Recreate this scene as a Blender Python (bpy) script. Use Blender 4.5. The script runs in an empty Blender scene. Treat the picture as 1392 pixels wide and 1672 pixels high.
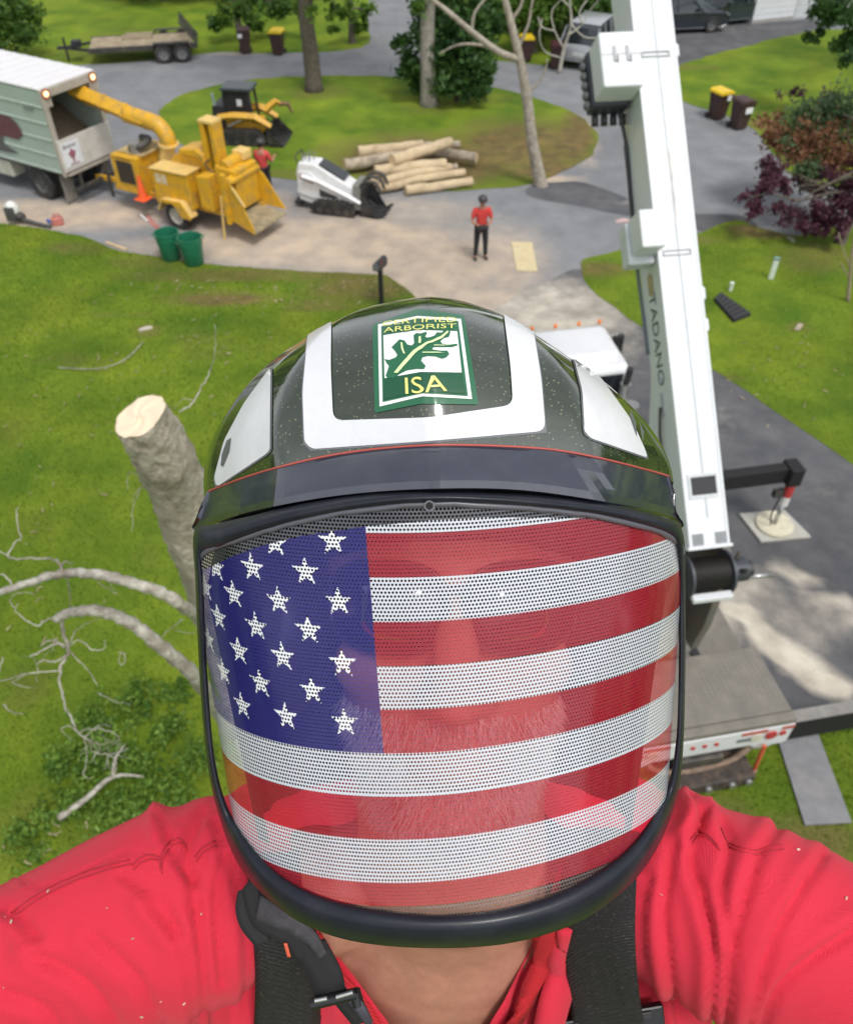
import bpy, bmesh, math, random
import numpy as np
from mathutils import Vector, Matrix, geometry, noise
from mathutils.bvhtree import BVHTree
R = math.radians
random.seed(7); rng = np.random.default_rng(7)
scene = bpy.context.scene
col = scene.collection

# ---------------------------------------------------------------- camera, sky, sun, exposure
PITCH, HCAM, F = R(44), 11.0, 1350.0          # F: focal length measured in a 1392 x 1672 frame
cd = bpy.data.cameras.new('camera'); cam = bpy.data.objects.new('camera', cd); col.objects.link(cam)
cam.location = (0, 0, HCAM); cam.rotation_euler = (math.pi/2 - PITCH, 0, 0)
cd.sensor_fit = 'VERTICAL'; cd.sensor_height = 24; cd.lens = 24*F/1672
cd.clip_start = 0.02; cd.clip_end = 2000
cd.dof.use_dof = True; cd.dof.focus_distance = 0.40; cd.dof.aperture_fstop = 12.0
scene.camera = cam
SUN_EL, SUN_AZ = R(62), R(150)
w = bpy.data.worlds.new('World'); scene.world = w; w.use_nodes = True
nt = w.node_tree; nt.nodes.clear()
sky = nt.nodes.new('ShaderNodeTexSky'); sky.sky_type = 'NISHITA'; sky.sun_disc = False
sky.sun_elevation = SUN_EL; sky.sun_rotation = SUN_AZ; sky.dust_density = 2.0; sky.air_density = 1.0
hsv = nt.nodes.new('ShaderNodeHueSaturation'); hsv.inputs['Saturation'].default_value = 0.22; hsv.inputs['Value'].default_value = 1.0
tc = nt.nodes.new('ShaderNodeTexCoord')
cn = nt.nodes.new('ShaderNodeTexNoise'); cn.inputs['Scale'].default_value = 2.2; cn.inputs['Detail'].default_value = 6
cr = nt.nodes.new('ShaderNodeMapRange'); cr.inputs['From Min'].default_value = .3; cr.inputs['From Max'].default_value = .7
cr.inputs['To Min'].default_value = 0.72; cr.inputs['To Max'].default_value = 1.35
mul = nt.nodes.new('ShaderNodeMix'); mul.data_type = 'RGBA'; mul.blend_type = 'MULTIPLY'; mul.inputs['Factor'].default_value = 1
bg = nt.nodes.new('ShaderNodeBackground'); bg.inputs['Strength'].default_value = 0.15
wo = nt.nodes.new('ShaderNodeOutputWorld')
nt.links.new(sky.outputs[0], hsv.inputs['Color'])
nt.links.new(tc.outputs['Generated'], cn.inputs['Vector']); nt.links.new(cn.outputs['Fac'], cr.inputs['Value'])
nt.links.new(hsv.outputs[0], mul.inputs[6]); nt.links.new(cr.outputs[0], mul.inputs[7])
nt.links.new(mul.outputs[2], bg.inputs['Color']); nt.links.new(bg.outputs[0], wo.inputs['Surface'])
sd = bpy.data.lights.new('sun', 'SUN'); sun = bpy.data.objects.new('sun', sd); col.objects.link(sun)
sd.energy = 1.5; sd.angle = R(14); sd.color = (1, .96, .9)
sun.rotation_euler = (math.pi/2 - SUN_EL, 0, math.pi - SUN_AZ); sun.location = (0, 0, 40)
vs = scene.view_settings; vs.view_transform = 'Standard'; vs.look = 'None'; vs.gamma = 1; vs.use_curve_mapping = False
vs.exposure = 0.35
scene.cycles.max_bounces = 8; scene.cycles.transparent_max_bounces = 12
scene.cycles.use_denoising = True

# ---------------------------------------------------------------- where a sight line meets the place
CAM = Vector((0, 0, HCAM)); RT = Vector((1, 0, 0))
FW = Vector((0, math.cos(PITCH), -math.sin(PITCH))); UP = Vector((0, math.sin(PITCH), math.cos(PITCH)))
def ray(px, py): return FW + RT*((px-696)/F) + UP*((836-py)/F)
def P(px, py, z): return CAM + ray(px, py)*z
def CW(x, y, z): return CAM + RT*x + UP*y + FW*z
def G(px, py, z=0.0):
    d = ray(px, py); return CAM + d*((z-HCAM)/d.z)
def PX(v):
    d = Vector(v) - CAM; z = d.dot(FW); return (696 + F*d.dot(RT)/z, 836 - F*d.dot(UP)/z, z)

# ---------------------------------------------------------------- materials
MATS = {}
def M(name, c=None, rough=.6, metal=0., var=.12, vs_=6., bump=0., bs=60., coat=0., cior=1.5, spec=.5, dirt=None, dirt_amt=.0, ds=2., emit=0., sheen=0.):
    if name in MATS: return MATS[name]
    m = bpy.data.materials.new(name); m.use_nodes = True; n = m.node_tree; b = n.nodes['Principled BSDF']
    b.inputs['Roughness'].default_value = rough; b.inputs['Metallic'].default_value = metal
    b.inputs['Coat Weight'].default_value = coat; b.inputs['Coat Roughness'].default_value = .06
    b.inputs['Specular IOR Level'].default_value = spec; b.inputs['Coat IOR'].default_value = cior
    b.inputs['Sheen Weight'].default_value = sheen
    t = n.nodes.new('ShaderNodeTexCoord')
    no = n.nodes.new('ShaderNodeTexNoise'); no.inputs['Scale'].default_value = vs_; no.inputs['Detail'].default_value = 6; no.inputs['Roughness'].default_value = .6
    n.links.new(t.outputs['Object'], no.inputs['Vector'])
    mr = n.nodes.new('ShaderNodeMapRange'); mr.inputs['From Min'].default_value = .3; mr.inputs['From Max'].default_value = .7
    mr.inputs['To Min'].default_value = 1-var; mr.inputs['To Max'].default_value = 1+var
    n.links.new(no.outputs['Fac'], mr.inputs['Value'])
    mx = n.nodes.new('ShaderNodeMix'); mx.data_type = 'RGBA'; mx.blend_type = 'MULTIPLY'; mx.inputs['Factor'].default_value = 1
    mx.inputs[6].default_value = (*c, 1); n.links.new(mr.outputs[0], mx.inputs[7])
    out = mx.outputs[2]
    if dirt:
        n2 = n.nodes.new('ShaderNodeTexNoise'); n2.inputs['Scale'].default_value = ds; n2.inputs['Detail'].default_value = 8; n2.inputs['Roughness'].default_value = .65
        n.links.new(t.outputs['Object'], n2.inputs['Vector'])
        r2 = n.nodes.new('ShaderNodeMapRange'); r2.inputs['From Min'].default_value = .48; r2.inputs['From Max'].default_value = .72; r2.inputs['To Max'].default_value = dirt_amt
        n.links.new(n2.outputs['Fac'], r2.inputs['Value'])
        m2 = n.nodes.new('ShaderNodeMix'); m2.data_type = 'RGBA'; m2.inputs[7].default_value = (*dirt, 1)
        n.links.new(r2.outputs[0], m2.inputs['Factor']); n.links.new(out, m2.inputs[6]); out = m2.outputs[2]
    n.links.new(out, b.inputs['Base Color'])
    if bump:
        n3 = n.nodes.new('ShaderNodeTexNoise'); n3.inputs['Scale'].default_value = bs; n3.inputs['Detail'].default_value = 5
        n.links.new(t.outputs['Object'], n3.inputs['Vector'])
        bp = n.nodes.new('ShaderNodeBump'); bp.inputs['Strength'].default_value = min(1, bump); bp.inputs['Distance'].default_value = .02*bump*8/bs
        n.links.new(n3.outputs['Fac'], bp.inputs['Height']); n.links.new(bp.outputs[0], b.inputs['Normal'])
    if emit:
        b.inputs['Emission Color'].default_value = (*c, 1); b.inputs['Emission Strength'].default_value = emit
    MATS[name] = m; return m
def attr_mat(name, c0, c1, attr, rough=.9, nscale=3., c2=None, c3=None, fine=40., bump=.0, nz=.6, macro=.5, d0=.35, d1=.75, fc=.28, bc=.25, cfine=True):
    """c0..c1 varied by noise; where the painted attribute is high (broken up by noise) c2..c3 takes over"""
    m = bpy.data.materials.new(name); m.use_nodes = True; n = m.node_tree; b = n.nodes['Principled BSDF']
    b.inputs['Roughness'].default_value = rough; b.inputs['Specular IOR Level'].default_value = .25
    t = n.nodes.new('ShaderNodeTexCoord'); L = n.links.new
    def noi(s, d=8, r=.62):
        x = n.nodes.new('ShaderNodeTexNoise'); x.inputs['Scale'].default_value = s; x.inputs['Detail'].default_value = d; x.inputs['Roughness'].default_value = r
        L(t.outputs['Object'], x.inputs['Vector']); return x.outputs['Fac']
    def rng_(v, a, bb, lo=0., hi=1.):
        x = n.nodes.new('ShaderNodeMapRange'); x.inputs['From Min'].default_value = a; x.inputs['From Max'].default_value = bb
        x.inputs['To Min'].default_value = lo; x.inputs['To Max'].default_value = hi; L(v, x.inputs['Value']); return x.outputs[0]
    def mix(f, a, bb, mode='MIX'):
        x = n.nodes.new('ShaderNodeMix'); x.data_type = 'RGBA'; x.blend_type = mode
        for s, v in ((x.inputs['Factor'], f), (x.inputs[6], a), (x.inputs[7], bb)):
            if isinstance(v, (int, float)): s.default_value = v
            elif isinstance(v, tuple): s.default_value = (*v, 1)
            else: L(v, s)
        return x.outputs[2]
    base = mix(rng_(noi(nscale), .35, .65), c0, c1)
    if c2:
        at = n.nodes.new('ShaderNodeAttribute'); at.attribute_name = attr
        ad = n.nodes.new('ShaderNodeMath'); ad.operation = 'MULTIPLY_ADD'; L(noi(nscale*2.3), ad.inputs[0]); ad.inputs[1].default_value = nz; L(at.outputs['Fac'], ad.inputs[2])
        f = rng_(ad.outputs[0], d0+nz*.4, d1+nz*.5)
        base = mix(f, base, mix(rng_(noi(nscale*4 if cfine else nscale*1.2, 8 if cfine else 5, .62 if cfine else .5), .35, .65), c2, c3))
    big = rng_(noi(macro, 4, .5), .3, .7, 1-bc, 1+bc)
    base = mix(1., base, big, 'MULTIPLY')
    fi = noi(fine, 6, .7)
    base = mix(1., base, rng_(fi, .3, .7, 1-fc, 1+fc), 'MULTIPLY')
    L(base, b.inputs['Base Color'])
    if bump:
        bp = n.nodes.new('ShaderNodeBump'); bp.inputs['Strength'].default_value = 1; bp.inputs['Distance'].default_value = bump
        L(fi, bp.inputs['Height']); L(bp.outputs[0], b.inputs['Normal'])
    return m
def leaf_mat(name, dark, light, trans=.35):
    m = bpy.data.materials.new(name); m.use_nodes = True; n = m.node_tree; L = n.links.new
    b = n.nodes['Principled BSDF']; b.inputs['Roughness'].default_value = .55; b.inputs['Specular IOR Level'].default_value = .3
    a = n.nodes.new('ShaderNodeAttribute'); a.attribute_name = 'tone'
    x = n.nodes.new('ShaderNodeMix'); x.data_type = 'RGBA'; x.inputs[6].default_value = (*dark, 1); x.inputs[7].default_value = (*light, 1)
    L(a.outputs['Fac'], x.inputs['Factor']); L(x.outputs[2], b.inputs['Base Color'])
    tr = n.nodes.new('ShaderNodeBsdfTranslucent'); L(x.outputs[2], tr.inputs['Color'])
    ms = n.nodes.new('ShaderNodeMixShader'); ms.inputs[0].default_value = trans
    L(b.outputs[0], ms.inputs[1]); L(tr.outputs[0], ms.inputs[2]); L(ms.outputs[0], n.nodes['Material Output'].inputs['Surface'])
    MATS[name] = m; return m

# ---------------------------------------------------------------- objects and meshes
def tag(o, label=None, cat=None, group=None, kind=None):
    if label: o['label'] = label
    if cat: o['category'] = cat
    if group: o['group'] = group
    if kind: o['kind'] = kind
    return o
def empty(name, loc, rz=0., label=None, cat=None, group=None):
    o = bpy.data.objects.new(name, None); o.empty_display_size = .2; col.objects.link(o)
    o.location = loc; o.rotation_euler = (0, 0, rz)
    return tag(o, label, cat, group)
def link(name, me, mat, parent=None, world=False, smooth=False, bevel=0., bseg=2, label=None, kind=None, auto=None):
    if mat is not None and not me.materials: me.materials.append(mat)
    o = bpy.data.objects.new(name, me); col.objects.link(o)
    if parent is not None:
        o.parent = parent
        if world:
            l = Vector((0, 0, 0)); q = parent
            while q is not None: l += q.location if q.type == 'EMPTY' else Vector((0, 0, 0)); q = q.parent
            me.transform(Matrix.Translation(-l))
    if smooth:
        me.polygons.foreach_set('use_smooth', [True]*len(me.polygons))
        if auto: me.set_sharp_from_angle(angle=R(auto))
    if bevel:
        b = o.modifiers.new('bevel', 'BEVEL'); b.width = bevel; b.segments = bseg; b.limit_method = 'ANGLE'; b.angle_limit = R(35); b.harden_normals = False
    if label: o['label'] = label
    if kind: o['kind'] = kind
    return o
def npmesh(name, v, f):
    me = bpy.data.meshes.new(name); v = np.asarray(v, dtype=np.float32); f = np.asarray(f, dtype=np.int32)
    nf, k = f.shape
    me.vertices.add(len(v)); me.vertices.foreach_set('co', v.ravel())
    me.loops.add(nf*k); me.loops.foreach_set('vertex_index', f.ravel())
    me.polygons.add(nf); me.polygons.foreach_set('loop_start', np.arange(nf, dtype=np.int32)*k)
    me.update(calc_edges=True); return me
class MB:
    def __init__(s): s.v = []; s.f = []
    def add(s, v, f):
        k = len(s.v); s.v += [tuple(x) for x in v]; s.f += [tuple(i+k for i in q) for q in f]; return s
    def box(s, x0, x1, y0, y1, z0, z1):
        v = [(x, y, z) for z in (z0, z1) for y in (y0, y1) for x in (x0, x1)]
        return s.add(v, [(0, 2, 3, 1), (4, 5, 7, 6), (0, 1, 5, 4), (2, 6, 7, 3), (0, 4, 6, 2), (1, 3, 7, 5)])
    def obox(s, c, size, rot=(0, 0, 0)):
        from mathutils import Euler
        m = Euler([R(a) for a in rot]).to_matrix(); hx, hy, hz = [q/2 for q in size]
        v = [Vector(c) + m @ Vector((x, y, z)) for z in (-hz, hz) for y in (-hy, hy) for x in (-hx, hx)]
        return s.add(v, [(0, 2, 3, 1), (4, 5, 7, 6), (0, 1, 5, 4), (2, 6, 7, 3), (0, 4, 6, 2), (1, 3, 7, 5)])
    def beam(s, a, b, w_, h_):
        a, b = Vector(a), Vector(b); d = (b-a).normalized(); u = Vector((0, 0, 1)) if abs(d.z) < .9 else Vector((0, 1, 0))
        x = d.cross(u).normalized(); y = x.cross(d).normalized()
        v = [p + x*sx*w_/2 + y*sy*h_/2 for p in (a, b) for sy in (-1, 1) for sx in (-1, 1)]
        return s.add(v, [(0, 1, 3, 2), (4, 6, 7, 5), (0, 4, 5, 1), (2, 3, 7, 6), (0, 2, 6, 4), (1, 5, 7, 3)])
    def tube(s, pts, r, n=8, caps=True, sq=1.):
        pts = [Vector(p) for p in pts]; k = len(pts)
        if not hasattr(r, '__len__'): r = [r]*k
        base = len(s.v); ref = None
        for i, p in enumerate(pts):
            t = (pts[min(i+1, k-1)] - pts[max(i-1, 0)]).normalized()
            if ref is None: ref = Vector((0, 0, 1)) if abs(t.z) < .9 else Vector((1, 0, 0))
            x = t.cross(ref).normalized(); y = x.cross(t).normalized(); ref = y
            for j in range(n):
                a = 2*math.pi*j/n; s.v.append(tuple(p + x*math.cos(a)*r[i] + y*math.sin(a)*r[i]*sq))
        for i in range(k-1):
            for j in range(n):
                a = base+i*n+j; b = base+i*n+(j+1) % n; s.f.append((a, b, b+n, a+n))
        if caps:
            s.f.append(tuple(base+j for j in range(n))[::-1]); s.f.append(tuple(base+(k-1)*n+j for j in range(n)))
        return s
    def cyl(s, a, b, r, n=16, r1=None): return s.tube([a, b], [r, r if r1 is None else r1], n)
    def prism(s, poly, y0, y1):
        n = len(poly); v = [(x, y0, z) for x, z in poly] + [(x, y1, z) for x, z in poly]
        return s.add(v, [tuple(range(n))[::-1], tuple(range(n, 2*n))] + [(i, (i+1) % n, (i+1) % n+n, i+n) for i in range(n)])
    def slab(s, poly, z0, z1):
        n = len(poly); v = [(x, y, z0) for x, y in poly] + [(x, y, z1) for x, y in poly]
        return s.add(v, [tuple(range(n))[::-1], tuple(range(n, 2*n))] + [(i, (i+1) % n, (i+1) % n+n, i+n) for i in range(n)])
    def wheelring(s, c, ax, prof, n=20):
        """prof: (offset along axis, radius) closed loop turned round ax"""
        c = Vector(c); ax = Vector(ax).normalized(); u = Vector((0, 0, 1)); w_ = ax.cross(u).normalized(); k = len(prof); b = len(s.v)
        for j in range(n):
            a = 2*math.pi*j/n; d = u*math.cos(a) + w_*math.sin(a)
            for o, r in prof: s.v.append(tuple(c + ax*o + d*r))
        for j in range(n):
            for i in range(k):
                p = b+j*k+i; q = b+j*k+(i+1) % k; p2 = b+((j+1) % n)*k+i; q2 = b+((j+1) % n)*k+(i+1) % k
                s.f.append((p, q, q2, p2))
        return s
    def ball(s, c, r, n=12, m=8, rot=None):
        if not hasattr(r, '__len__'): r = (r, r, r)
        v = []; b = len(s.v)
        for i in range(m+1):
            th = math.pi*i/m
            for j in range(n):
                ph = 2*math.pi*j/n; q = Vector((r[0]*math.sin(th)*math.cos(ph), r[1]*math.sin(th)*math.sin(ph), r[2]*math.cos(th)))
                if rot is not None: q = rot @ q
                v.append(Vector(c) + q)
        f = [(i*n+j, (i+1)*n+j, (i+1)*n+(j+1) % n, i*n+(j+1) % n) for i in range(m) for j in range(n)]
        return s.add(v, f)
    def mesh(s, name='m'):
        me = bpy.data.meshes.new(name); me.from_pydata([tuple(x) for x in s.v], [], s.f); me.update(); return me
    def build(s, name, mat, parent=None, **k): return link(name, s.mesh(name), mat, parent, **k)
def copy_tree(o, parent=None):
    c = o.copy(); col.objects.link(c)
    if parent is not None: c.parent = parent
    for ch in list(o.children): copy_tree(ch, c)
    return c
def smoothline(pts, sub=6, closed=False):
    pts = [Vector(p) for p in pts]; n = len(pts); out = []
    rg = range(n if closed else n-1)
    for i in rg:
        p0, p1, p2, p3 = (pts[(i-1) % n], pts[i], pts[(i+1) % n], pts[(i+2) % n]) if closed else (pts[max(i-1, 0)], pts[i], pts[i+1], pts[min(i+2, n-1)])
        for k in range(sub):
            t = k/sub; out.append(.5*((2*p1) + (p2-p0)*t + (2*p0-5*p1+4*p2-p3)*t*t + (3*p1-p0-3*p2+p3)*t**3))
    if not closed: out.append(pts[-1])
    return out
def inside(poly, x, y):
    """vectorised point in polygon"""
    x = np.asarray(x); y = np.asarray(y); c = np.zeros(x.shape, bool); n = len(poly)
    for i in range(n):
        x0, y0 = poly[i][0], poly[i][1]; x1, y1 = poly[i-1][0], poly[i-1][1]
        hit = ((y0 > y) != (y1 > y)); 
        with np.errstate(divide='ignore', invalid='ignore'):
            c ^= hit & (x < (x1-x0)*(y-y0)/((y1-y0) if y1 != y0 else 1e-9) + x0)
    return c
def npPX(v):
    d = v - np.array(CAM); f, u = np.array(FW), np.array(UP); z = d @ f
    return np.stack([696 + F*d[:, 0]/z, 836 - F*(d @ u)/z, z], 1)
def blobs(q, bl):
    """painted amount at picture points q from soft ellipses (cx, cy, rx, ry, amount)"""
    a = np.zeros(len(q))
    for cx, cy, rx, ry, k in bl:
        a = np.maximum(a, k*np.clip(1.6-1.0*np.sqrt(((q[:, 0]-cx)/rx)**2 + ((q[:, 1]-cy)/ry)**2), 0, 1))
    return a
def fattr(me, name, val):
    at = me.attributes.new(name, 'FLOAT', 'POINT'); at.data.foreach_set('value', np.asarray(val, dtype=np.float32))
def cdt(poly, pts):
    """fill a closed outline with extra inner points"""
    n = len(poly); vs_ = [Vector((p[0], p[1])) for p in poly] + [Vector((p[0], p[1])) for p in pts]
    r = geometry.delaunay_2d_cdt(vs_, [(i, (i+1) % n) for i in range(n)], [], 1, 1e-6)
    return r[0], r[2]
def sheet(name, pxpoly, z, mat, step=.35, paint=(), attr='dust', kind='structure', closed_smooth=4, rough_edge=.06, thick=0.):
    """ground sheet whose outline was traced in the picture"""
    out = smoothline([Vector((a, b, 0)) for a, b in pxpoly], closed_smooth, True)
    w3 = [G(min(max(p.x, -900), 2300), p.y, 0) for p in out]
    w2 = []
    for i, p in enumerate(w3):
        q = w3[(i+1) % len(w3)]; L = (q-p).length; k = max(1, int(L/.4))
        for j in range(k):
            t = p.lerp(q, j/k); nn = noise.noise_vector(Vector((t.x*1.3, t.y*1.3, 3)))*rough_edge*(1+.02*t.y); w2.append((t.x+nn.x, t.y+nn.y))
    xs = [p[0] for p in w2]; ys = [p[1] for p in w2]
    gx, gy = np.meshgrid(np.arange(min(xs), max(xs), step), np.arange(min(ys), max(ys), step)); gx = gx.ravel(); gy = gy.ravel()
    k = inside(w2, gx, gy); v, f = cdt(w2, list(zip(gx[k], gy[k])))
    vv = np.array([(p.x, p.y, z) for p in v])
    me = bpy.data.meshes.new(name); me.from_pydata(vv.tolist(), [], f); me.update()
    fattr(me, attr, blobs(npPX(vv), paint))
    o = link(name, me, mat); o['kind'] = kind; return o, w2
def frame_of(o_w, rz):
    """local frame helper: picture point -> local (x, z) on the vertical plane local y = yl, or local (x, y) at height z"""
    O = Vector(o_w); u = Vector((math.cos(rz), math.sin(rz), 0)); v = Vector((-math.sin(rz), math.cos(rz), 0))
    def L(px, py, yl):
        d = ray(px, py); s = (yl - (CAM-O).dot(v))/d.dot(v); w_ = CAM + d*s - O; return (w_.dot(u), w_.z)
    def Gl(px, py, z=0.):
        w_ = G(px, py, z) - O; return (w_.dot(u), w_.dot(v))
    return L, Gl
def text_mesh(s, size=1., bold=0., res=3):
    cu = bpy.data.curves.new('t', 'FONT'); cu.body = s; cu.size = size; cu.resolution_u = res; cu.offset = bold
    cu.align_x = 'CENTER'; cu.align_y = 'CENTER'
    o = bpy.data.objects.new('t', cu); col.objects.link(o); bpy.context.view_layer.update()
    me = bpy.data.meshes.new_from_object(o.evaluated_get(bpy.context.evaluated_depsgraph_get()))
    v = [tuple(p.co) for p in me.vertices]; f = [tuple(p.vertices) for p in me.polygons]
    bpy.data.objects.remove(o); bpy.data.curves.remove(cu); bpy.data.meshes.remove(me); return v, f
def wheel(parent, c, ax, r, wd, rimmat, name='wheel', hub=.5):
    k = r
    t = MB().wheelring(c, ax, [(-wd/2, k*.62), (-wd/2, k*.93), (-wd*.36, k), (wd*.36, k), (wd/2, k*.93), (wd/2, k*.62)], 24).build(name, M('tyre rubber', (.022, .022, .024), .85, var=.3, dirt=(.12, .1, .08), dirt_amt=.5, bump=.3), parent, smooth=True, auto=30)
    a = Vector(ax).normalized()
    MB().wheelring(c, ax, [(-wd*.4, k*.6), (wd*.42, k*.63), (wd*.42, k*.55), (wd*.2, k*.5), (wd*.12, k*.2), (wd*.3, k*.18), (wd*.3, .001), (-wd*.3, .001)], 24).build('rim', rimmat, t, smooth=True, auto=30)
    return t
# ================================================================ THE SETTING
def gridaxis(a, b, s, far):
    x = list(np.arange(a, b, s)); lo = []; hi = []; d = s; p = a
    while p > -far: d *= 1.5; p -= d; lo.append(p)
    d = s; p = b
    while p < far: d *= 1.5; p += d; hi.append(p)
    return np.array(sorted(lo)+x+hi)
LAWN_PAINT = [(360,488,90,12,.9),(200,512,70,6,.5),(450,448,190,12,.75),(330,452,160,10,.6),(240,540,22,8,.9),(590,470,90,22,.8),(520,500,60,10,.7),(120,405,60,12,.6),(240,430,70,14,.55),
    (30,1330,60,45,.5),(150,1420,90,40,.45),(20,700,40,60,.35),(120,590,90,14,.4),(330,560,60,30,.4),(60,860,50,40,.35),(40,1120,60,40,.4),(250,900,40,40,.3),(1300,1375,120,45,.7),(1150,1320,80,30,.6),(1370,1250,40,50,.3),(180,760,280,190,.22),(130,1080,220,160,.2),(80,1400,260,120,.34),(400,560,120,60,.25),
    (1250,155,40,25,.2),(200,60,90,30,.35),(150,90,80,14,.4)]
m_grass = attr_mat('lawn grass', (.085,.165,.010), (.215,.285,.020), 'dust', nscale=.45, c2=(.24,.17,.06), c3=(.13,.10,.045), fine=26., bump=.05, macro=.4, nz=.7, d0=.34, d1=.95, bc=.16)
xs = gridaxis(-22, 20, .3, 500); ys = gridaxis(1.5, 58, .3, 500)
X, Y = np.meshgrid(xs, ys); V = np.stack([X.ravel(), Y.ravel(), np.zeros(X.size)], 1)
nx, ny = len(xs), len(ys); I = np.arange(nx*ny).reshape(ny, nx)
FQ = np.stack([I[:-1,:-1].ravel(), I[:-1,1:].ravel(), I[1:,1:].ravel(), I[1:,:-1].ravel()], 1)
me = npmesh('ground', V, FQ); q = npPX(V); q[q[:, 2] < .5] = (9e5, 9e5, 1)
fattr(me, 'dust', blobs(q, LAWN_PAINT)); link('lawn_ground', me, m_grass, kind='structure')

ROAD = [(-400,122),(0,112),(140,106),(250,98),(360,85),(440,87),(590,78),(600,30),(612,-60),(690,-60),(692,60),(760,92),(830,101),(900,107),(960,100),(1000,60),(1000,-60),(1235,-60),(1500,-40),(1700,150),(2000,400),(2300,1200),(1392,1185),(660,1197),(600,950),(640,660),(672,520),(680,487),(640,455),(620,447),(540,445),(450,440),(350,432),(265,420),(200,410),(130,385),(60,372),(0,365),(-400,330)]
ROAD_PAINT = [(60,352,200,22,.95),(430,395,120,40,.9),(580,400,160,45,1.),(700,430,130,50,.85),(800,430,90,60,.7),(640,470,120,25,.9),(450,330,40,20,.5),(780,500,150,35,.75),(270,405,90,18,.5),(170,345,60,16,.8),(380,85,50,6,.5),(960,235,16,40,.6),(890,294,60,8,.8),(1180,366,50,7,.8),(660,345,120,22,.55),(900,540,80,40,.7),(560,340,60,20,.4)]
m_road = attr_mat('worn asphalt', (.185,.19,.20), (.235,.24,.25), 'dust', rough=.92, nscale=1.1, c2=(.52,.42,.32), c3=(.38,.32,.26), fine=45., bump=.006, macro=.25, nz=.55, d0=.22, d1=.85, fc=.10, bc=.10, cfine=False)
sheet('road', ROAD, .004, m_road, .4, ROAD_PAINT)
DRIVE = [(880,300),(960,300),(1080,345),(1200,352),(1235,372),(1150,378),(1020,352),(940,336),(860,318)]
m_dark = attr_mat('dark asphalt', (.085,.087,.095), (.125,.125,.13), 'dust', rough=.9, nscale=1.4, c2=(.66,.60,.50), c3=(.40,.36,.30), fine=50., bump=.006, macro=.35, nz=.5, d0=.25, d1=.9, fc=.12, bc=.12, cfine=False)
sheet('road_patch', DRIVE, .008, m_dark, .4, [(1060,330,60,12,.3)], rough_edge=.1)
LOWER = [(850,480),(905,455),(945,440),(1000,480),(1100,540),(1200,600),(1290,660),(1392,745),(1700,960),(2300,1200),(1392,1187),(700,1199),(640,950),(700,650),(760,540)]
LP = [(1205,992,9,14,1.5),(1225,1015,12,18,1.6),(1250,1042,15,18,1.6),(1280,1068,18,18,1.6),(1310,1090,20,18,1.6),(1345,1115,24,16,1.6),(1375,1130,24,12,1.5),(1270,925,22,12,.8),(1310,950,28,12,.85),(1360,985,32,14,.85),(1400,1010,30,14,.8),(1290,1020,110,60,.42),(1200,960,60,30,.7),(900,520,120,60,.75),(1180,690,30,40,.25),(1330,800,50,40,.2),(1140,1010,50,60,.9),(1000,560,60,60,.35)]
sheet('driveway', LOWER, .008, m_dark, .25, LP, rough_edge=.05)
UPD = [(1000,40),(1030,-60),(1235,-60),(1245,28),(1330,32),(1332,50),(1270,64),(1200,80),(1112,106),(1060,118),(1010,112)]
sheet('side_driveway', UPD, .008, m_dark, .5, [(1200,50,60,10,.2)], rough_edge=.08)
ISLAND = [(262,182),(290,160),(340,143),(420,130),(520,124),(640,126),(760,138),(850,153),(920,178),(962,203),(977,230),(955,260),(905,288),(845,304),(740,311),(620,307),(520,298),(440,290),(360,270),(290,230),(262,203)]
ISL_P = [(850,240,120,45,.9),(940,225,30,45,1.),(700,262,160,42,.95),(900,280,80,14,1.),(560,245,60,25,.5),(520,150,60,14,.5),(700,175,60,14,.4),(780,160,70,12,.4),(450,285,90,10,.5)]
isl, ISL_W = sheet('island_lawn', ISLAND, .016, m_grass, .35, ISL_P, rough_edge=.12)
UR = [(1112,106),(1200,80),(1310,54),(1392,48),(1600,60),(1750,200),(1600,330),(1330,300),(1270,262),(1245,226),(1215,202),(1170,186),(1115,166),(1060,142)]
ur, UR_W = sheet('upper_lawn', UR, .016, m_grass, .35, [(1230,205,60,12,.6),(1130,110,60,6,.5)], rough_edge=.1)
LR = [(945,430),(975,417),(1060,400),(1140,380),(1195,360),(1240,372),(1300,385),(1392,372),(1700,420),(2300,900),(1900,1100),(1560,870),(1392,758),(1270,676),(1170,608),(1100,565),(1040,530),(985,492),(955,465)]
lr, LR_W = sheet('right_lawn', LR, .016, m_grass, .3, [(980,440,50,14,.8),(1100,392,90,8,.7),(1250,380,60,10,.9),(1210,372,30,6,1.),(1305,535,26,10,.7),(1330,420,80,26,.6),(1180,615,60,8,.5)], rough_edge=.08)
# board walk strip of grey mats by the crane, laid on the grass
pm = [(1262,1192),(1330,1192),(1388,1345),(1312,1349)]
gm = [G(a, b, 0) for a, b in pm]
MB().slab([(p.x, p.y) for p in gm], .012, .045).build('path', M('grey path paving', (.20,.20,.21), .9, var=.15, vs_=5, bump=.4, bs=70, dirt=(.3,.28,.24), dirt_amt=.4), None, kind='structure')

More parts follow.
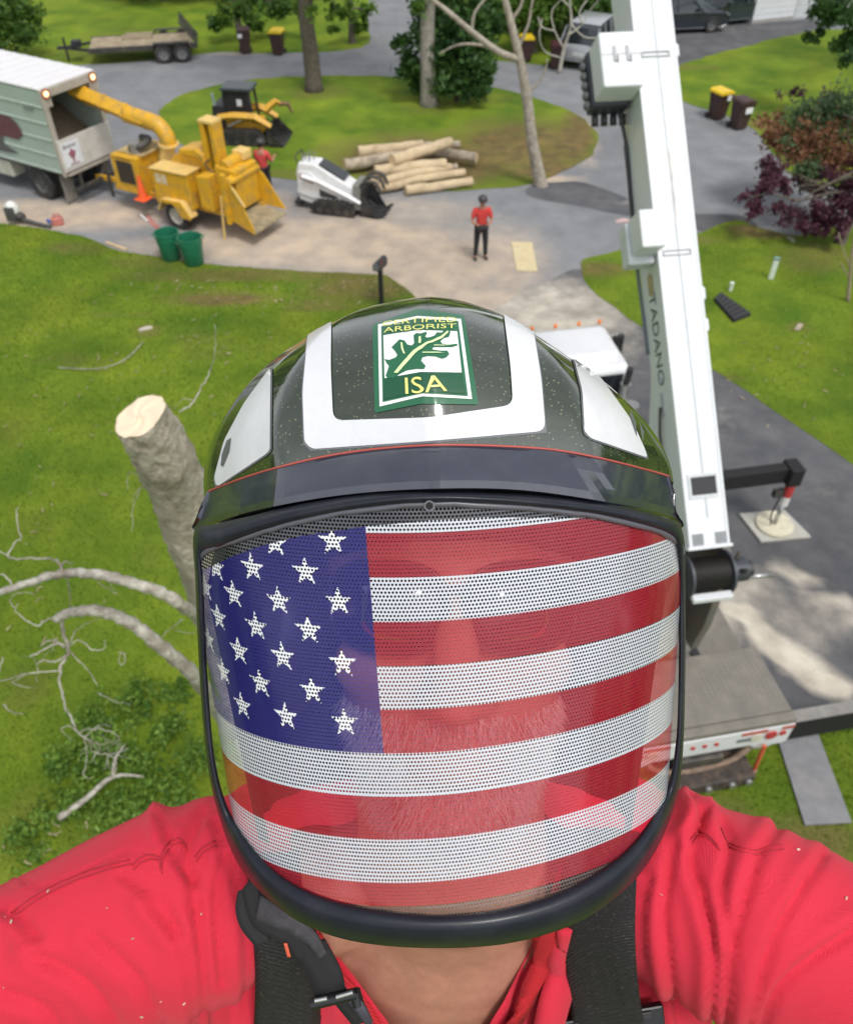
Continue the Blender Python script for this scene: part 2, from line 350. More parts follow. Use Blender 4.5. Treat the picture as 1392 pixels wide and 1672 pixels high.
# grass blades standing on the lawns (nobody could count them)
def pip(poly, x, y): return inside(poly, x, y)
n = 150000
gx = rng.uniform(-15, 13, n*2); gy = 3 + 22*rng.random(n*2)**1.3
pv = npPX(np.stack([gx, gy, np.zeros_like(gx)], 1))
onroad = pip([(a, b) for a, b in ROAD], pv[:, 0], pv[:, 1]) & ~pip(LR, pv[:, 0], pv[:, 1]) & ~pip(ISLAND, pv[:, 0], pv[:, 1])
onroad |= pip(pm, pv[:, 0], pv[:, 1])
bl = blobs(pv, LAWN_PAINT)
keep = ~onroad & (rng.random(len(gx)) > bl*.75) & (pv[:, 0] > -250) & (pv[:, 0] < 1650)
gx, gy = gx[keep], gy[keep]; n = len(gx)
a = rng.uniform(0, 2*np.pi, n)
patch = np.array([noise.noise(Vector((x*.8, y*.8, 0))) for x, y in zip(gx, gy)])
h = rng.uniform(.025, .07, n)*(1+.6*patch); wd = rng.uniform(.006, .014, n); ln = rng.uniform(-.03, .03, (n, 2))
dx, dy = np.cos(a)*wd, np.sin(a)*wd
v = np.stack([np.stack([gx-dx, gy-dy, np.zeros(n)], 1), np.stack([gx+dx, gy+dy, np.zeros(n)], 1), np.stack([gx+ln[:, 0], gy+ln[:, 1], h], 1)], 1).reshape(-1, 3)
me = npmesh('grass', v, np.arange(3*n).reshape(-1, 3)); fattr(me, 'tone', np.repeat(np.clip(.5+patch*.9+rng.normal(0, .2, n), 0, 1), 3))
link('grass_blades', me, leaf_mat('grass blade', (.060,.145,.012), (.20,.30,.028)), kind='stuff')

# sawdust, wood chips and twigs strewn on road and lawn
def litter(name, areas, n, size, mat, z=.02, long_=1.6):
    vv = []; ff = []
    for i in range(n):
        cx, cy, rx, ry = areas[rng.integers(len(areas))]
        p = G(cx+rng.normal()*rx*.6, cy+rng.normal()*ry*.6, z)
        s = size*rng.uniform(.4, 1.4); an = rng.uniform(0, 6.28); u = Vector((math.cos(an), math.sin(an), rng.uniform(-.3, .3)))*s*long_; w_ = Vector((-math.sin(an), math.cos(an), rng.uniform(-.3, .3)))*s*.5
        b = len(vv); vv += [tuple(p-u-w_), tuple(p+u-w_), tuple(p+u+w_), tuple(p-u+w_), tuple(p+Vector((0, 0, s*.5)))]
        ff += [(b, b+1, b+4), (b+1, b+2, b+4), (b+2, b+3, b+4), (b+3, b, b+4)]
    me = bpy.data.meshes.new(name); me.from_pydata(vv, [], ff); link(name, me, mat, kind='stuff')
litter('wood_chips', [(60,355,90,12),(430,390,80,25),(580,400,110,35),(720,430,80,35),(640,465,90,15),(800,450,60,40),(560,300,40,10),(700,300,70,8),(380,360,50,10)], 900, .013, M('chip wood', (.56,.45,.32), .85, var=.4, vs_=3), .02)
litter('lawn_debris', [(100,600,160,60),(250,700,120,120),(60,900,90,160),(340,560,90,40),(1280,600,100,60),(300,470,160,20),(150,1380,130,60),(450,480,120,20)], 330, .018, M('twig debris', (.34,.28,.17), .9, var=.5, vs_=3), .05, 2.6)

# ---------------------------------------------------------------- trees and shrubs
def leaf_cloud(centres, radii, counts, size, seed=0, tone_bias=0., flat=.75):
    r = np.random.default_rng(seed); C_, S_, T_ = [], [], []
    for c, rad, k in zip(centres, radii, counts):
        # sub-clumps inside each clump so that the crown has gaps and lights
        m = max(3, k//45); sc = r.normal(size=(m, 3)); sc /= np.linalg.norm(sc, axis=1)[:, None]; sc *= (rad*r.random(m)**.4)[:, None]; sc[:, 2] *= flat
        w_ = r.integers(m, size=k); off = r.normal(size=(k, 3))*rad*.20
        p = np.array(c) + sc[w_] + off; C_.append(p); T_.append(.5+.25*r.normal(size=m)[w_] + .12*r.normal(size=k)+tone_bias)
        S_.append(size*r.uniform(.6, 1.3, k))
    p = np.concatenate(C_); s = np.concatenate(S_); t = np.clip(np.concatenate(T_), 0, 1); k = len(p)
    u = r.normal(size=(k, 3)); u /= np.linalg.norm(u, axis=1)[:, None]; nrm = r.normal(size=(k, 3)); nrm[:, 2] += .6
    w_ = np.cross(u, nrm); w_ /= np.linalg.norm(w_, axis=1)[:, None]
    u *= s[:, None]; w_ *= (s*.55)[:, None]
    v = np.stack([p-u, p+w_*.9-u*.1, p+u, p-w_*.9-u*.1], 1).reshape(-1, 3)
    me = npmesh('crown', v, np.arange(4*k).reshape(-1, 4)); fattr(me, 'tone', np.repeat(t, 4)); return me
def AY(px, py, Y):
    d = ray(px, py); return CAM + d*(Y/d.y)
def wob(a, b, k, amp, seed):
    r = random.Random(seed); a, b = Vector(a), Vector(b); L = (b-a).length
    return [a.lerp(b, i/k) + Vector((r.uniform(-1, 1), r.uniform(-1, 1), r.uniform(-1, 1)))*amp*L*math.sin(math.pi*i/k) for i in range(k+1)]
BARK = M('grey brown bark', (.115,.098,.075), .95, var=.35, vs_=9, bump=1., bs=25)
LBARK = M('pale dead bark', (.36,.32,.26), .95, var=.3, vs_=7, bump=1., bs=22, dirt=(.14,.12,.09), dirt_amt=.7, ds=4)
L_OAK = leaf_mat('oak leaf', (.032,.085,.014), (.13,.24,.04)); L_DK = leaf_mat('dark leaf', (.022,.065,.018), (.085,.18,.04))
L_LT = leaf_mat('light leaf', (.05,.12,.015), (.16,.27,.04)); L_PU = leaf_mat('purple leaf', (.05,.018,.032), (.15,.055,.085)); L_OR = leaf_mat('russet leaf', (.13,.055,.03), (.32,.16,.085))
def tree(name, label, base, h, r, crown, lsize, lmat, seed, bark=BARK, cat='tree', limbs=6, lean=(0, 0), group=None, fl=.75, trunk_pts=None):
    t = empty(name, base, 0, label, cat, group); rd = random.Random(seed)
    pts = trunk_pts or wob((0, 0, -.1), (lean[0], lean[1], h), 8, .015, seed)
    k = len(pts); mb = MB().tube(smoothline(pts, 3), [r*(1.25-.85*(i/(3*(k-1)))**.8)*(1.25 if i == 0 else 1) for i in range(3*(k-1)+1)], 12)
    tr = mb.build('trunk', bark, t, smooth=True)
    top = Vector(pts[-1])
    for i in range(limbs):
        f = rd.uniform(.45, .95); s0 = Vector(pts[int(f*(k-1))])
        c = Vector(crown[rd.randrange(len(crown))][0]) if crown else s0 + Vector((rd.uniform(-2, 2), rd.uniform(-2, 2), 2))
        MB().tube(smoothline(wob(s0, c, 4, .08, seed*7+i), 3), [r*.42*(1-j/12*.85) for j in range(13)], 7).build('limb', bark, t, smooth=True)
    if crown:
        me = leaf_cloud([c[0] for c in crown], [c[1] for c in crown], [c[2] for c in crown], lsize, seed, flat=fl)
        link('crown', me, lmat, t)
    return t
def W_(b, px, py, Y): p = AY(px, py, Y); return tuple(p - Vector(b))
b = G(513,148); tree('oak_tree', 'tall dark grey-brown straight tree on the grass island, behind the yellow loader', b, 11, .29,
    [(W_(b,520,5,35.2),.7,160),(W_(b,545,25,36),.45,70),(W_(b,488,8,36.5),.55,90),((-1.5,0,9.5),2.4,1200),((1.8,1,9),2.4,1200),((0,0,11.5),2.6,1400),((.5,-1.8,8.2),1.8,700)], .13, L_LT, 11)
b = G(700,172); tree('ash_tree', 'pale grey trunk standing in front of the dark leafy bush on the island', b, 12, .27,
    [(W_(b,690,5,34),.6,130),((1.5,-1,10.5),2.4,1300),((-1.5,1,10),2.4,1300),((0,0,12.5),2.6,1400)], .13, L_OAK, 12, bark=M('pale grey bark', (.27,.25,.21), .95, var=.3, vs_=8, bump=1., bs=25))
b = G(745,165); t = tree('leafy_bush', 'big dark green bush with drooping branches behind the pale trunk', b, 2.6, .1,
    [(W_(b,700,75,34.6),.85,900),(W_(b,745,60,35),1.0,1300),(W_(b,778,100,34.4),.8,1100),(W_(b,735,125,34.2),.8,1000),(W_(b,665,105,34.6),.6,520),(W_(b,780,142,34.),.65,700),(W_(b,715,15,35.5),.9,1000),(W_(b,775,25,35.5),.9,1000),(W_(b,690,125,35),.6,400),(W_(b,650,70,35),.4,220),(W_(b,790,60,35),.7,700)], .14, L_DK, 13, cat='bush', limbs=9)
b = G(882,303); Yb = b.y
tp = [Vector(W_(b,884,312,Yb)), Vector(W_(b,878,280,Yb)), Vector(W_(b,868,230,Yb)), Vector(W_(b,861,170,Yb)), Vector(W_(b,853,120,Yb)), Vector(W_(b,843,75,Yb)), Vector(W_(b,832,30,Yb)), Vector(W_(b,822,-10,Yb)), Vector(W_(b,805,-90,Yb))]
t = tree('leaning_dead_tree', 'leaning bare trunk with forked side limb at the road edge right of the log pile', b, 1, .18, [], .1, L_LT, 14, bark=LBARK, limbs=0, trunk_pts=tp)
MB().tube(smoothline([W_(b,850,98,Yb), W_(b,815,85,Yb-.2), W_(b,770,52,Yb-.3), W_(b,735,22,Yb-.3), W_(b,700,-6,Yb-.2), W_(b,640,-60,Yb)], 4), [.105-.003*i for i in range(21)], 8).build('limb', LBARK, t, smooth=True)
for q in ([(845,80),(862,40),(868,5),(880,-40)], [(856,150),(872,142),(888,120),(893,96)], [(800,76),(770,72),(745,74),(715,88)], [(833,35),(850,10),(855,-20)], [(770,52),(775,20),(800,-10)]):
    MB().tube(smoothline([W_(b, x, y, Yb+.1) for x, y in q], 3), [.055-.004*i for i in range(3*(len(q)-1)+1)], 6).build('limb', LBARK, t, smooth=True)
b = G(915,120); Yb = b.y
t = tree('bare_sapling', 'slender bare sapling with whitish twigs behind the leaning dead tree', b, 1, .07, [], .1, L_LT, 15, bark=M('whitish twig bark', (.45,.43,.36), .9, var=.2), limbs=0, trunk_pts=[Vector(W_(b,912,122,Yb)), Vector(W_(b,920,80,Yb)), Vector(W_(b,932,40,Yb)), Vector(W_(b,930,0,Yb)), Vector(W_(b,940,-40,Yb))])
for q in ([(920,80),(905,50),(900,20),(915,0),(935,-20)], [(926,58),(950,40),(962,18),(985,-10)], [(918,95),(890,85),(880,60),(885,30)], [(932,40),(952,60),(975,62)], [(928,10),(915,-5),(905,-30)], [(905,50),(885,45),(878,28)], [(950,40),(945,20),(958,0)]):
    MB().tube(smoothline([W_(b, x, y, Yb+rng.uniform(-.3, .3)) for x, y in q], 3), [.035-.0018*i for i in range(3*(len(q)-1)+1)], 5).build('limb', MATS['whitish twig bark'], t, smooth=True)
# back of the place
for i, (px, py, dz, n_, rr, lab, lm) in enumerate([
    (5,95,0,1,1.7,'rounded green shrub at the far left edge of the upper lawn', L_OAK),
    (575,70,0,1,1.2,'small light green tree beside the drive between the bins and the drive mouth', L_LT),
    (390,45,0,1,1.3,'low leafy green tree overhanging the two bins on the upper lawn', L_OAK),
    (870,85,0,1,1.5,'light green roadside tree behind the yellow lidded bin and the dead tree', L_LT),
    (1000,60,0,1,1.5,'green tree behind the white crane boom top', L_OAK),
    (1225,22,0,1,.8,'small round shrub beside the white house wall', L_DK),
    (270,0,0,1,2.6,'dark spreading tree at the back of the upper lawn', L_DK),
    (450,5,0,1,2.3,'dark broad tree behind the two bins', L_DK),
    (905,55,0,1,1.9,'bushy mid green tree between the dead tree and the silver car', L_OAK),
    (965,35,0,1,1.9,'dark bushy tree just left of the boom top', L_DK),
    (815,45,0,1,1.8,'green bush beside the mouth of the upper drive', L_OAK)]):
    b = G(px, py); r = random.Random(50+i)
    cr = [((r.uniform(-rr, rr)*.7, r.uniform(-rr, rr)*.5, .7+rr*.4+r.uniform(-.4, 1)*rr*.6), rr*.65, int(350+420*rr)) for _ in range(6)]
    if i == 2: cr = [(W_(b,360,30,43),.6,420),(W_(b,405,18,43),.7,560),(W_(b,455,12,43.5),.7,560),(W_(b,420,40,43.5),.35,110),(W_(b,495,28,43.5),.45,160)]
    if i == 1: cr = [(W_(b,560,22,42.5),.55,260),(W_(b,600,18,43),.5,240),(W_(b,585,45,43),.4,150),(W_(b,545,50,42.5),.3,90)]
    tree('leafy_tree' if i not in (0, 5) else 'shrub', lab, b, 1.2+rr, .09+.05*rr, cr, .13, lm, 60+i, cat='tree' if i not in (0, 5) else 'shrub', limbs=4)
b = G(1420,110)
tree('drooping_tree', 'dark green drooping tree at the top right corner above the purple maple', b, 6.5, .22,
    [(W_(b,1340,18,33),.55,420),(W_(b,1378,30,32.5),.75,600),(W_(b,1330,55,33),.35,160),(W_(b,1385,78,32),.6,360),(W_(b,1360,0,33),.8,600),((0,0,5.5),1.8,900),((1.5,-1,5),1.6,700)], .12, L_DK, 90, limbs=7)
b = G(1372,398); Yb = b.y
t = tree('purple_maple', 'wide purple and russet maple spreading over the road corner at right', b, 3.2, .13,
    [(W_(b,1240,318,Yb+.2),.38,420),(W_(b,1228,345,Yb),.30,260),(W_(b,1262,275,Yb+.8),.45,700),(W_(b,1285,345,Yb),.40,320),(W_(b,1330,350,Yb),.45,900),(W_(b,1375,335,Yb),.5,1000),(W_(b,1360,372,Yb-.3),.38,560),(W_(b,1300,305,Yb+.4),.40,300),(W_(b,1320,368,Yb-.2),.3,300),(W_(b,1350,300,Yb+.5),.5,520),(W_(b,1345,160,Yb+4),.5,160),(W_(b,1290,155,Yb+4.5),.35,120),(W_(b,1400,290,Yb+.5),.6,700),(W_(b,1220,322,Yb),.22,120)], .07, L_PU, 91, limbs=9)
me = leaf_cloud([W_(b,1270,225,Yb+2), W_(b,1305,240,Yb+1.8), W_(b,1335,215,Yb+2), W_(b,1375,240,Yb+1.5), W_(b,1260,205,Yb+2.6), W_(b,1320,265,Yb+1.3), W_(b,1380,270,Yb+1)], [.55,.6,.65,.75,.45,.55,.65], [650,650,800,850,350,550,650], .07, 92)
link('crown', me, L_OR, t, label='russet brown leaves in the upper part of the crown')
me = leaf_cloud([W_(b,1330,185,Yb+2.6), W_(b,1370,165,Yb+2.6), W_(b,1385,205,Yb+2), W_(b,1320,285,Yb+.8), W_(b,1290,230,Yb+2), W_(b,1350,245,Yb+1.8), W_(b,1300,195,Yb+2.6)], [.65,.75,.65,.45,.6,.7,.5], [900,1100,900,500,420,600,420], .07, 93)
link('crown', me, leaf_mat('grey green leaf', (.045,.085,.035), (.12,.19,.085)), t, label='grey green leaves at the top of the crown')
b = G(1380,492); Yb = b.y
t = tree('bare_young_tree', 'thin bare young tree on the right lawn below the purple maple', b, 1, .045, [], .1, L_LT, 94, bark=M('young bark', (.30,.25,.17), .9), limbs=0, trunk_pts=[Vector(W_(b,1382,495,Yb)), Vector(W_(b,1387,450,Yb)), Vector(W_(b,1390,410,Yb)), Vector(W_(b,1398,360,Yb))])
for q in ([(1388,440),(1375,405),(1368,380)], [(1390,420),(1400,395),(1410,370)], [(1386,455),(1372,430)]):
    MB().tube([W_(b, x, y, Yb) for x, y in q], .018, 5).build('limb', MATS['young bark'], t)
# distant wood, beyond the frame's top edge
cs, rs, ks = [], [], []
for i in range(60):
    x = rng.uniform(-75, 75); cs.append((x, 78+rng.uniform(0, 16), rng.uniform(3, 12))); rs.append(rng.uniform(3, 5)); ks.append(260)
link('far_wood', leaf_cloud(cs, rs, ks, .7, 99), L_OAK, kind='stuff')
cs = [(s*rng.uniform(32, 60), rng.uniform(-30, 70), rng.uniform(3, 12)) for s in (-1, 1) for _ in range(26)] + [(rng.uniform(-40, 40), rng.uniform(-60, -25), rng.uniform(3, 12)) for _ in range(26)]
link('woodland_edge', leaf_cloud(cs, [4.5]*len(cs), [230]*len(cs), .8, 98), L_OAK, kind='stuff')
# leafy undergrowth below the branches
def undergrowth(name, spots, seed, label, lm=L_LT, size=.05):
    cs = [tuple(G(x, y) + Vector((0, 0, h_))) for x, y, r_, h_ in spots]; 
    o = link(name, leaf_cloud(cs, [s[2] for s in spots], [int(1500*s[2]) for s in spots], size, seed, flat=.4), lm); return o
L_BR = leaf_mat('bramble leaf', (.045,.12,.015), (.24,.38,.06))
undergrowth('ground_cover', [(180,1180,.5,.12),(240,1150,.4,.12),(200,1240,.5,.12),(290,1200,.4,.1),(260,1290,.55,.1),(150,1300,.5,.1),(200,1350,.45,.1),(320,1250,.4,.1),(90,1330,.4,.06),(120,1250,.4,.08),(300,1130,.3,.06),(50,1380,.4,.05),(300,1330,.4,.08)], 5, '', L_BR, .042)['kind'] = 'stuff'

# ---------------------------------------------------------------- the white house
b = G(1228,40); p2 = G(1340,28)
rz = math.atan2(p2.y-b.y, p2.x-b.x); L_ = 12.
hs = empty('white_house', b, rz, 'white sided house wall at the end of the dark side driveway', 'house')
WS = M('white siding', (.72,.74,.76), .6, var=.05)
MB().box(0, L_, .115, 8, 0, 3.1).build('wall', WS, hs)
for i in range(12): MB().prism([(0, .16+i*.24), (L_, .16+i*.24), (L_, .385+i*.24), (0, .385+i*.24)], .085-.0, .12).build('plank', WS, hs)
MB().box(-.03, L_+.03, .06, .12, 0, .15).build('foundation', M('concrete', (.35,.34,.32), .9), hs)
MB().prism([(-.5,3.0),(L_+.5,3.0),(L_+.5,3.2),(-.5,3.2)], -.5, 8.5).build('roof', M('roof shingle', (.08,.08,.085), .9, var=.3), hs)
g = MB().box(2.4, 5.2, .05, .085, .02, 2.2).build('garage_door', M('garage white', (.6,.62,.64), .5), hs)
for i in range(4): MB().box(2.45, 5.15, .03, .05, .08+i*.53, .55+i*.53).build('door_panel', MATS['garage white'], g, bevel=.02)
# ================================================================ THINGS ON THE ROAD
def LP_(L, pts, y): return [L(a, b, y) for a, b in pts]
YEL = M('chipper yellow paint', (.66,.36,.018), .45, var=.10, vs_=3, dirt=(.30,.22,.10), dirt_amt=.8, ds=4, bump=.05)
YELP = M('faded yellow paint', (.72,.50,.16), .55, var=.12, vs_=3, dirt=(.45,.38,.25), dirt_amt=.5, ds=4)
BLK = M('black painted steel', (.022,.022,.025), .5, var=.3, dirt=(.12,.11,.10), dirt_amt=.4)
DST = M('dark dirty steel', (.06,.058,.055), .6, metal=.3, var=.4, dirt=(.18,.14,.09), dirt_amt=.6, ds=3)
CHR = M('bright worn metal', (.55,.55,.55), .35, metal=.9, var=.2)
WHT = M('white truck paint', (.68,.69,.71), .35, var=.04, vs_=2, coat=.3)
GLS = M('dark glass', (.02,.025,.03), .08, spec=.8)
GRT = M('pale green painted panel', (.36,.44,.40), .5, var=.05, vs_=1.5, dirt=(.34,.34,.30), dirt_amt=.35, ds=1.2)
RED = M('red lens', (.45,.03,.025), .25); AMB = M('amber lens', (.65,.20,.03), .3)
TAN = M('dirty cream paint', (.42,.38,.33), .6, var=.12, dirt=(.20,.16,.11), dirt_amt=.6, ds=3)

# ---- chip truck
O = (-10.9, 24.9, 0); rz = math.atan2(-.5, .87); L, Gl = frame_of(O, rz)
t = empty('chip_truck', O, rz, 'pale green and white covered chip truck with open rear at the left picture edge', 'truck')
Bx, Wd, Z0, Z1 = -5.6, 2.1, 1.0, 3.4
s = MB().box(Bx, -.02, .02, .08, Z0+.02, Z1-.05).build('side_panel', GRT, t)
for i in range(5): MB().box(Bx, -.06, -.005, .025, Z0+.05+i*.46, Z0+.11+i*.46).build('rib', M('panel rib paint', (.42,.49,.45), .5), s, bevel=.012)
s = MB().box(Bx, -.02, Wd-.08, Wd-.02, Z0+.02, Z1-.05).build('side_panel', GRT, t)
rf = MB().box(Bx, .0, 0, Wd, Z1-.03, Z1+.03).build('roof', M('white roof sheet', (.72,.71,.72), .5, var=.06, vs_=1.5, dirt=(.5,.46,.42), dirt_amt=.3, ds=1.5), t, bevel=.03)
for i in range(11): MB().box(Bx+.25+i*.5, Bx+.30+i*.5, .04, Wd-.04, Z1+.03, Z1+.055).build('roof_rib', MATS['white roof sheet'], rf, bevel=.01)
MB().box(Bx-.06, Bx, 0, Wd, Z0, Z1).build('front_panel', GRT, t)
MB().box(Bx, -.02, .08, Wd-.08, Z0-.06, Z0).build('floor', DST, t)
MB().add([(Bx,.09,Z0+.01),(-.9,.09,Z0+.9),(-.9,Wd-.09,Z0+.7),(Bx,Wd-.09,Z0+.01),(Bx,.09,Z1-.5),(-2.2,.09,Z1-.75),(-1.8,Wd-.09,Z1-1.2),(Bx,Wd-.09,Z1-.6),(-.08,.09,Z0+.7),(-.08,Wd-.09,Z0+.35),(-.08,.09,Z0+.01),(-.08,Wd-.09,Z0+.01)],
   [(4,7,6,5),(5,6,2,1),(1,2,9,8),(8,9,11,10),(0,3,7,4)]).build('chip_load', M('wood chip pile', (.22,.17,.12), .95, var=.35, vs_=14, bump=1, bs=18), t, kind='stuff')
fr_ = MB(); fr_.box(-.03,.06,0,.16,Z0-.05,Z1-.02); fr_.box(-.03,.06,Wd-.16,Wd,Z0-.05,Z1-.02); fr_.box(-.03,.06,.16,Wd-.16,Z1-.25,Z1-.02); fr_.box(-.03,.09,.16,Wd-.16,Z0-.07,Z0+.04)
fr_.build('rear_frame', TAN, t, bevel=.015)
MB().prism([(-.02,Z1-.5),(.05,Z1-.5),(.05,Z1-.25),(-.02,Z1-.25)], .16, .32).build('corner_gusset', TAN, t); MB().prism([(-.02,Z1-.5),(.05,Z1-.5),(.05,Z1-.25),(-.02,Z1-.25)], Wd-.32, Wd-.16).build('corner_gusset', TAN, t)
tg = MB().box(.065, .11, .03, Wd-.03, Z0+.08, Z0+1.0).build('tailgate', M('worn white tailgate', (.60,.58,.54), .55, var=.1, dirt=(.3,.25,.2), dirt_amt=.6, ds=3), t, bevel=.015)
MB().box(.112, .12, .10, .78, Z0+.2, Z0+.9).build('sign_panel', M('white sign panel', (.74,.76,.80), .4), tg)
def flat_text(txt, size, f, name, mat, parent, **k):
    v, fc = text_mesh(txt, size); me = bpy.data.meshes.new(name); me.from_pydata([tuple(f(a, b)) for a, b, _ in v], [], fc); return link(name, me, mat, parent, **k)
flat_text('Bremer', .17, lambda a, b: (.126, .42+a, Z0+.78+b), 'lettering', M('dark print', (.05,.03,.04), .6), tg)
cr_ = [(.44+.13*math.cos(q)*(1+.25*math.sin(5*q)), Z0+.54+.12*math.sin(q)*(1+.2*math.cos(4*q))) for q in np.linspace(0, 6.0, 22)]
me = bpy.data.meshes.new('emblem'); me.from_pydata([(.125, a, b) for a, b in cr_]+[(.125,.42,Z0+.44),(.125,.47,Z0+.44),(.125,.48,Z0+.3),(.125,.40,Z0+.3)], [], [tuple(range(22)), (22,23,24,25)]); link('emblem', me, M('wine red print', (.30,.10,.14), .6), tg)
MB().box(.124,.128,.28,.62,Z0+.24,Z0+.27).build('rule_line', MATS['wine red print'], tg)
for y in (.17, Wd-.17):
    MB().cyl((.06,y,Z1-.13),(.09,y,Z1-.13),.14,14).build('lamp_housing', M('rusty red lamp housing', (.35,.13,.08), .6), t, smooth=True, auto=30)
    MB().cyl((.09,y,Z1-.13),(.105,y,Z1-.13),.075,14).build('lamp', M('lit amber lamp', (1.,.62,.30), .3, emit=2.2), t)
for y in (.45, 1.6):
    MB().box(-5.4,-.1,y-.06,y+.06,Z0-.25,Z0-.06).build('chassis_rail', BLK, t)
MB().box(.0,.1,.2,Wd-.2,.42,.54).build('bumper_bar', DST, t, bevel=.02); MB().box(.0,.06,.5,.6,.5,Z0).build('bumper_bracket', DST, t); MB().box(.0,.06,1.5,1.6,.5,Z0).build('bumper_bracket', DST, t)
for y in (.05, Wd-.45): MB().box(-.28,-.26,y,y+.42,.08,Z0-.05).build('mud_flap', M('grey mud flap', (.20,.19,.17), .8, dirt=(.1,.09,.07), dirt_amt=.6), t)
RIMW = M('dirty wheel rim', (.07,.075,.075), .7, var=.3)
for y in (.12, Wd-.45):
    wheel(t, (-1.25,y+.03,.5), (0,-1,0), .5, .24, RIMW); wheel(t, (-1.25,y+.31,.5), (0,-1,0), .5, .24, RIMW)
MB().cyl((-1.25,.3,.5),(-1.25,Wd-.3,.5),.09,10).build('axle', BLK, t)
MB().box(-3.6,-2.5,.05,.55,.42,.92).build('tool_locker', M('cream locker', (.50,.50,.42), .5, dirt=(.2,.18,.14), dirt_amt=.4), t, bevel=.06)
# picture of a wine red oak on the side panel
def ell(cx, cy, rx, ry, n=26, wv=.12, sd=1): return [(cx+rx*math.cos(q)*(1+wv*math.sin(5*q+sd)), cy+ry*math.sin(q)*(1+wv*math.cos(7*q+sd))) for q in np.linspace(0, 2*math.pi, n, endpoint=False)]
pic = MB()
pl = LP_(L, [(-40,196),(0,186),(14,190),(26,200),(34,212),(38,220),(30,228),(22,226),(8,222),(-10,232),(-40,228)], -.012); pic.add([(x, -.012, z) for x, z in pl], [tuple(range(len(pl)))])
pic.build('side_picture', M('wine red tree print', (.13,.05,.065), .6, var=.5, vs_=20), t)
pl = LP_(L, [(-14,226),(2,222),(10,238),(20,244),(32,251),(14,249),(0,245),(-14,246)], -.0125); MB().add([(x, -.0125, z) for x, z in pl], [tuple(range(len(pl)))]).build('side_picture', M('grey root print', (.10,.10,.10), .6), t)
pl = LP_(L, [(38,171),(54,175),(53,181),(38,178)], -.008); MB().add([(x, -.008, z) for x, z in pl], [(0,1,2,3)]).build('side_marker_plate', M('grey plate', (.2,.23,.22), .5), t)
cb = MB().prism([(Bx-2.1,.7),(Bx-.2,.7),(Bx-.2,2.7),(Bx-1.2,2.75),(Bx-1.6,1.9),(Bx-2.1,1.7)], .05, Wd-.05).build('cab', WHT, t, bevel=.06)
MB().prism([(Bx-1.4,1.8),(Bx-.5,1.8),(Bx-.5,2.5),(Bx-1.15,2.5)], .03, .06).build('side_window', GLS, cb)
wheel(t, (Bx-1.3,.25,.5), (0,-1,0), .5, .26, RIMW); wheel(t, (Bx-1.3,Wd-.25,.5), (0,1,0), .5, .26, RIMW)

# ---- wood chipper
O = (-7.67, 23.56, 0); rz = R(-28); L, Gl = frame_of(O, rz); W1 = 1.7
t = empty('wood_chipper', O, rz, 'big yellow tow-behind wood chipper blowing into the open back of the chip truck', 'wood chipper')
yf = .30
eng = LP_(L, [(181,256),(220,259.5),(224,321),(185,305)], yf)
ex0, ex1 = eng[0][0], eng[1][0]; ez0, ez1 = .62, eng[1][1]
e = MB().prism([(ex0-.05,ez0+.05),(ex1,ez0),(ex1+.02,ez1),(ex0-.03,ez1-.02)], yf, yf+1.45).build('engine_housing', YEL, t, bevel=.03)
MB().box(ex0+.14, ex1-.12, yf-.02, yf+.01, ez0+.28, ez1-.14).build('grille_frame', M('dull yellow', (.5,.3,.05), .6), e)
g = MB().box(ex0+.18, ex1-.16, yf-.03, yf-.015, ez0+.32, ez1-.18).build('grille', M('dark grille', (.035,.028,.022), .8, bump=1, bs=60), e)
for i in range(9): MB().box(ex0+.19, ex1-.17, yf-.04, yf-.03, ez0+.36+i*.082, ez0+.385+i*.082).build('slat', M('grille slat', (.07,.05,.035), .6), g)
MB().box(ex0+.1, ex1+.1, yf+.2, yf+1.3, ez1-.0, ez1+.03).build('top_plate', M('dusty top plate', (.45,.33,.14), .8, var=.3, dirt=(.3,.25,.2), dirt_amt=.7), e)
# exhaust and hose coil lying on the housing top
MB().tube(smoothline([(ex0+.25,yf+1.2,ez1+.1),(ex0+.5,yf+.9,ez1+.25),(ex0+.85,yf+.8,ez1+.28),(ex0+.9,yf+.4,ez1+.22),(ex0+.55,yf+.3,ez1+.12)], 4), .10, 10).build('intake_hose', M('black ribbed hose', (.03,.03,.03), .6, dirt=(.2,.19,.17), dirt_amt=.5), t, smooth=True)
MB().cyl((ex0+.7,yf+.35,ez1+.02),(ex0+.7,yf+.35,ez1+.30),.16,14).build('air_filter', M('grey filter can', (.22,.21,.20), .5), t, smooth=True, auto=30)
tk = LP_(L, [(245,277),(304,288),(305,331),(250,333)], yf-.12)
tx0, tx1 = tk[0][0], tk[1][0]
k = MB().prism([(tx0,.62),(tx1,.62),(tx1,1.66),(tx0,1.62)], yf-.12, yf+.45).build('fuel_tank', YEL, t, bevel=.035)
MB().prism([(tx0-.03,1.62),(tx1+.03,1.66),(tx1+.03,1.70),(tx0-.03,1.66)], yf-.16, yf+.5).build('tank_lid', YELP, k, bevel=.012)
MB().box(tx0+.15, tx0+.55, yf-.128, yf-.12, 1.25, 1.52).build('decal', M('worn white decal', (.6,.5,.35), .6, var=.3, vs_=20), k)
for i in range(3): MB().box(tx0+.35+i*.3, tx0+.37+i*.3, yf-.135, yf-.12, .68, 1.58).build('rib', YEL, k)
dr = MB().prism([(tx0+.1,.7),(tx1+.55,.7),(tx1+.5,1.55),(tx1+.25,2.0),(tx0+.7,2.05),(tx0+.3,1.75)], yf+.5, yf+1.35).build('drum_housing', YEL, t, bevel=.04)
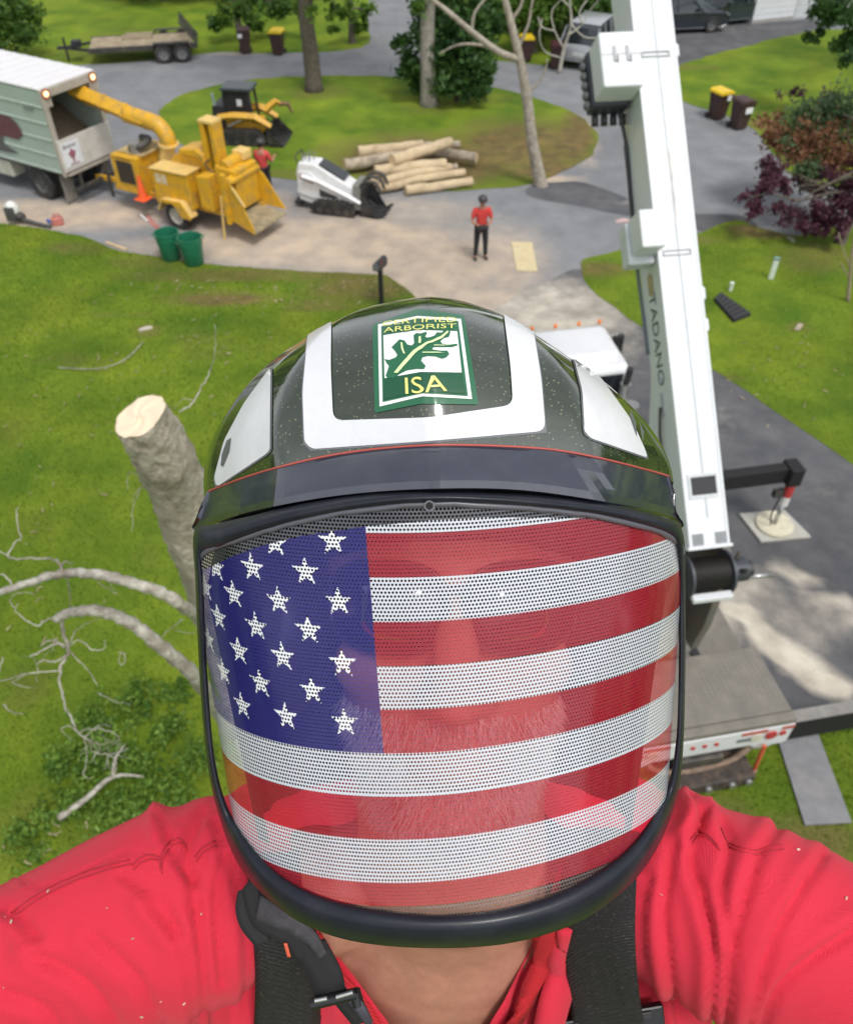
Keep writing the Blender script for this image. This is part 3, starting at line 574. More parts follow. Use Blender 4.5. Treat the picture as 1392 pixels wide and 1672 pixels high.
MB().prism([(tx0+.75,2.04),(tx1+.2,2.0),(tx1+.35,1.72),(tx1+.3,2.1),(tx1+.05,2.22),(tx0+.8,2.15)], yf+.35, yf+1.0).build('drum_hood', YEL, t, bevel=.02)
# discharge chute
yc = yf+.85
c0 = L(268,262,yc); c1 = L(274,228,yc); c2 = L(262,206,yc); c3 = L(243,193,yc); c4 = L(205,181,yc); c5 = L(158,171,yc)
MB().tube([(c0[0]+.02,yc,c0[1]-.45),(c1[0]-.02,yc,c1[1]-.1)], [.42,.25], 4).build('chute_base', YELP, t, bevel=.02)
MB().tube(smoothline([(c1[0],yc,c1[1]-.12),(c1[0],yc,c1[1]+.05),(c2[0]-.02,yc,c2[1]-.02),(c3[0],yc,c3[1]-.08),(c4[0],yc,c4[1]-.09)], 5), [.235]*21, 12).build('chute_elbow', YEL, t, smooth=True)
tw_ = Vector((-10.9,24.9,0)) + Matrix.Rotation(math.atan2(-.5,.87), 3, 'Z') @ Vector((-.45,1.55,2.92)); se = Matrix.Rotation(-rz, 3, 'Z') @ (tw_-Vector(O)); ss = Vector((c3[0]-.10,yc,c3[1]-.10))
MB().tube([ss, se], [.27,.25], 4).build('chute_spout', YEL, t, bevel=.02)
for q in (.25, .55, .8):
    ff0 = ss.lerp(se, q); MB().tube([ff0, ff0+(se-ss).normalized()*.05], [.29,.29], 4).build('spout_flange', YEL, t)
MB().cyl((c1[0],yc,c1[1]-.16),(c1[0],yc,c1[1]-.10),.30,18).build('turn_ring', YELP, t, smooth=True, auto=30)
# lift mast
yp = yf+.45
p0 = L(322,200,yp); p1 = L(350,200,yp); px0, px1 = p0[0]+.02, p0[0]+.50; pz = p0[1]
ms = MB().box(px0, px0+.15, yp, yp+.42, .7, pz).build('mast_post', YEL, t, bevel=.02)
MB().box(px1-.15, px1, yp, yp+.42, .7, pz).build('mast_post', YEL, t, bevel=.02)
MB().box(px0-.01, px1+.01, yp-.01, yp+.43, pz, pz+.09).build('mast_cap', YELP, t, bevel=.015)
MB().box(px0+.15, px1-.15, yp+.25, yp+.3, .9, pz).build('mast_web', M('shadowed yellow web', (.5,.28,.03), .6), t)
MB().cyl((px0+.25,yp+.15,1.4),(px0+.25,yp+.15,pz-.3),.05,10).build('hydraulic_ram', BLK, t, smooth=True); MB().cyl((px0+.25,yp+.15,pz-.35),(px0+.25,yp+.15,pz-.02),.025,8).build('ram_rod', CHR, t)
MB().tube(smoothline([(px0+.2,yp,2.0),(px0+.1,yp-.12,1.9),(px0+.3,yp-.1,1.7),(px0+.5,yp-.08,1.85)], 4), .022, 6).build('hydraulic_hose', BLK, t)
cl = L(317,276,yf-.05); cr2 = L(337,278,yf-.05)
MB().prism([(cl[0],.78),(cr2[0],.72),(cr2[0],1.72),(cl[0],1.68)], yf-.05, yf+.35).build('control_box', YEL, t, bevel=.03)
# feed rollers housing and hopper
hx = L(368,292,yf)[0]
MB().prism([(px1-.05,.75),(hx+.1,.75),(hx+.15,1.9),(px1,1.95)], yf+.25, yf+1.25).build('feed_housing', YEL, t, bevel=.03)
MB().cyl((px1+.3,yf+.3,1.95),(px1+.3,yf+1.2,2.0),.17,14).build('feed_motor', YEL, t, smooth=True, auto=30)
MB().box(px1+.15, px1+.55, yf+.9, yf+1.3, 1.95, 2.2).build('motor_cover', YELP, t, bevel=.03)
MB().cyl((hx-.25,yf+.1,.6),(hx-.2,yf+.1,1.85),.05,8).build('support_leg', YEL, t)
MB().cyl((hx-.30,yf-.12,.02),(hx-.18,yf-.1,1.3),.035,8).build('jack_stand', YELP, t)
fx = hx+.86; zf = .62
hp = MB().add([(hx,yf,zf),(hx,yf+1.25,zf),(fx,yf-.12,zf-.18),(fx,yf+1.37,zf-.18),(hx,yf,zf-.05),(hx,yf+1.25,zf-.05),(fx,yf-.12,zf-.23),(fx,yf+1.37,zf-.23)], [(0,2,3,1),(4,5,7,6),(2,6,7,3),(0,4,6,2),(1,3,7,5)]).build('feed_table', M('scuffed feed table', (.27,.23,.15), .6, var=.3, vs_=5, dirt=(.55,.42,.2), dirt_amt=.5, ds=4), t)
MB().add([(hx,yf,zf),(hx,yf,1.75),(hx+.32,yf-.04,1.55),(fx,yf-.12,zf-.05),(hx,yf-.04,zf),(hx,yf-.04,1.75),(hx+.32,yf-.08,1.55),(fx,yf-.16,zf-.05),(fx,yf-.12,zf-.2),(fx,yf-.16,zf-.2)], [(0,1,2,3),(4,7,6,5),(1,5,6,2),(2,6,7,3),(0,3,8),(4,9,7),(3,7,9,8)]).build('hopper_side', YEL, t)
MB().add([(hx,yf+1.25,zf),(hx,yf+1.25,1.75),(hx+.28,yf+1.29,1.5),(fx,yf+1.37,zf-.05),(hx,yf+1.29,zf),(hx,yf+1.29,1.75),(hx+.28,yf+1.33,1.5),(fx,yf+1.41,zf-.05)], [(0,3,2,1),(4,5,6,7),(1,2,6,5),(2,3,7,6)]).build('hopper_side', YEL, t)
MB().add([(hx,yf,1.72),(hx,yf+1.25,1.72),(hx+.2,yf-.04,1.66),(hx+.2,yf+1.29,1.66),(hx,yf,1.80),(hx,yf+1.25,1.80),(hx+.2,yf-.04,1.73),(hx+.2,yf+1.29,1.73)], [(4,6,7,5),(0,1,3,2),(2,3,7,6),(0,2,6,4),(1,5,7,3)]).build('hopper_top_bar', YEL, t)
MB().box(hx-.02, hx+.0, yf+.05, yf+1.2, zf, 1.72).build('feed_opening', M('dark rubber curtain', (.10,.07,.03), .8), t)
MB().beam((hx+.25,yf-.1,1.62),(hx+.62,yf-.12,1.15),.05,.05).build('control_bar', YELP, t)
MB().prism([(hx-.12,.5),(hx+.02,.5),(hx+.02,1.9),(hx-.12,1.9)], yf-.12, yf+.02).build('hopper_post', YEL, t, bevel=.01)
# chassis, wheel, fender
MB().box(ex0-.4, hx+.2, yf+.25, yf+.35, .5, .66).build('chassis_rail', YEL, t, bevel=.01); MB().box(ex0-.4, hx+.2, yf+1.2, yf+1.3, .5, .66).build('chassis_rail', YEL, t, bevel=.01)
wx = .36
for y, sgn in ((yf-.12,-1), (yf+1.5,1)): wheel(t, (wx,y,.4), (0,sgn,0), .40, .26, M('white spoke rim', (.45,.42,.36), .6))
MB().cyl((wx,yf,.4),(wx,yf+1.5,.4),.06,8).build('axle', BLK, t)
for y in (yf-.3, yf+1.36):
    MB().prism([(wx-.62,.50),(wx-.42,.86),(wx+.35,.90),(wx+.62,.48),(wx+.58,.46),(wx+.33,.86),(wx-.40,.82),(wx-.58,.48)], y, y+.32).build('fender', YELP, t, bevel=.008)
MB().prism([(wx-.42,.87),(wx+.35,.91),(wx+.62,.50),(wx+.62,.44),(wx+.3,.44),(wx+.05,.80),(wx-.38,.80)], yf-.33, yf-.30).build('fender_skirt', YEL, t)
MB().beam((ex0-.4,yf+.75,.52),(ex0-1.7,yf+.75,.48),.12,.12).build('drawbar', YEL, t); MB().cyl((ex0-1.0,yf+.6,.04),(ex0-1.0,yf+.6,.8),.05,8).build('tongue_jack', DST, t)
# orange cone hung on the engine housing
c = Vector(O) + Matrix.Rotation(rz, 3, 'Z') @ Vector((ex1+.12, yf-.14, .62))
cn_ = empty('traffic_cone', c, rz, 'orange traffic cone hung upright on the side of the yellow chipper', 'traffic cone')
OR = M('cone orange', (.85,.12,.03), .5, var=.06)
MB().tube([(0,0,.04),(0,0,.3),(0,0,.7)], [.15,.10,.03], 16).build('cone_body', OR, cn_, smooth=True, auto=40)
MB().slab([(-.2,-.2),(.2,-.2),(.2,.2),(-.2,.2)], 0, .045).build('cone_base', OR, cn_, bevel=.02)

# ---- people
def skin_body(name, verts, edges, radii, mat, parent, sub=2, root=0, **k):
    me = bpy.data.meshes.new(name); me.from_pydata([tuple(v) for v in verts], edges, []); o = bpy.data.objects.new(name, me); col.objects.link(o)
    sk = o.modifiers.new('skin', 'SKIN'); sk.use_smooth_shade = True
    for i, r_ in enumerate(radii): 
        sv = me.skin_vertices[0].data[i]; sv.radius = r_ if hasattr(r_, '__len__') else (r_, r_); sv.use_root = (i == root)
    sb = o.modifiers.new('sub', 'SUBSURF'); sb.levels = sub; sb.render_levels = sub
    bpy.context.view_layer.update()
    m2 = bpy.data.meshes.new_from_object(o.evaluated_get(bpy.context.evaluated_depsgraph_get())); bpy.data.objects.remove(o); bpy.data.meshes.remove(me)
    m2.name = name; m2.materials.clear(); return link(name, m2, mat, parent, smooth=True, **k)
def bone_chain(j, chains, rad):
    names = []; idx = {}; V_ = []; E_ = []; Rr = []
    def g_(n_):
        if n_ not in idx: idx[n_] = len(V_); V_.append(j[n_]); Rr.append(rad[n_])
        return idx[n_]
    for c_ in chains:
        for a_, b_ in zip(c_, c_[1:]): E_.append((g_(a_), g_(b_)))
    return V_, E_, Rr
SKIN = M('worker skin', (.42,.20,.13), .55, var=.08, vs_=30)  # even skin colour of the two ground workers
def person(loc, rz, label, shirt, arms, helmet_col, group=None, holding=None, turn=0):
    p = empty('person', loc, rz, label, 'person', group)
    J = dict(pel=(0,0,.96), spine=(0,.01,1.15), chest=(0,.01,1.36), neck=(0,0,1.50), head0=(0,-.02,1.60), head1=(0,-.02,1.72),
        hl=(-.10,0,.92), kl=(-.12,-.02,.50), al=(-.13,.02,.09), tl=(-.15,-.13,.04), hr=(.10,0,.92), kr=(.13,-.02,.50), ar=(.15,.02,.09), tr=(.18,-.12,.04))
    for s_, n_ in ((-1,'L'), (1,'R')):
        e_, w_, h_ = arms[0 if s_ < 0 else 1]
        J['s'+n_] = (s_*.19,.01,1.42); J['e'+n_] = e_; J['w'+n_] = w_; J['h'+n_] = h_
        wv = Vector(h_)-Vector(w_)
        for q in range(4): J['f%d%s' % (q, n_)] = tuple(Vector(h_)+wv*(.75+.1*(q in (1, 2)))+Vector((s_*(q-1.5)*.02, 0, -.012*q)))
        J['th'+n_] = tuple(Vector(w_)+wv*.8+Vector((-s_*.045, 0, .01)))
    ch = [('pel','spine','chest','neck','head0','head1'), ('pel','hl','kl','al','tl'), ('pel','hr','kr','ar','tr')]
    for n_ in 'LR': ch += [('chest','s'+n_,'e'+n_,'w'+n_,'h'+n_), ('w'+n_,'th'+n_)] + [('h'+n_, 'f%d%s' % (q, n_)) for q in range(4)]
    rad = {k_: .04 for k_ in J}; rad.update(pel=(.13,.10), spine=(.12,.09), chest=(.14,.10), neck=.055, head0=(.075,.09), head1=(.07,.085), hl=.085, hr=.085, kl=.058, kr=.058, al=.042, ar=.042, tl=.035, tr=.035, sL=.06, sR=.06, eL=.042, eR=.042, wL=.028, wR=.028, hL=.03, hR=.03)
    for n_ in 'LR':
        rad['th'+n_] = .012
        for q in range(4): rad['f%d%s' % (q, n_)] = .010
    V_, E_, R_ = bone_chain(J, ch, rad); b_ = skin_body('body', V_, E_, R_, SKIN, p)
    f_ = MB(); f_.ball((0,-.112,1.655),(.014,.022,.02),8,6); f_.build('nose', SKIN, p, smooth=True)
    MB().ball((0,-.02,1.655),(.085,.10,.115),14,10).build('hair', M('dark hair', (.03,.02,.015), .9), p, smooth=True).location = (0,.018,.02)
    for s_ in (-1, 1): MB().ball((s_*.032,-.112,1.675),(.012,.008,.008),8,6).build('eye', M('eye dark', (.02,.015,.012), .3), p)
    MB().box(-.025,.025,-.117,-.105,1.603,1.611).build('mouth', M('lip', (.25,.08,.07), .6), p)
    R2 = {k_: (tuple(v*1.18+.012 for v in r_) if hasattr(r_, '__len__') else r_*1.18+.012) for k_, r_ in rad.items()}
    J2 = dict(J); J2['mL'] = tuple(Vector(J['sL']).lerp(Vector(J['eL']), .8)); J2['mR'] = tuple(Vector(J['sR']).lerp(Vector(J['eR']), .8)); R2['mL'] = R2['mR'] = .066
    J2['nk'] = (0,0,1.455); R2['nk'] = .075; J2['hem'] = (0,0,.86); R2['hem'] = (.16,.13)
    V_, E_, R_ = bone_chain(J2, [('hem','spine','chest','nk'), ('chest','sL','mL'), ('chest','sR','mR')], R2); skin_body('shirt', V_, E_, R_, shirt, p)
    V_, E_, R_ = bone_chain(J2, [('pel','hl','kl','al'), ('pel','hr','kr','ar')], R2); skin_body('trousers', V_, E_, R_, M('dark work trousers', (.02,.02,.025), .85), p)
    for s_, a_, t_ in ((-1,'al','tl'), (1,'ar','tr')):
        A_, T_ = Vector(J[a_]), Vector(J[t_]); skin_body('boot', [A_+Vector((0,0,.1)), A_+Vector((0,.01,-.02)), T_+Vector((0,-.02,.005))], [(0,1),(1,2)], [.058,.052,(.052,.038)], M('black boot', (.02,.018,.016), .6), p)
    return p, J
RSH = M('red work shirt', (.55,.045,.04), .85, var=.15, vs_=8, bump=.5, bs=18)
def hard_hat(c, rz, label, colr, name):
    h = empty('work_helmet', c, rz, label, 'helmet')
    sh = MB(); n = 16; prof = [(.13,.0),(.128,.03),(.115,.075),(.08,.11),(.035,.125),(.001,.128)]
    for i in range(6): pass
    sh.tube([(0,0,z) for _, z in prof], [r_ for r_, _ in prof], n); sh.build('shell', M(name, colr, .35), h, smooth=True)
    MB().slab([(.125*math.cos(a_)*(1.0), -.16+.0+.125*math.sin(a_)*.4+.04) for a_ in np.linspace(math.pi, 2*math.pi, 9)]+[(.10,-.07),(-.10,-.07)], .0, .012).build('brim', MATS[name], h)
    return h
b = G(783,423)
p, J = person(b, R(6), 'person in a red shirt and black trousers standing on the road, holding a remote control', RSH, [((-.27,-.05,1.13),(-.13,-.26,1.10),(-.07,-.31,1.11)), ((.27,-.05,1.13),(.13,-.26,1.10),(.07,-.31,1.11))], None)
hard_hat(b+Vector((0,-.02,1.70)), R(6), 'dark helmet on the head of the person standing with the remote control', (.05,.045,.05), 'dark helmet plastic')
rc = empty('remote_control', b+Vector((.03,-.33,1.09)), R(6), 'black crane remote control held in both hands by the person on the road', 'remote control')
MB().box(-.12,.12,-.06,.06,-.03,.04).build('control_case', BLK, rc, bevel=.015)
for x in (-.06,.06): MB().cyl((x,0,.04),(x,0,.085),.01,8).build('joystick', CHR, rc)
b = G(437,324)
person(b, R(160), 'person in a red shirt seen from behind beside the chipper feed hopper', M('bright red shirt', (.62,.07,.07), .85, var=.12, vs_=8), [((-.27,-.08,1.14),(-.22,-.32,1.2),(-.20,-.42,1.22)), ((.26,-.02,1.12),(.24,-.22,1.02),(.22,-.30,1.0))], None)
hard_hat(b+Vector((0,.02,1.70)), R(160), 'dark helmet on the head of the person by the chipper', (.05,.05,.05), 'dark helmet plastic')

# ---- green tubs with tools
TUB = M('green plastic tub', (.015,.16,.085), .4, var=.1, vs_=4, dirt=(.12,.2,.15), dirt_amt=.3)
def tub(px, py, label, rz=0):
    t = empty('garden_tub', G(px, py), rz, label, 'tub', 'green plastic tubs by the road'); h, r0, r1 = .78, .26, .33
    m = MB(); m.wheelring((0,0,0),(0,0,1),[(.0,.001),(.0,r0*.9),(.03,r0),(h*.72,r1*.94),(h*.73,r1*.985),(h,r1),(h,r1-.02),(h*.7,r1*.9),(.05,r0-.03),(.05,.001)],26) if False else None
    prof = [(.001,.0),(r0*.9,0),(r0,.03),(r1*.93,h*.72),(r1*.98,h*.73),(r1*1.0,h-.03),(r1*1.04,h-.02),(r1*1.04,h),(r1-.02,h),(r1*.88,h*.7),(r0-.03,.06),(.001,.05)]
    n = 28; v = []
    for j in range(n):
        a_ = 2*math.pi*j/n; v += [(r_*math.cos(a_), r_*math.sin(a_), z) for r_, z in prof]
    k_ = len(prof); f = [(j*k_+i, ((j+1) % n)*k_+i, ((j+1) % n)*k_+i+1, j*k_+i+1) for j in range(n) for i in range(k_-1)]
    m.add(v, f); m.build('tub_body', TUB, t, smooth=True, auto=40)
    for s_ in (-1, 1): MB().tube(smoothline([(s_*r1*1.0,-.09,h-.1),(s_*(r1+.06),-.05,h-.06),(s_*(r1+.06),.05,h-.06),(s_*r1*1.0,.09,h-.1)], 3), .014, 6).build('handle', TUB, t, smooth=True)
    return t
tub(281,422,'left green plastic tub of the pair, with red handled loppers leaning out'); tub(318,430,'right green plastic tub of the pair, empty of tools', .6)
lp = empty('lopping_shears', G(262,402), 0, 'red and white handled long loppers leaning out of the left green tub', 'loppers')
o_ = Vector(lp.location)
a0 = AY(278,392,o_.y-.35)-o_; a1 = AY(229,350,o_.y-.1)-o_; a2 = AY(240,352,o_.y-.1)-o_
MB().tube([a0, a0.lerp(a1,.75)], .018, 8).build('handle', M('red grip', (.5,.05,.05), .5), lp); MB().tube([a0.lerp(a1,.75), a1], .022, 8).build('grip', M('white grip', (.75,.70,.72), .5), lp)
MB().tube([a0+Vector((.05,0,0)), a2], .018, 8).build('handle', MATS['red grip'], lp); MB().ball(a0, (.05,.03,.06)).build('pivot', MATS['red grip'], lp, smooth=True)

# ---- backpack blower, jug, planks
b = G(40,366); t = empty('backpack_blower', b, R(-10), 'white and grey backpack leaf blower lying on the road edge at far left', 'leaf blower')
MB().ball((-.3,.1,.38),(.22,.2,.26),14,10).build('fan_housing', M('white blower plastic', (.70,.70,.66), .45, dirt=(.3,.28,.24), dirt_amt=.4), t, smooth=True)
MB().box(-.42,-.15,-.16,-.02,.12,.52).build('back_frame', M('dark grey plastic', (.07,.07,.07), .6), t, bevel=.03)
MB().cyl((-.30,-.17,.34),(-.30,-.10,.34),.10,14).build('fan_grille', M('dark grey plastic', (.07,.07,.07), .6), t, smooth=True, auto=30)
MB().ball((-.1,.05,.2),(.18,.16,.14),12,8).build('engine_cover', DST, t, smooth=True)
MB().tube(smoothline([(-.05,0,.15),(.2,-.02,.12),(.5,-.08,.09),(.95,-.14,.06)], 4), [.06]*6+[.055]*7, 10).build('blower_tube', M('dark grey plastic', (.07,.07,.07), .6), t, smooth=True)
b = G(92,368); t = empty('fuel_jug', b, .3, 'small faded red and blue fuel jug on the road beside the leaf blower', 'jug')
MB().box(-.1,.24,-.1,.12,0,.25).build('jug_body', M('faded red plastic', (.50,.17,.14), .5, var=.2), t, bevel=.06, bseg=3); MB().tube(smoothline([(-.02,0,.24),(.04,0,.33),(.14,0,.33),(.2,0,.24)], 3), .022, 6).build('handle', MATS['faded red plastic'], t)
MB().cyl((-.12,0,.1),(-.2,0,.2),.06,10).build('cap', M('blue cap', (.08,.12,.35), .5), t)
def plank(a, b_, label, w_=.09):
    p0, p1 = G(*a), G(*b_); c = (p0+p1)/2; rz_ = math.atan2(p1.y-p0.y, p1.x-p0.x); l_ = (p1-p0).length
    t = empty('wood_board', c+Vector((0,0,.012)), rz_, label, 'board'); MB().box(-l_/2,l_/2,-w_/2,w_/2,0,.035).build('board', M('fresh split wood', (.55,.42,.24), .8, var=.2), t, bevel=.005)
plank((174,397),(207,409),'pale split wooden board lying in the grass edge left of the green tubs')
p0, p1 = G(205,412), G(215,411)
b = G(855,419.5); t = empty('plywood_sheet', b+Vector((0,0,.01)), 0, 'rectangular sheet of pale plywood lying on the road right of the standing person', 'plywood')
q = [G(*c)-b for c in ((834,396),(868,397),(877,444),(843,443))]
MB().slab([(v_.x, v_.y) for v_ in q][::-1], 0, .02).build('sheet', M('plywood', (.60,.50,.30), .75, var=.12, vs_=8, dirt=(.45,.36,.2), dirt_amt=.4), t)
# mailbox
b = G(623,500); t = empty('mailbox', b, R(-25), 'black mailbox on a dark post at the lawn corner above the helmet', 'mailbox')
MB().box(-.05,.05,-.05,.05,-.05,1.08).build('post', M('black post', (.015,.015,.017), .6), t, bevel=.008)
MB().box(-.09,.09,-.22,.22,1.08,1.12).build('shelf', MATS['black post'], t)
m = MB(); pr = [(-.085,1.12),(.085,1.12),(.085,1.22)]+[(.085*math.cos(a_), 1.22+.085*math.sin(a_)) for a_ in np.linspace(.3, 2.84, 7)]+[(-.085,1.22)]
m.prism(pr, -.24, .24); m.build('box', M('black metal box', (.035,.037,.04), .3), t, smooth=True, auto=40)
MB().prism([(x*.92, 1.12+(z-1.12)*.95+.004) for x, z in pr], -.25, -.241).build('door', M('grey box door', (.16,.17,.18), .3), t)
MB().box(.088,.094,-.1,-.08,1.2,1.36).build('flag', RED, t)

# ---- log pile
LOGB = M('log bark', (.38,.32,.24), .9, var=.4, vs_=5, bump=.8, bs=16, dirt=(.20,.15,.10), dirt_amt=.55, ds=3); LOGE = M('cut wood end', (.66,.50,.30), .8, var=.15, vs_=20)
LOGP = M('pale stripped log', (.56,.44,.28), .85, var=.2, vs_=6, bump=.5, bs=16, dirt=(.28,.20,.12), dirt_amt=.8, ds=3)
logs = [((562,270),(690,248),.22,.30,LOGB,'thick grey log at the far left of the log pile, nearest the yellow loader'),
 ((585,248),(690,236),.19,.55,LOGP,'log lying at the back top left of the pile'),
 ((640,262),(735,232),.21,.80,LOGP,'light coloured log lying crosswise on top of the pile'),
 ((700,245),(778,258),.20,.35,LOGB,'log at the back right of the pile sticking out to the right'),
 ((612,280),(727,267),.20,.52,LOGP,'log in the middle of the pile with its left end showing'),
 ((590,301),(740,279),.15,.18,LOGP,'slim log in the lower left of the pile'),
 ((618,306),(758,282),.16,.22,LOGP,'pale slim log second from the front of the pile'),
 ((662,311),(770,296),.17,.17,LOGP,'short log lying foremost at the right of the pile'),
 ((605,262),(660,250),.17,.22,LOGB,'short grey log in the core of the pile'),
 ((680,240),(750,236),.16,.42,LOGB,'log half hidden behind the crosswise top log'),
 ((625,295),(735,272),.15,.40,LOGP,'slim log resting over the lower logs in the middle'),
 ((690,283),(745,272),.14,.30,LOGB,'thin log at the right between middle and front logs')]
for (a_, b2, r_, z_, m_, lab) in logs:
    d0, d1 = ray(*a_), ray(*b2); p0 = CAM+d0*((z_-HCAM)/d0.z); p1 = CAM+d1*((z_-HCAM)/d1.z); r_ *= .86; z_ = max(z_, r_+.02)
    t = empty('log', p0, 0, lab, 'log', 'logs stacked on the island'); p1 = p1-p0
    pts = smoothline(wob((0,0,0), p1, 5, .012, int(a_[0])), 3); k_ = len(pts)
    MB().tube(pts, [r_*(1.08-.16*i/k_)*(1+.05*math.sin(i*1.7+a_[0])) for i in range(k_)], 14, caps=False).build('bark', m_, t, smooth=True)
    for e0, e1, rr in ((pts[0], pts[1], r_*1.07), (pts[-1], pts[-2], r_*.92)):
        MB().cyl(e0, e0+(e1-e0).normalized()*.01, rr, 14).build('cut_end', LOGE, t)

# ---- wheelie bins
BRN = M('brown bin plastic', (.055,.028,.025), .5, var=.15); YLID = M('yellow bin lid', (.75,.52,.02), .4)
def wheelie(px, py, label, lid, rz, sc=1., note=None):
    t = empty('wheelie_bin', G(px, py), rz, label, 'bin', 'wheelie bins put out by the road'); s_ = sc
    b_ = MB(); b_.add([(x*s_*(.22 if z < .2 else .29), y*s_*(.24 if z < .2 else .32)+(.0), z*s_) for z in (.06,.95) for y in (-1,1) for x in (-1,1)], [(0,2,3,1),(4,5,7,6),(0,1,5,4),(2,6,7,3),(0,4,6,2),(1,3,7,5)])
    b_.build('bin_body', BRN, t, bevel=.03)
    MB().box(-.31*s_,.31*s_,-.35*s_,-.31*s_,.86*s_,.93*s_).build('rim', BRN, t, bevel=.01)
    MB().prism([(-.32*s_,.95*s_),(.32*s_,.95*s_),(.30*s_,1.03*s_),(.2*s_,1.08*s_),(-.2*s_,1.08*s_),(-.30*s_,1.03*s_)], -.38*s_, .36*s_).build('lid', lid, t, bevel=.015)
    MB().cyl((-.25*s_,.36*s_,.93*s_),(.25*s_,.36*s_,.93*s_),.02,8).build('handle', BRN, t)
    for x in (-.27,.27): MB().cyl(((x-.03)*s_,.24*s_,.11*s_),((x+.03)*s_,.24*s_,.11*s_),.11*s_,14).build('wheel', BLK, t)
    if note:
        MB().box(*note).build('notice', M('white paper notice', (.75,.75,.76), .6), t)
    return t
wheelie(402,87,'brown dark-lidded bin left of a yellow-lidded one, near the flat trailer\'s ramp', BRN, R(10), .95, (-.27,-.08,-.345,-.33,.70,.86))
wheelie(455,89,'brown bin with a yellow lid standing beside the oak tree drive', YLID, R(-8), .95)
wheelie(857,100,'yellow lidded brown bin behind the leaning dead tree', YLID, R(5), .95)
wheelie(906,112,'dark red brown bin in front of the silver car', M('dark red bin plastic', (.07,.02,.022), .5), R(0), .95)
wheelie(1168,194,'brown bin with a yellow lid on the road corner right of the crane boom', YLID, R(25), .98, (.02,.2,-.35,-.335,.72,.92))
wheelie(1203,210,'dark brown bin with a white notice, right of the yellow lidded one', BRN, R(20), .98, (-.1,.18,-.36,-.33,.62,.82))

# ---- cars
def car(px, py, rz, label, paint, L4=4.6, suv=True, W=1.85):
    t = empty('parked_car', G(px, py), rz, label, 'car'); H = 1.68 if suv else 1.45
    lo = [(-.5,.32),(-.495,.62),(-.47,.86 if suv else .78),(-.22,.95 if suv else .86),(.47,.98 if suv else .88),(.497,.80),(.5,.34),(.40,.22),(-.42,.22)]
    b_ = MB()
    # cross-sectioned body: belt wider than sill
    def ring(y, sx, dz=0): return [(x*L4*sx, y, z+dz) for x, z in lo]
    rings = [ring(-W/2*.93,.97,.02), ring(-W/2,.995), ring(-W/2*.35,1.0,.02), ring(W/2*.35,1.0,.02), ring(W/2,.995), ring(W/2*.93,.97,.02)]
    n_ = len(lo); v = [p for r_ in rings for p in r_]; f = [(i*n_+j, i*n_+(j+1) % n_, (i+1)*n_+(j+1) % n_, (i+1)*n_+j) for i in range(5) for j in range(n_)] + [tuple(range(n_))[::-1], tuple(5*n_+j for j in range(n_))]
    b_.add(v, f).build('body', paint, t, bevel=.05, bseg=3, smooth=True, auto=35)
    roof_lo = [(-.20,.93 if suv else .84),(-.07,H-.05),(.02,H),(.33 if suv else .22,H-.01),(.44 if suv else .38,H-.10 if suv else 1.0),(.475 if suv else .42,.96 if suv else .87)]
    def cab(y0, sc, zo): return [(x*L4, y0*(1 if z < 1.0 else sc), z-zo) for x, z in roof_lo]
    a_ = cab(-W/2*.92,.80,0); c_ = cab(W/2*.92,.80,0); n_ = len(a_)
    MB().add(a_+c_, [tuple(range(n_))[::-1], tuple(range(n_, 2*n_))]+[(i, (i+1) % n_, (i+1) % n_+n_, i+n_) for i in range(n_)]).build('windows', GLS, t)
    x0, x1 = roof_lo[1][0]*L4, roof_lo[3][0]*L4+(.25 if suv else 0)
    MB().add([(x0-.05,-W*.37,H-.06),(x1,-W*.37,H-.03),(x1,W*.37,H-.03),(x0-.05,W*.37,H-.06),(x0+.25,-W*.33,H+.03),(x1-.1,-W*.33,H+.02),(x1-.1,W*.33,H+.02),(x0+.25,W*.33,H+.03)], [(0,1,5,4),(1,2,6,5),(2,3,7,6),(3,0,4,7),(4,5,6,7),(0,3,2,1)]).build('roof', paint, t, bevel=.02, smooth=True)
    for s_ in (-1, 1):
        for (xa, za, xb, zb) in ((roof_lo[0][0],roof_lo[0][1],roof_lo[1][0],H-.05), (.10,.92,.10,H-.02), (.27,.92,.27,H-.03), (roof_lo[-1][0],roof_lo[-1][1],roof_lo[-2][0]-.01,H-.1)):
            MB().beam((xa*L4,s_*W/2*.925,za),(xb*L4,s_*W/2*.75,zb),.05,.07).build('pillar', paint, t)
        MB().box(-.16*L4,-.12*L4,s_*(W/2+.08)-.09,s_*(W/2+.08)+.09,.98,1.10).build('mirror', paint, t, bevel=.03)
        MB().box(-.497*L4,-.46*L4,s_*W*.36-.17,s_*W*.36+.17,.66,.78).build('headlight', CHR, t, bevel=.02)
        MB().box(.47*L4,.5*L4,s_*W*.40-.12,s_*W*.40+.12,.68,.95 if suv else .8).build('tail_light', RED, t, bevel=.02)
        for x in (-.31,.31): wheel(t, (x*L4,s_*(W/2-.10),.34), (0,s_,0), .34, .22, M('alloy rim', (.35,.36,.37), .35, metal=.7))
    MB().box(-.5*L4-.02,-.5*L4+.05,-.5,.5,.42,.66).build('front_grille', BLK, t, bevel=.02)
    MB().box(.5*L4-.02,.5*L4+.02,-.25,.25,.55,.68).build('licence_plate', M('plate', (.6,.62,.6), .5), t)
    MB().box(.5*L4-.08,.5*L4+.03,-W*.45,W*.45,.32,.50).build('rear_bumper', M('grey bumper', (.22,.22,.23), .5), t, bevel=.03)
    return t
car(968,92,R(243),'silver estate car parked at the roadside left of the white boom box', M('silver car paint', (.42,.44,.46), .3, metal=.3, coat=.5))
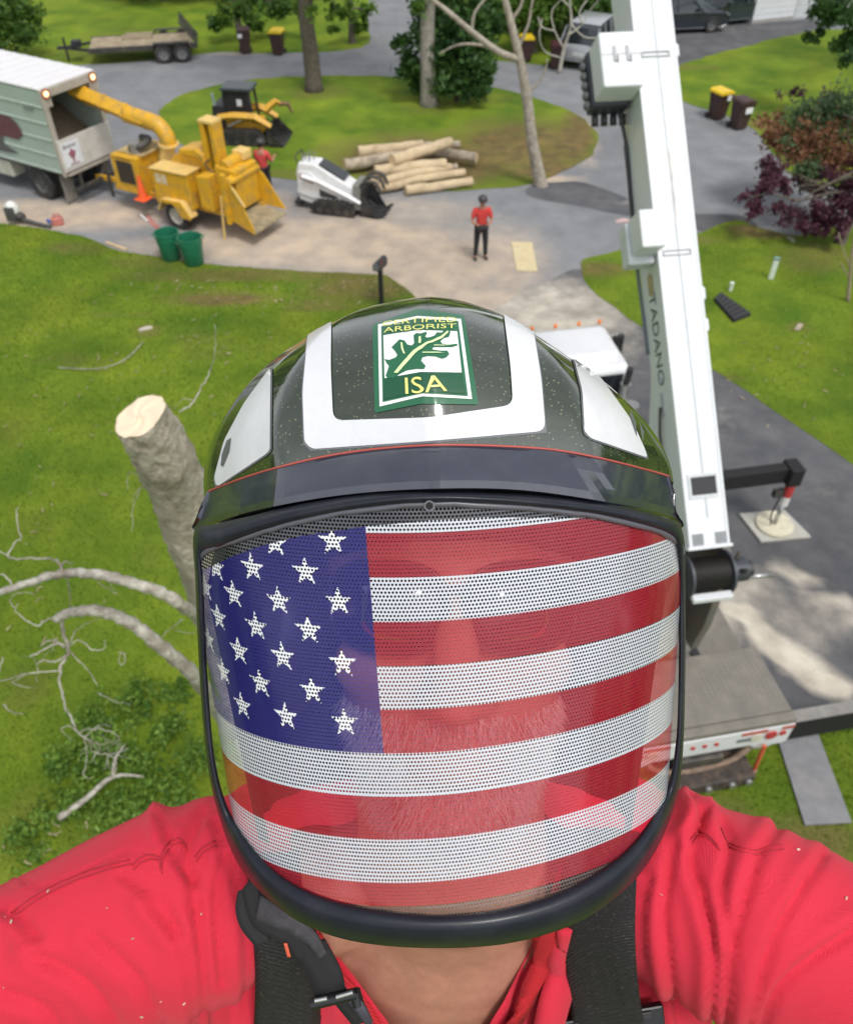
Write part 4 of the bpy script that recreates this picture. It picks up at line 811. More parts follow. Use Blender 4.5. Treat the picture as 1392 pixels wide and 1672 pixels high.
car(1103,48,R(190),'dark blue-grey car parked nearest the boom on the side driveway', M('dark blue car paint', (.022,.028,.04), .25, coat=.8), 4.4, False)
car(1183,34,R(20),'dark grey-green car parked by the white house wall', M('dark green car paint', (.03,.042,.045), .25, coat=.8), 4.5, False)

# ---- flat trailer
A = G(100,112); Bp = G(335,98); rz = math.atan2(Bp.y-A.y, Bp.x-A.x)
t = empty('equipment_trailer', A, rz, 'long flat equipment trailer with a wooden deck and raised rear ramp on the upper road', 'trailer'); L, Gl = frame_of(A, rz)
x0 = L(150,100,0)[0]; x1 = L(318,90,0)[0]; xe = L(355,85,0)[0]; Wt = 1.9
TW = M('weathered deck wood', (.33,.27,.18), .9, var=.3, vs_=3, bump=.6, bs=20, dirt=(.2,.15,.1), dirt_amt=.5)
for i in range(9): MB().box(x0, x1, .08+i*.195, .08+i*.195+.18, .62+.006*(i % 3), .67+.006*(i % 3)).build('deck_board', TW, t, bevel=.008)
for y in (0, Wt-.06): MB().box(x0-.05, x1+.2, y, y+.06, .5, .70).build('side_rail', DST, t, bevel=.01)
for i in range(7): MB().box(x0+.1+i*(x1-x0-.2)/6-.04, x0+.1+i*(x1-x0-.2)/6+.04, .06, Wt-.06, .52, .6).build('cross_member', DST, t)
for y in (.3, Wt-.3): MB().beam((x0,y,.55),(.2,Wt/2,.55),.08,.1).build('tongue', BLK, t)
MB().cyl((.25,Wt/2,.02),(.25,Wt/2,.95),.05,8).build('jack', BLK, t); MB().box(-.1,.35,Wt/2-.06,Wt/2+.06,.5,.62).build('coupler', BLK, t)
MB().box(.55,.95,Wt/2-.3,Wt/2+.1,.6,.85).build('tool_box', BLK, t, bevel=.02)
wa, wb = L(270,100,0)[0], L(300,100,0)[0]
for x in (wa, wb):
    for y, s_ in ((-.14,-1), (Wt+.14,1)): wheel(t, (x,y,.37), (0,s_,0), .37, .22, M('grey trailer rim', (.16,.16,.16), .6))
for y in (-.28, Wt+.02): MB().prism([(wa-.5,.55),(wa-.35,.82),(wb+.35,.82),(wb+.5,.55),(wb+.45,.55),(wb+.32,.78),(wa-.32,.78),(wa-.45,.55)], y, y+.26).build('fender', DST, t, bevel=.01)
for i in range(3):
    y = .1+i*.62; MB().beam((x1+.2,y,.6),(x1-.45,y,1.5),.05,.06).build('ramp_rail', DST, t); MB().beam((x1+.2,y+.46,.6),(x1-.45,y+.46,1.5),.05,.06).build('ramp_rail', DST, t)
    for k_ in range(5): q = k_/5+.1; MB().beam((x1+.2-.65*q,y,.6+.9*q),(x1+.2-.65*q,y+.46,.6+.9*q),.04,.04).build('ramp_rung', DST, t)
t2 = empty('timber_stack', Vector(A)+Matrix.Rotation(rz,3,'Z')@Vector((x0+1.9,1.1,.69)), rz, 'small stack of boards lying on the trailer deck', 'boards')
for i in range(4): MB().box(-.6+.05*i,.7,.02+.17*i,.17+.17*i,.0,.07+.04*(i % 2)).build('board', TW, t2)
# ---- yellow tracked loader on the island
b = G(398,240); rz = R(-6); L, Gl = frame_of(b, rz)
LY = M('loader yellow paint', (.62,.34,.03), .5, var=.15, dirt=(.25,.17,.08), dirt_amt=.5)
t = empty('skid_loader', b, rz, 'black and yellow tracked skid loader parked on the grass island behind the chipper', 'loader'); t.scale = (.88, .88, .86)
def track(parent, x0, x1, y, wd, h, n=26):
    prof = [(x0+.18,0),(x1-.12,0),(x1,.12),(x1-.05,h*.6),(x1-.35,h),(x0+.3,h*.95),(x0,h*.55),(x0+.02,.15)]
    tr = MB().prism(prof, y, y+wd).build('track', M('track rubber', (.02,.02,.02), .85, dirt=(.15,.12,.08), dirt_amt=.6), parent, bevel=.04)
    pr = prof+[prof[0]]
    for (xa, za), (xb, zb) in zip(pr, pr[1:]):
        l_ = math.hypot(xb-xa, zb-za); k_ = max(1, int(l_/.13))
        for i in range(k_):
            q = (i+.5)/k_; cx, cz = xa+(xb-xa)*q, za+(zb-za)*q; an = math.atan2(zb-za, xb-xa)
            MB().obox((cx+math.sin(an)*.015, y+wd/2, max(.015, cz-math.cos(an)*.015)), (.05, wd+.01, .04), (0, -math.degrees(an), 0)).build('tread', M('tread lug', (.035,.033,.03), .9), tr)
    for i in range(4): MB().cyl((x0+.3+i*(x1-x0-.55)/3, y-.012, .16),(x0+.3+i*(x1-x0-.55)/3, y+.0, .16),.1,12).build('track_roller', DST, tr)
    return tr
track(t, -1.0, .9, 0, .38, .62); track(t, -1.0, .9, 1.25, .38, .62)
MB().prism([(-1.15,.4),(.75,.4),(.7,.85),(-.2,.95),(-1.1,1.15)], .40, 1.22).build('chassis', LY, t, bevel=.04)
MB().prism([(-1.25,.55),(-.7,.6),(-.65,1.5),(-1.15,1.45)], .3, 1.35).build('rear_hood', BLK, t, bevel=.05)
for x, z0_ in ((-.72,1.0),(.45,.85)):
    for y in (.38, 1.18): MB().beam((x,y,z0_),(x*.85-.02,y,2.05),.08,.08).build('cab_post', BLK, t)
MB().prism([(-.78,2.02),(.52,2.0),(.50,2.12),(-.7,2.14)], .30, 1.28).build('cab_roof', M('grey blue cab roof', (.045,.055,.06), .3), t, bevel=.03)
MB().box(-.7,.42,.40,.42,1.0,2.0).build('side_screen', M('black side mesh', (.012,.012,.013), .7), t)
MB().box(-.70,-.66,.42,1.15,1.0,2.0).build('rear_window', GLS, t)
MB().box(-.15,.05,.385,.40,1.45,1.7).build('sticker', M('white sticker', (.6,.6,.62), .5), t)
MB().box(-.4,.0,.6,1.0,.95,1.5).build('seat', BLK, t, bevel=.05)
for y in (.18, 1.32):
    MB().tube([(-.95,y+.05,1.05),(-.3,y+.05,1.12),(.55,y+.05,1.1),(1.15,y+.05,.75)], [.12,.16,.17,.12], 4).build('lift_arm', LY, t, bevel=.01)
    MB().cyl((-.6,y+.05,.7),(.3,y+.05,1.12),.045,8).build('hydraulic_ram', CHR, t)
MB().add([(1.0,0,.08),(1.0,1.65,.08),(1.0,0,.75),(1.0,1.65,.75),(1.65,0,.05),(1.65,1.65,.05),(1.1,0,.78),(1.1,1.65,.78)], [(0,2,3,1),(0,1,5,4),(0,4,2),(1,3,5),(2,6,7,3)]).build('bucket', M('black bucket', (.02,.02,.02), .6, dirt=(.2,.17,.12), dirt_amt=.4), t)
MB().box(-1.3,-1.12,.5,1.1,.5,1.05).build('counterweight', DST, t, bevel=.03)
MB().cyl((-1.0,.25,1.5),(-1.02,.2,1.95),.05,8).build('exhaust', M('pale blue grey pipe', (.25,.33,.35), .5), t)
gr_ = MB(); gr_.tube([(.95,.5,1.3),(1.35,.6,1.62),(1.55,.8,1.45)], [.16,.13,.08], 4); gr_.build('grapple_arm', LY, t, bevel=.01)
MB().tube([(1.45,.7,1.5),(1.75,.9,1.45),(1.9,.9,1.1)], [.09,.09,.04], 5).build('grapple_claw', M('rusty claw', (.18,.10,.06), .8), t)

# ---- white mini loader on the road
b = G(540,352); rz = R(-14); L, Gl = frame_of(b, rz)
t = empty('mini_loader', b, rz, 'white stand-on mini loader with black tracks and a black grapple, parked on the sawdust-strewn road', 'mini loader')
MW = M('mini loader white', (.74,.75,.76), .4, var=.06, dirt=(.4,.35,.28), dirt_amt=.35)
track(t, -.62, .78, -.05, .26, .45); track(t, -.62, .78, .78, .26, .45)
MB().prism([(-1.05,.32),(-.7,.22),(.6,.3),(.85,.42),(.78,.78),(.1,1.12),(-.45,1.42),(-.98,1.42),(-1.08,1.1)], .2, .80).build('engine_body', MW, t, bevel=.05, bseg=3)
MB().prism([(-.36,1.385),(.42,1.0),(.44,1.04),(-.34,1.425)], .26, .74).build('top_screen', M('dark screen', (.05,.055,.06), .35), t)
MB().prism([(-1.06,.55),(-.98,1.2),(-.6,1.2),(-.3,.9),(.3,.62),(.62,.5),(.62,.42),(-.6,.42)], .14, .2).build('side_cover', MW, t, bevel=.02)
MB().prism([(-.95,1.0),(-.9,1.14),(-.5,.98),(-.52,.86)], .128, .139).build('decal', M('dark red decal', (.25,.07,.05), .5), t)
MB().prism([(-.35,.72),(.2,.55),(.2,.47),(-.35,.5)], .128, .139).build('decal', M('dark grey decal', (.06,.06,.06), .5), t)
for y in (.05, .92): 
    MB().tube([(-.85,y,1.1),(-.3,y,.98),(.6,y,.62),(.95,y,.45)], [.07,.075,.075,.06], 4).build('lift_arm', MW, t, bevel=.01)
for i, (x, y) in enumerate([(-.9,.35),(-.85,.5),(-.78,.65),(-.7,.4),(-.62,.6)]): MB().cyl((x,y,1.40),(x+.03,y,1.58),.02,8).ball((x+.03,y,1.6),.035,8,6).build('control_lever', M('grey lever', (.18,.18,.17), .5), t, smooth=True)
MB().tube([(-1.0,.22,1.42),(-1.05,.22,1.6),(-1.05,.78,1.6),(-1.0,.78,1.42)], .022, 6).build('hand_rail', DST, t)
MB().box(-1.25,-1.0,.3,.7,.12,.2).build('foot_plate', BLK, t)
MB().box(.7,.95,.1,.9,.2,.95).build('grapple_mount', M('grey dirty mount', (.20,.20,.18), .7), t, bevel=.03)
for y in (.15, .5, .85):
    MB().tube(smoothline([(.95,y,.25),(1.15,y,.08),(1.5,y,.05),(1.75,y,.2)], 3), [.05]*9+[.02], 5).build('grapple_tine', BLK, t)
    MB().tube(smoothline([(.92,y,.9),(1.15,y,1.1),(1.45,y,1.05),(1.6,y,.75)], 3), [.055]*9+[.02], 5).build('grapple_claw', DST, t)
MB().add([(.95,.05,.15),(.95,.95,.15),(1.0,.05,.85),(1.0,.95,.85),(1.5,.05,.03),(1.5,.95,.03),(1.02,.05,.86),(1.02,.95,.86)], [(0,2,3,1),(0,1,5,4),(0,4,2),(1,3,5)]).build('grapple_back', BLK, t)

# ---- things on the right lawn
b = G(1257,456); t = empty('utility_marker', b, R(-10), 'white rectangular utility marker post standing on the right lawn', 'marker post')
MB().box(-.07,.07,-.03,.03,0,.55).build('marker', M('white green marker', (.66,.74,.64), .5), t, bevel=.02); MB().box(-.08,.08,-.04,.04,.55,.64).build('cap', M('grey green cap', (.2,.32,.28), .5), t, bevel=.02)
b = G(1191,475); t = empty('pipe_cap', b, 0, 'tiny white capped pipe standing on the right lawn near the black mat', 'pipe'); MB().cyl((0,0,0),(0,0,.2),.05,10).build('pipe', M('white green marker', (.66,.74,.64), .5), t, smooth=True, auto=40); MB().cyl((0,0,.2),(0,0,.24),.06,10).build('cap', MATS['white green marker'], t)
q = [G(*c) for c in ((1162,490),(1172,480),(1224,514),(1222,526),(1196,528))]; c0 = sum(q, Vector())/5
t = empty('black_crate', c0, 0, 'flat black ribbed mat lying tilted on the right lawn', 'mat')
pl = [((v_-c0).x, (v_-c0).y) for v_ in (G(1164,492), G(1174,482), G(1224,517), G(1196,528))]
MB().slab(pl[::-1], .0, .10).build('mat', M('black ribbed mat', (.022,.022,.024), .8, bump=1, bs=30), t, bevel=.01)
for i in range(7):
    a_, b_ = Vector((*pl[0],.11)).lerp(Vector((*pl[3],.11)), (i+.5)/7), Vector((*pl[1],.11)).lerp(Vector((*pl[2],.11)), (i+.5)/7); MB().beam(a_, b_, .03, .03).build('rib', M('grey rib', (.06,.06,.065), .7), t)
def scrap(px, py, label, s_, c_, name='wood_scrap', cat='wood scrap'):
    t = empty(name, G(px, py), random.uniform(0, 3), label, cat); MB().prism([(-s_,0),(s_*.9,.0),(s_*1.0,s_*.2),(s_*.3,s_*.35),(-s_*.8,s_*.25)], -s_*.35, s_*.35).build('piece', c_, t, bevel=s_*.05)
SCW = M('weathered scrap wood', (.42,.36,.27), .85, var=.3)
scrap(1303,535,'pale broken piece of wood lying on the right lawn', .17, SCW)
scrap(238,538,'whitish stone-like chunk of bark lying on the left lawn', .17, M('pale bark chunk', (.5,.46,.38), .9, var=.3), 'bark_chunk', 'bark')
scrap(1290,392,'pale rock beside the foot of the purple maple', .16, M('garden stone', (.34,.33,.27), .9, var=.3), 'garden_rock', 'rock')
scrap(1015,362,'small white and red box lying by the kerb left of the boom box', .2, M('white red scrap', (.6,.42,.40), .6), 'small_box', 'box')

# ================================================================ CRANE TRUCK
O = (3.74, 6.0, 0); rz = R(90+10.5); L, Gl = frame_of(O, rz)      # local x: forward along the truck, local y: to its left
t = empty('crane_truck', O, rz, 'white truck-mounted crane with its long boom raised over the cab, on the dark driveway', 'crane truck')
DP = M('dusty tread plate', (.20,.185,.16), .75, metal=.2, var=.15, vs_=4, dirt=(.30,.27,.21), dirt_amt=.5, ds=3)
HW = 1.25
dk = MB().box(0, 1.08, -HW, HW, 1.16, 1.25).build('rear_deck', DP, t, bevel=.01)
# raised tear bars of the tread plate
m = MB()
for i in range(13):
    for j in range(18):
        x, y = .28+i*.062, -HW+.1+j*.078; 
        if y > .3: continue
        a_ = 45 if (i+j) % 2 else -45; m.obox((x, y, 1.2515), (.034, .008, .004), (0, 0, a_))
m.build('tread_bars', M('tread bar metal', (.33,.31,.27), .6, metal=.3), dk, kind='stuff')
MB().box(-.14, -.005, -HW-.02, HW+.02, 1.12, 1.235).build('deck_end_plate', DP, t, bevel=.015)
bp = MB().prism([(-HW-.04,.66),(-HW+.02,.62),(-HW+.42,.62),(-HW+.55,.70),(HW-.55,.70),(HW-.42,.62),(HW-.02,.62),(HW+.04,.66),(HW+.04,1.10),(-HW-.04,1.10)], 0, .08)
bp.v = [(-y-.06, x, z) for x, y, z in bp.v]; bp = bp.build('rear_bumper', WHT, t, bevel=.02)
for y in (-.17,0,.17): MB().cyl((-.142,y,.93),(-.16,y,.93),.034,12).build('marker_lamp', RED, bp, smooth=True, auto=40)
for s_ in (-1,1):
    MB().cyl((-.142,s_*(HW-.50),.93),(-.165,s_*(HW-.50),.93),.085,16).build('reverse_lamp', M('clear lamp', (.62,.60,.50), .25), bp, smooth=True, auto=40)
    MB().cyl((-.142,s_*(HW-.28),.93),(-.165,s_*(HW-.28),.93),.085,16).build('tail_lamp', RED, bp, smooth=True, auto=40)
    MB().cyl((-.142,s_*(HW-.11),.93),(-.16,s_*(HW-.11),.93),.05,14).build('side_lamp', RED, bp, smooth=True, auto=40)
    MB().box(-.150,-.141,s_*(HW-.55)-.19,s_*(HW-.55)+.19,1.02,1.09).build('reflector_tape', M('red reflective tape', (.42,.11,.08), .5), bp)
    MB().box(-.150,-.141,s_*(HW-.06)-.09,s_*(HW-.06)+.09,1.02,1.09).build('reflector_tape', MATS['red reflective tape'], bp)
MB().box(-.149,-.141,-.75,-.48,.86,.93).build('plate', M('small dark plate', (.12,.14,.14), .5), bp)
MB().box(-.10,.3,-HW+.14,-HW+.42,.50,.69).build('step_bracket', WHT, t, bevel=.02); MB().box(-.11,-.10,-HW+.2,-HW+.36,.58,.68).build('step_slot', BLK, t)
# hitch and rear axle gear under the deck
hb = MB(); hb.box(-.05,.6,-.35,-.27,.35,1.1); hb.box(-.05,.6,.27,.35,.35,1.1); hb.build('hitch_frame', DST, t)
MB().tube(smoothline([(-.12,-.75,.62),(-.16,-.5,.42),(-.18,0,.36),(-.16,.5,.42),(-.12,.75,.62)], 4), .045, 8).build('tow_bar', M('rusty dusty steel', (.20,.14,.10), .8, var=.4, vs_=10), t, smooth=True)
MB().box(-.42,.15,-.80,.5,.10,.34).build('rear_box', M('dark rusty steel', (.045,.035,.03), .7, var=.5, vs_=10, dirt=(.2,.13,.08), dirt_amt=.5, ds=6), t, bevel=.03)
for y in (-.7,-.45,-.1,.25): MB().cyl((-.42,y,.24),(-.47,y,.24),.055,12).build('air_coupling', CHR, t, smooth=True, auto=40)
MB().box(-.2,.1,-.35,.35,.45,.65).build('pintle_hook', DST, t, bevel=.03)
MB().cyl((-.22,-.92,.12),(-.20,-.90,.75),.03,8).build('outline_pole', M('orange red pole', (.6,.12,.05), .5), t); MB().cyl((-.22,-.92,.05),(-.22,-.92,.12),.045,8).build('pole_foot', CHR, t)
for sx in (1.45, 2.75):
    for y, s_ in ((-HW+.12,-1), (HW-.12,1)):
        wheel(t, (sx+1.0,y,.52), (0,s_,0), .52, .26, M('white steel rim', (.5,.5,.5), .5)); wheel(t, (sx+1.0,y-s_*.3,.52), (0,s_,0), .52, .26, MATS['white steel rim'])
wheel(t, (8.1,-HW+.15,.52), (0,-1,0), .52, .3, MATS['white steel rim']); wheel(t, (8.1,HW-.15,.52), (0,1,0), .52, .3, MATS['white steel rim'])
for y in (-.45,.45): MB().box(-.0, 8.4, y-.06, y+.06, .78, 1.05).build('chassis_rail', BLK, t)
# mid deck, cabinets
MB().box(1.085, 5.4, -HW+.05, HW-.05, .86, 1.0).build('mid_deck', DP, t, bevel=.01)
MB().box(3.2, 5.35, .15, HW-.03, 1.0, 1.85).build('side_cabinet', WHT, t, bevel=.03)
MB().box(4.4, 5.35, -HW+.06, -.25, 1.0, 1.35).build('side_cabinet', WHT, t, bevel=.03)
MB().box(3.3, 5.3, -.38, -.18, 1.0, 2.3).build('boom_side_cover', M('pale cover', (.62,.66,.68), .5), t, bevel=.03)
# front outrigger: box beam to the right, jack with red and white sleeve
jx, jy = Gl(1261, 862)
MB().box(jx+.02, jx+.22, jy+.12, -.9, 1.14, 1.46).build('outrigger_beam', M('matte black beam', (.011,.011,.012), .75), t, bevel=.015)
MB().box(jx-.10, jx+.26, jy-.12, jy+.13, 1.12, 1.50).build('outrigger_end', M('matte black beam', (.011,.011,.012), .75), t, bevel=.02)
js = MB().cyl((jx,jy,.62),(jx,jy,1.42),.085,14).build('jack_sleeve', M('white sleeve', (.72,.72,.70), .5), t, smooth=True, auto=40)
MB().cyl((jx,jy,.84),(jx,jy,1.16),.088,14).build('red_band', M('red band paint', (.45,.04,.04), .5), js, smooth=True, auto=40)
MB().cyl((jx,jy,.12),(jx,jy,.63),.04,12).build('jack_rod', CHR, t, smooth=True)
MB().box(jx-.05,jx+.05,jy+.1,jy+.28,.85,1.0).build('jack_valve', DST, t)
MB().tube(smoothline([(jx,jy+.1,.9),(jx-.08,jy+.22,.5),(jx-.05,jy+.12,.16)], 4), .015, 6).build('hydraulic_hose', BLK, t)
MB().cyl((jx,jy,.08),(jx,jy,.12),.34,28).build('float_plate', M('cream float disc', (.60,.56,.42), .55, var=.15, dirt=(.3,.27,.2), dirt_amt=.5), t, smooth=True, auto=30)
wp = Vector(O) + Matrix.Rotation(rz, 3, 'Z') @ Vector((4.55,-4.1,.01))
pd = empty('outrigger_pad', G(1263,864)+Vector((0,0,.01)), 0, 'square light grey outrigger pad on the driveway under the jack of the crane', 'pad')
pq = [(G(*c)-G(1263,864)) for c in ((1204,842),(1278,836),(1322,880),(1240,888))]
MB().slab([(v_.x, v_.y) for v_ in pq][::-1], 0, .06).build('pad', M('light grey pad', (.42,.41,.37), .8, var=.1, vs_=6, dirt=(.3,.27,.22), dirt_amt=.5), pd, bevel=.012)
# rear outrigger beam
MB().box(-.10, .10, -4.4, -1.30, .60, 1.04).build('outrigger_beam', M('matte black beam', (.011,.011,.012), .75), t, bevel=.012)
MB().box(-.09, .09, -4.4, -1.31, 1.042, 1.052).build('beam_top', M('dusty beam top', (.24,.23,.21), .85, var=.2), t)
MB().cyl((.2,-4.2,.1),(.2,-4.2,1.15),.09,12).build('jack_sleeve', MATS['white sleeve'], t, smooth=True, auto=40); MB().cyl((.2,-4.2,.02),(.2,-4.2,.1),.32,20).build('float_plate', MATS['cream float disc'], t)
MB().box(4.55, 4.95, .9, 3.2, .80, 1.08).build('outrigger_beam', BLK, t, bevel=.015); MB().cyl((4.7,3.1,.1),(4.7,3.1,1.1),.09,12).build('jack_sleeve', MATS['white sleeve'], t)
MB().box(0.0, .4, 1.28, 3.2, .78, 1.06).build('outrigger_beam', BLK, t, bevel=.012); MB().cyl((.2,3.1,.1),(.2,3.1,1.1),.09,12).build('jack_sleeve', MATS['white sleeve'], t)
# cab
cx0, cx1 = 6.2, 7.9; cw = 1.0
cb = MB().prism([(cx0,1.0),(cx1+.1,1.0),(cx1+.1,1.9),(cx1-.15,2.62),(cx1-.4,2.72),(cx0+.1,2.72),(cx0,2.62)], -cw, cw).build('cab', WHT, t, bevel=.06, bseg=3)
MB().prism([(cx0+.15,2.70),(cx1-.45,2.70),(cx1-.5,2.84),(cx0+.3,2.86)], -cw+.12, cw-.12).build('roof_fairing', WHT, cb, bevel=.05)
MB().box(cx0-.02, cx0-.004, -.9, -.25, 2.0, 2.58).build('rear_window', GLS, cb, bevel=.02); MB().box(cx0-.02, cx0-.004, .25, .9, 2.0, 2.58).build('rear_window', GLS, cb, bevel=.02)
for s_ in (-1,1):
    MB().box(cx0+.5, cx1-.15, s_*(cw+.004)-.004, s_*(cw+.004)+.004, 1.75, 2.4).build('side_window', GLS, cb)
    mr = MB().cyl((cx1-.2,s_*cw,2.35),(cx1-.1,s_*(cw+.42),2.35),.018,8).build('mirror_arm', CHR, cb)
    MB().box(cx1-.18,cx1-.08,s_*(cw+.42)-.11,s_*(cw+.42)+.11,1.85,2.35).build('mirror', BLK, mr, bevel=.02)
for y in (-.85,-.45,0,.45,.85): MB().cyl((cx1-.42,y,2.84),(cx1-.42,y,2.90),.035,10).build('clearance_lamp', M('orange lamp', (.85,.22,.03), .4), cb, smooth=True)
MB().prism([(cx1+.1,1.0),(cx1+1.25,1.0),(cx1+1.25,1.6),(cx1+1.1,1.75),(cx1+.1,1.9)], -.85, .85).build('bonnet', WHT, t, bevel=.06)
for s_ in (-1,1): MB().prism([(cx1+.0,.55),(cx1+.1,1.0),(cx1+.6,1.1),(cx1+1.1,.9),(cx1+1.25,.5),(cx1+1.15,.5),(cx1+.95,.85),(cx1+.5,1.0),(cx1+.15,.85)], s_*1.0-.2, s_*1.0+.2).build('front_fender', WHT, t, bevel=.02)
ex = MB().cyl((cx0-.2,-cw+.12,.9),(cx0-.2,-cw+.12,2.5),.09,12).build('exhaust_stack', CHR, t, smooth=True, auto=40)
MB().cyl((cx0-.2,-cw+.12,2.5),(cx0-.25,-cw+.12,2.85),.06,10).build('exhaust_tip', BLK, ex)
MB().cyl((cx0-.3,-cw-.02,1.2),(cx0-.3,-cw-.02,2.1),.14,14).build('air_cleaner', M('grey can', (.3,.3,.3), .4, metal=.5), t, smooth=True, auto=40)
MB().box(cx0-.45,cx0-.02,-.8,.9,1.12,1.55).build('behind_cab_box', BLK, t, bevel=.03)
# turret
tb = MB().cyl((1.75,0,1.0),(1.75,0,1.55),.60,28).build('slew_ring', M('grey slew ring', (.30,.29,.27), .6, dirt=(.2,.12,.06), dirt_amt=.6), t, smooth=True, auto=30)
# boom in its own line: from tail (behind the turret) up and over the cab
Bt = P(1158, 893, 10.0); Bh = P(1058, -30, 10.0)
Oi = Vector(O); iR = Matrix.Rotation(-rz, 3, 'Z')
def TL(v_): return iR @ (Vector(v_)-Oi)
a_, h_ = TL(Bt), TL(Bh); d = (h_-a_).normalized()
side = Vector((0,0,1)).cross(d).normalized(); nrm = d.cross(side).normalized()      # side: truck's left; nrm: up from the top face
# turn the section a little so that the camera sees its left cheek as in the photograph
BL = (h_-a_).length + 7.0
bm = bpy.data.objects.new('boom', None); bm = None
def bx_(s0, s1, l0, l1, n0, n1, l0b=None, l1b=None, n0b=None):
    l0b = l0 if l0b is None else l0b; l1b = l1 if l1b is None else l1b; n0b = n0 if n0b is None else n0b
    v = []
    for s_, (p_, q_, r_) in ((s0,(l0,l1,n0)), (s1,(l0b,l1b,n0b))):
        for n_ in (r_, n1):
            for l_ in (p_, q_): v.append(a_ + d*s_ + side*l_ + nrm*n_)
    return MB().add(v, [(0,1,3,2),(4,6,7,5),(0,4,5,1),(2,3,7,6),(0,2,6,4),(1,5,7,3)])
BW = M('crane boom white', (.67,.69,.72), .4, var=.03, vs_=1.5, coat=.2, dirt=(.6,.58,.55), dirt_amt=.25, ds=.8)
BS = M('boom side shade paint', (.60,.66,.69), .45, var=.05, vs_=1.5)
w2 = .255
Lb = (h_-a_).length
boom = bx_(0, Lb+6, -w2, w2, -.62, 0, n0b=-.58).build('boom', BW, t, bevel=.025)
for l_ in (.012,): bx_(.35, Lb+6, -.035+l_, -.013+l_, .0, .006).build('weld_seam', M('seam grey', (.45,.47,.50), .5), boom)
for l_ in (-w2-.0, w2-.03): bx_(.02, Lb+6, l_, l_+.03, .002, .012).build('edge_strip', BW, boom)
def at_boom(px, py): # distance along the boom of a picture point
    best = min(((PX(Vector(O)+Matrix.Rotation(rz,3,'Z')@(a_+d*s_))[1]-py)**2, s_) for s_ in np.linspace(-1, Lb+4, 400)); return best[1]
s_ = at_boom(0, 790)
hl = bx_(s_-.12, s_+.10, -.16, .16, .004, .008).build('boom_opening', M('dark opening', (.03,.03,.035), .7), boom)
fr2 = MB()
for b2 in (bx_(s_-.16,s_-.12,-.19,.19,.0,.02), bx_(s_+.10,s_+.14,-.19,.19,.0,.02), bx_(s_-.12,s_+.10,-.19,-.16,.0,.02), bx_(s_-.12,s_+.10,.16,.19,.0,.02)): fr2.add(b2.v, b2.f)
fr2.build('opening_frame', M('frame grey', (.55,.57,.6), .5), boom)
s_ = at_boom(0, 880)
for l_ in (-.15,.14): bx_(s_-.07, s_+.07, l_-.07, l_+.07, .004, .009).build('tail_recess', M('grey recess', (.22,.23,.24), .6), boom)
bx_(-.02, .02, -w2-.03, w2+.03, -.66, .03).build('tail_flange', BW, boom, bevel=.01)
for py in (412, 88):
    s_ = at_boom(0, py)
    for k_ in ((-.035,-.02),(.02,.035)): bx_(s_+k_[0], s_+k_[1], -.15, .17, .002, .02).build('weld_pad', M('pad grey', (.45,.46,.47), .6), boom)
    bx_(s_-.035, s_+.035, -.17,-.15, .002, .02).build('weld_pad', MATS['pad grey'], boom); bx_(s_-.035, s_+.035, .17,.19, .002, .02).build('weld_pad', MATS['pad grey'], boom)
for py in (270,300,330): s_ = at_boom(0, py); bx_(s_-.22, s_+.15, -.035, -.02, .002, .004).build('rust_streak', M('rust streak', (.55,.42,.30), .8), boom)
# brackets on the right edge
for py in (480, 530, 80): s_ = at_boom(0, py); bx_(s_-.08, s_+.08, -w2-.06, -w2-.002, -.12, -.03).build('edge_bracket', BW, boom, bevel=.02)
# left cheek: rail, hose, lettering
sl = w2
def CHK(s_, n_, o_=.0): return a_ + d*s_ + side*(sl+o_) + nrm*n_
MB().tube([CHK(at_boom(0,840), -.42, .03), CHK(at_boom(0,700), -.40, .05), CHK(at_boom(0,655), -.30, .05)], .02, 6).build('hose', BLK, boom)
hs_ = [CHK(at_boom(0,y_), -.60-.02*math.sin(y_*.02), .02) for y_ in range(560, 170, -30)]; MB().tube(smoothline(hs_, 3), .022, 7).build('control_cable', M('grey cable', (.12,.14,.16), .6), boom, smooth=True)
s0 = at_boom(0, 545)
def cheek_text(u_, v_): return CHK(s0-u_, -.30+v_, .005)
flat_text('TADANO', .27, cheek_text, 'lettering', M('dark grey lettering', (.06,.075,.09), .6), boom)
s_ = at_boom(0, 452)
me = bpy.data.meshes.new('emblem'); me.from_pydata([tuple(CHK(s_+.16*q1, -.30+.08*q2, .005)) for q1, q2 in ((1,0),(.6,1),(-.6,1),(-1,.1),(-.6,-1),(.7,-1))], [], [tuple(range(6))]); link('emblem', me, M('tan emblem', (.42,.34,.20), .6), boom)
MB().box(0,0,0,0,0,0)
for y_, l_ in ((610,.05),(650,.14)): s_ = at_boom(0, y_); bx_(s_-l_, s_+l_, sl+.001, sl+.02, -.33, -.28).build('cheek_detail', M('grey rail', (.35,.38,.4), .5), boom)
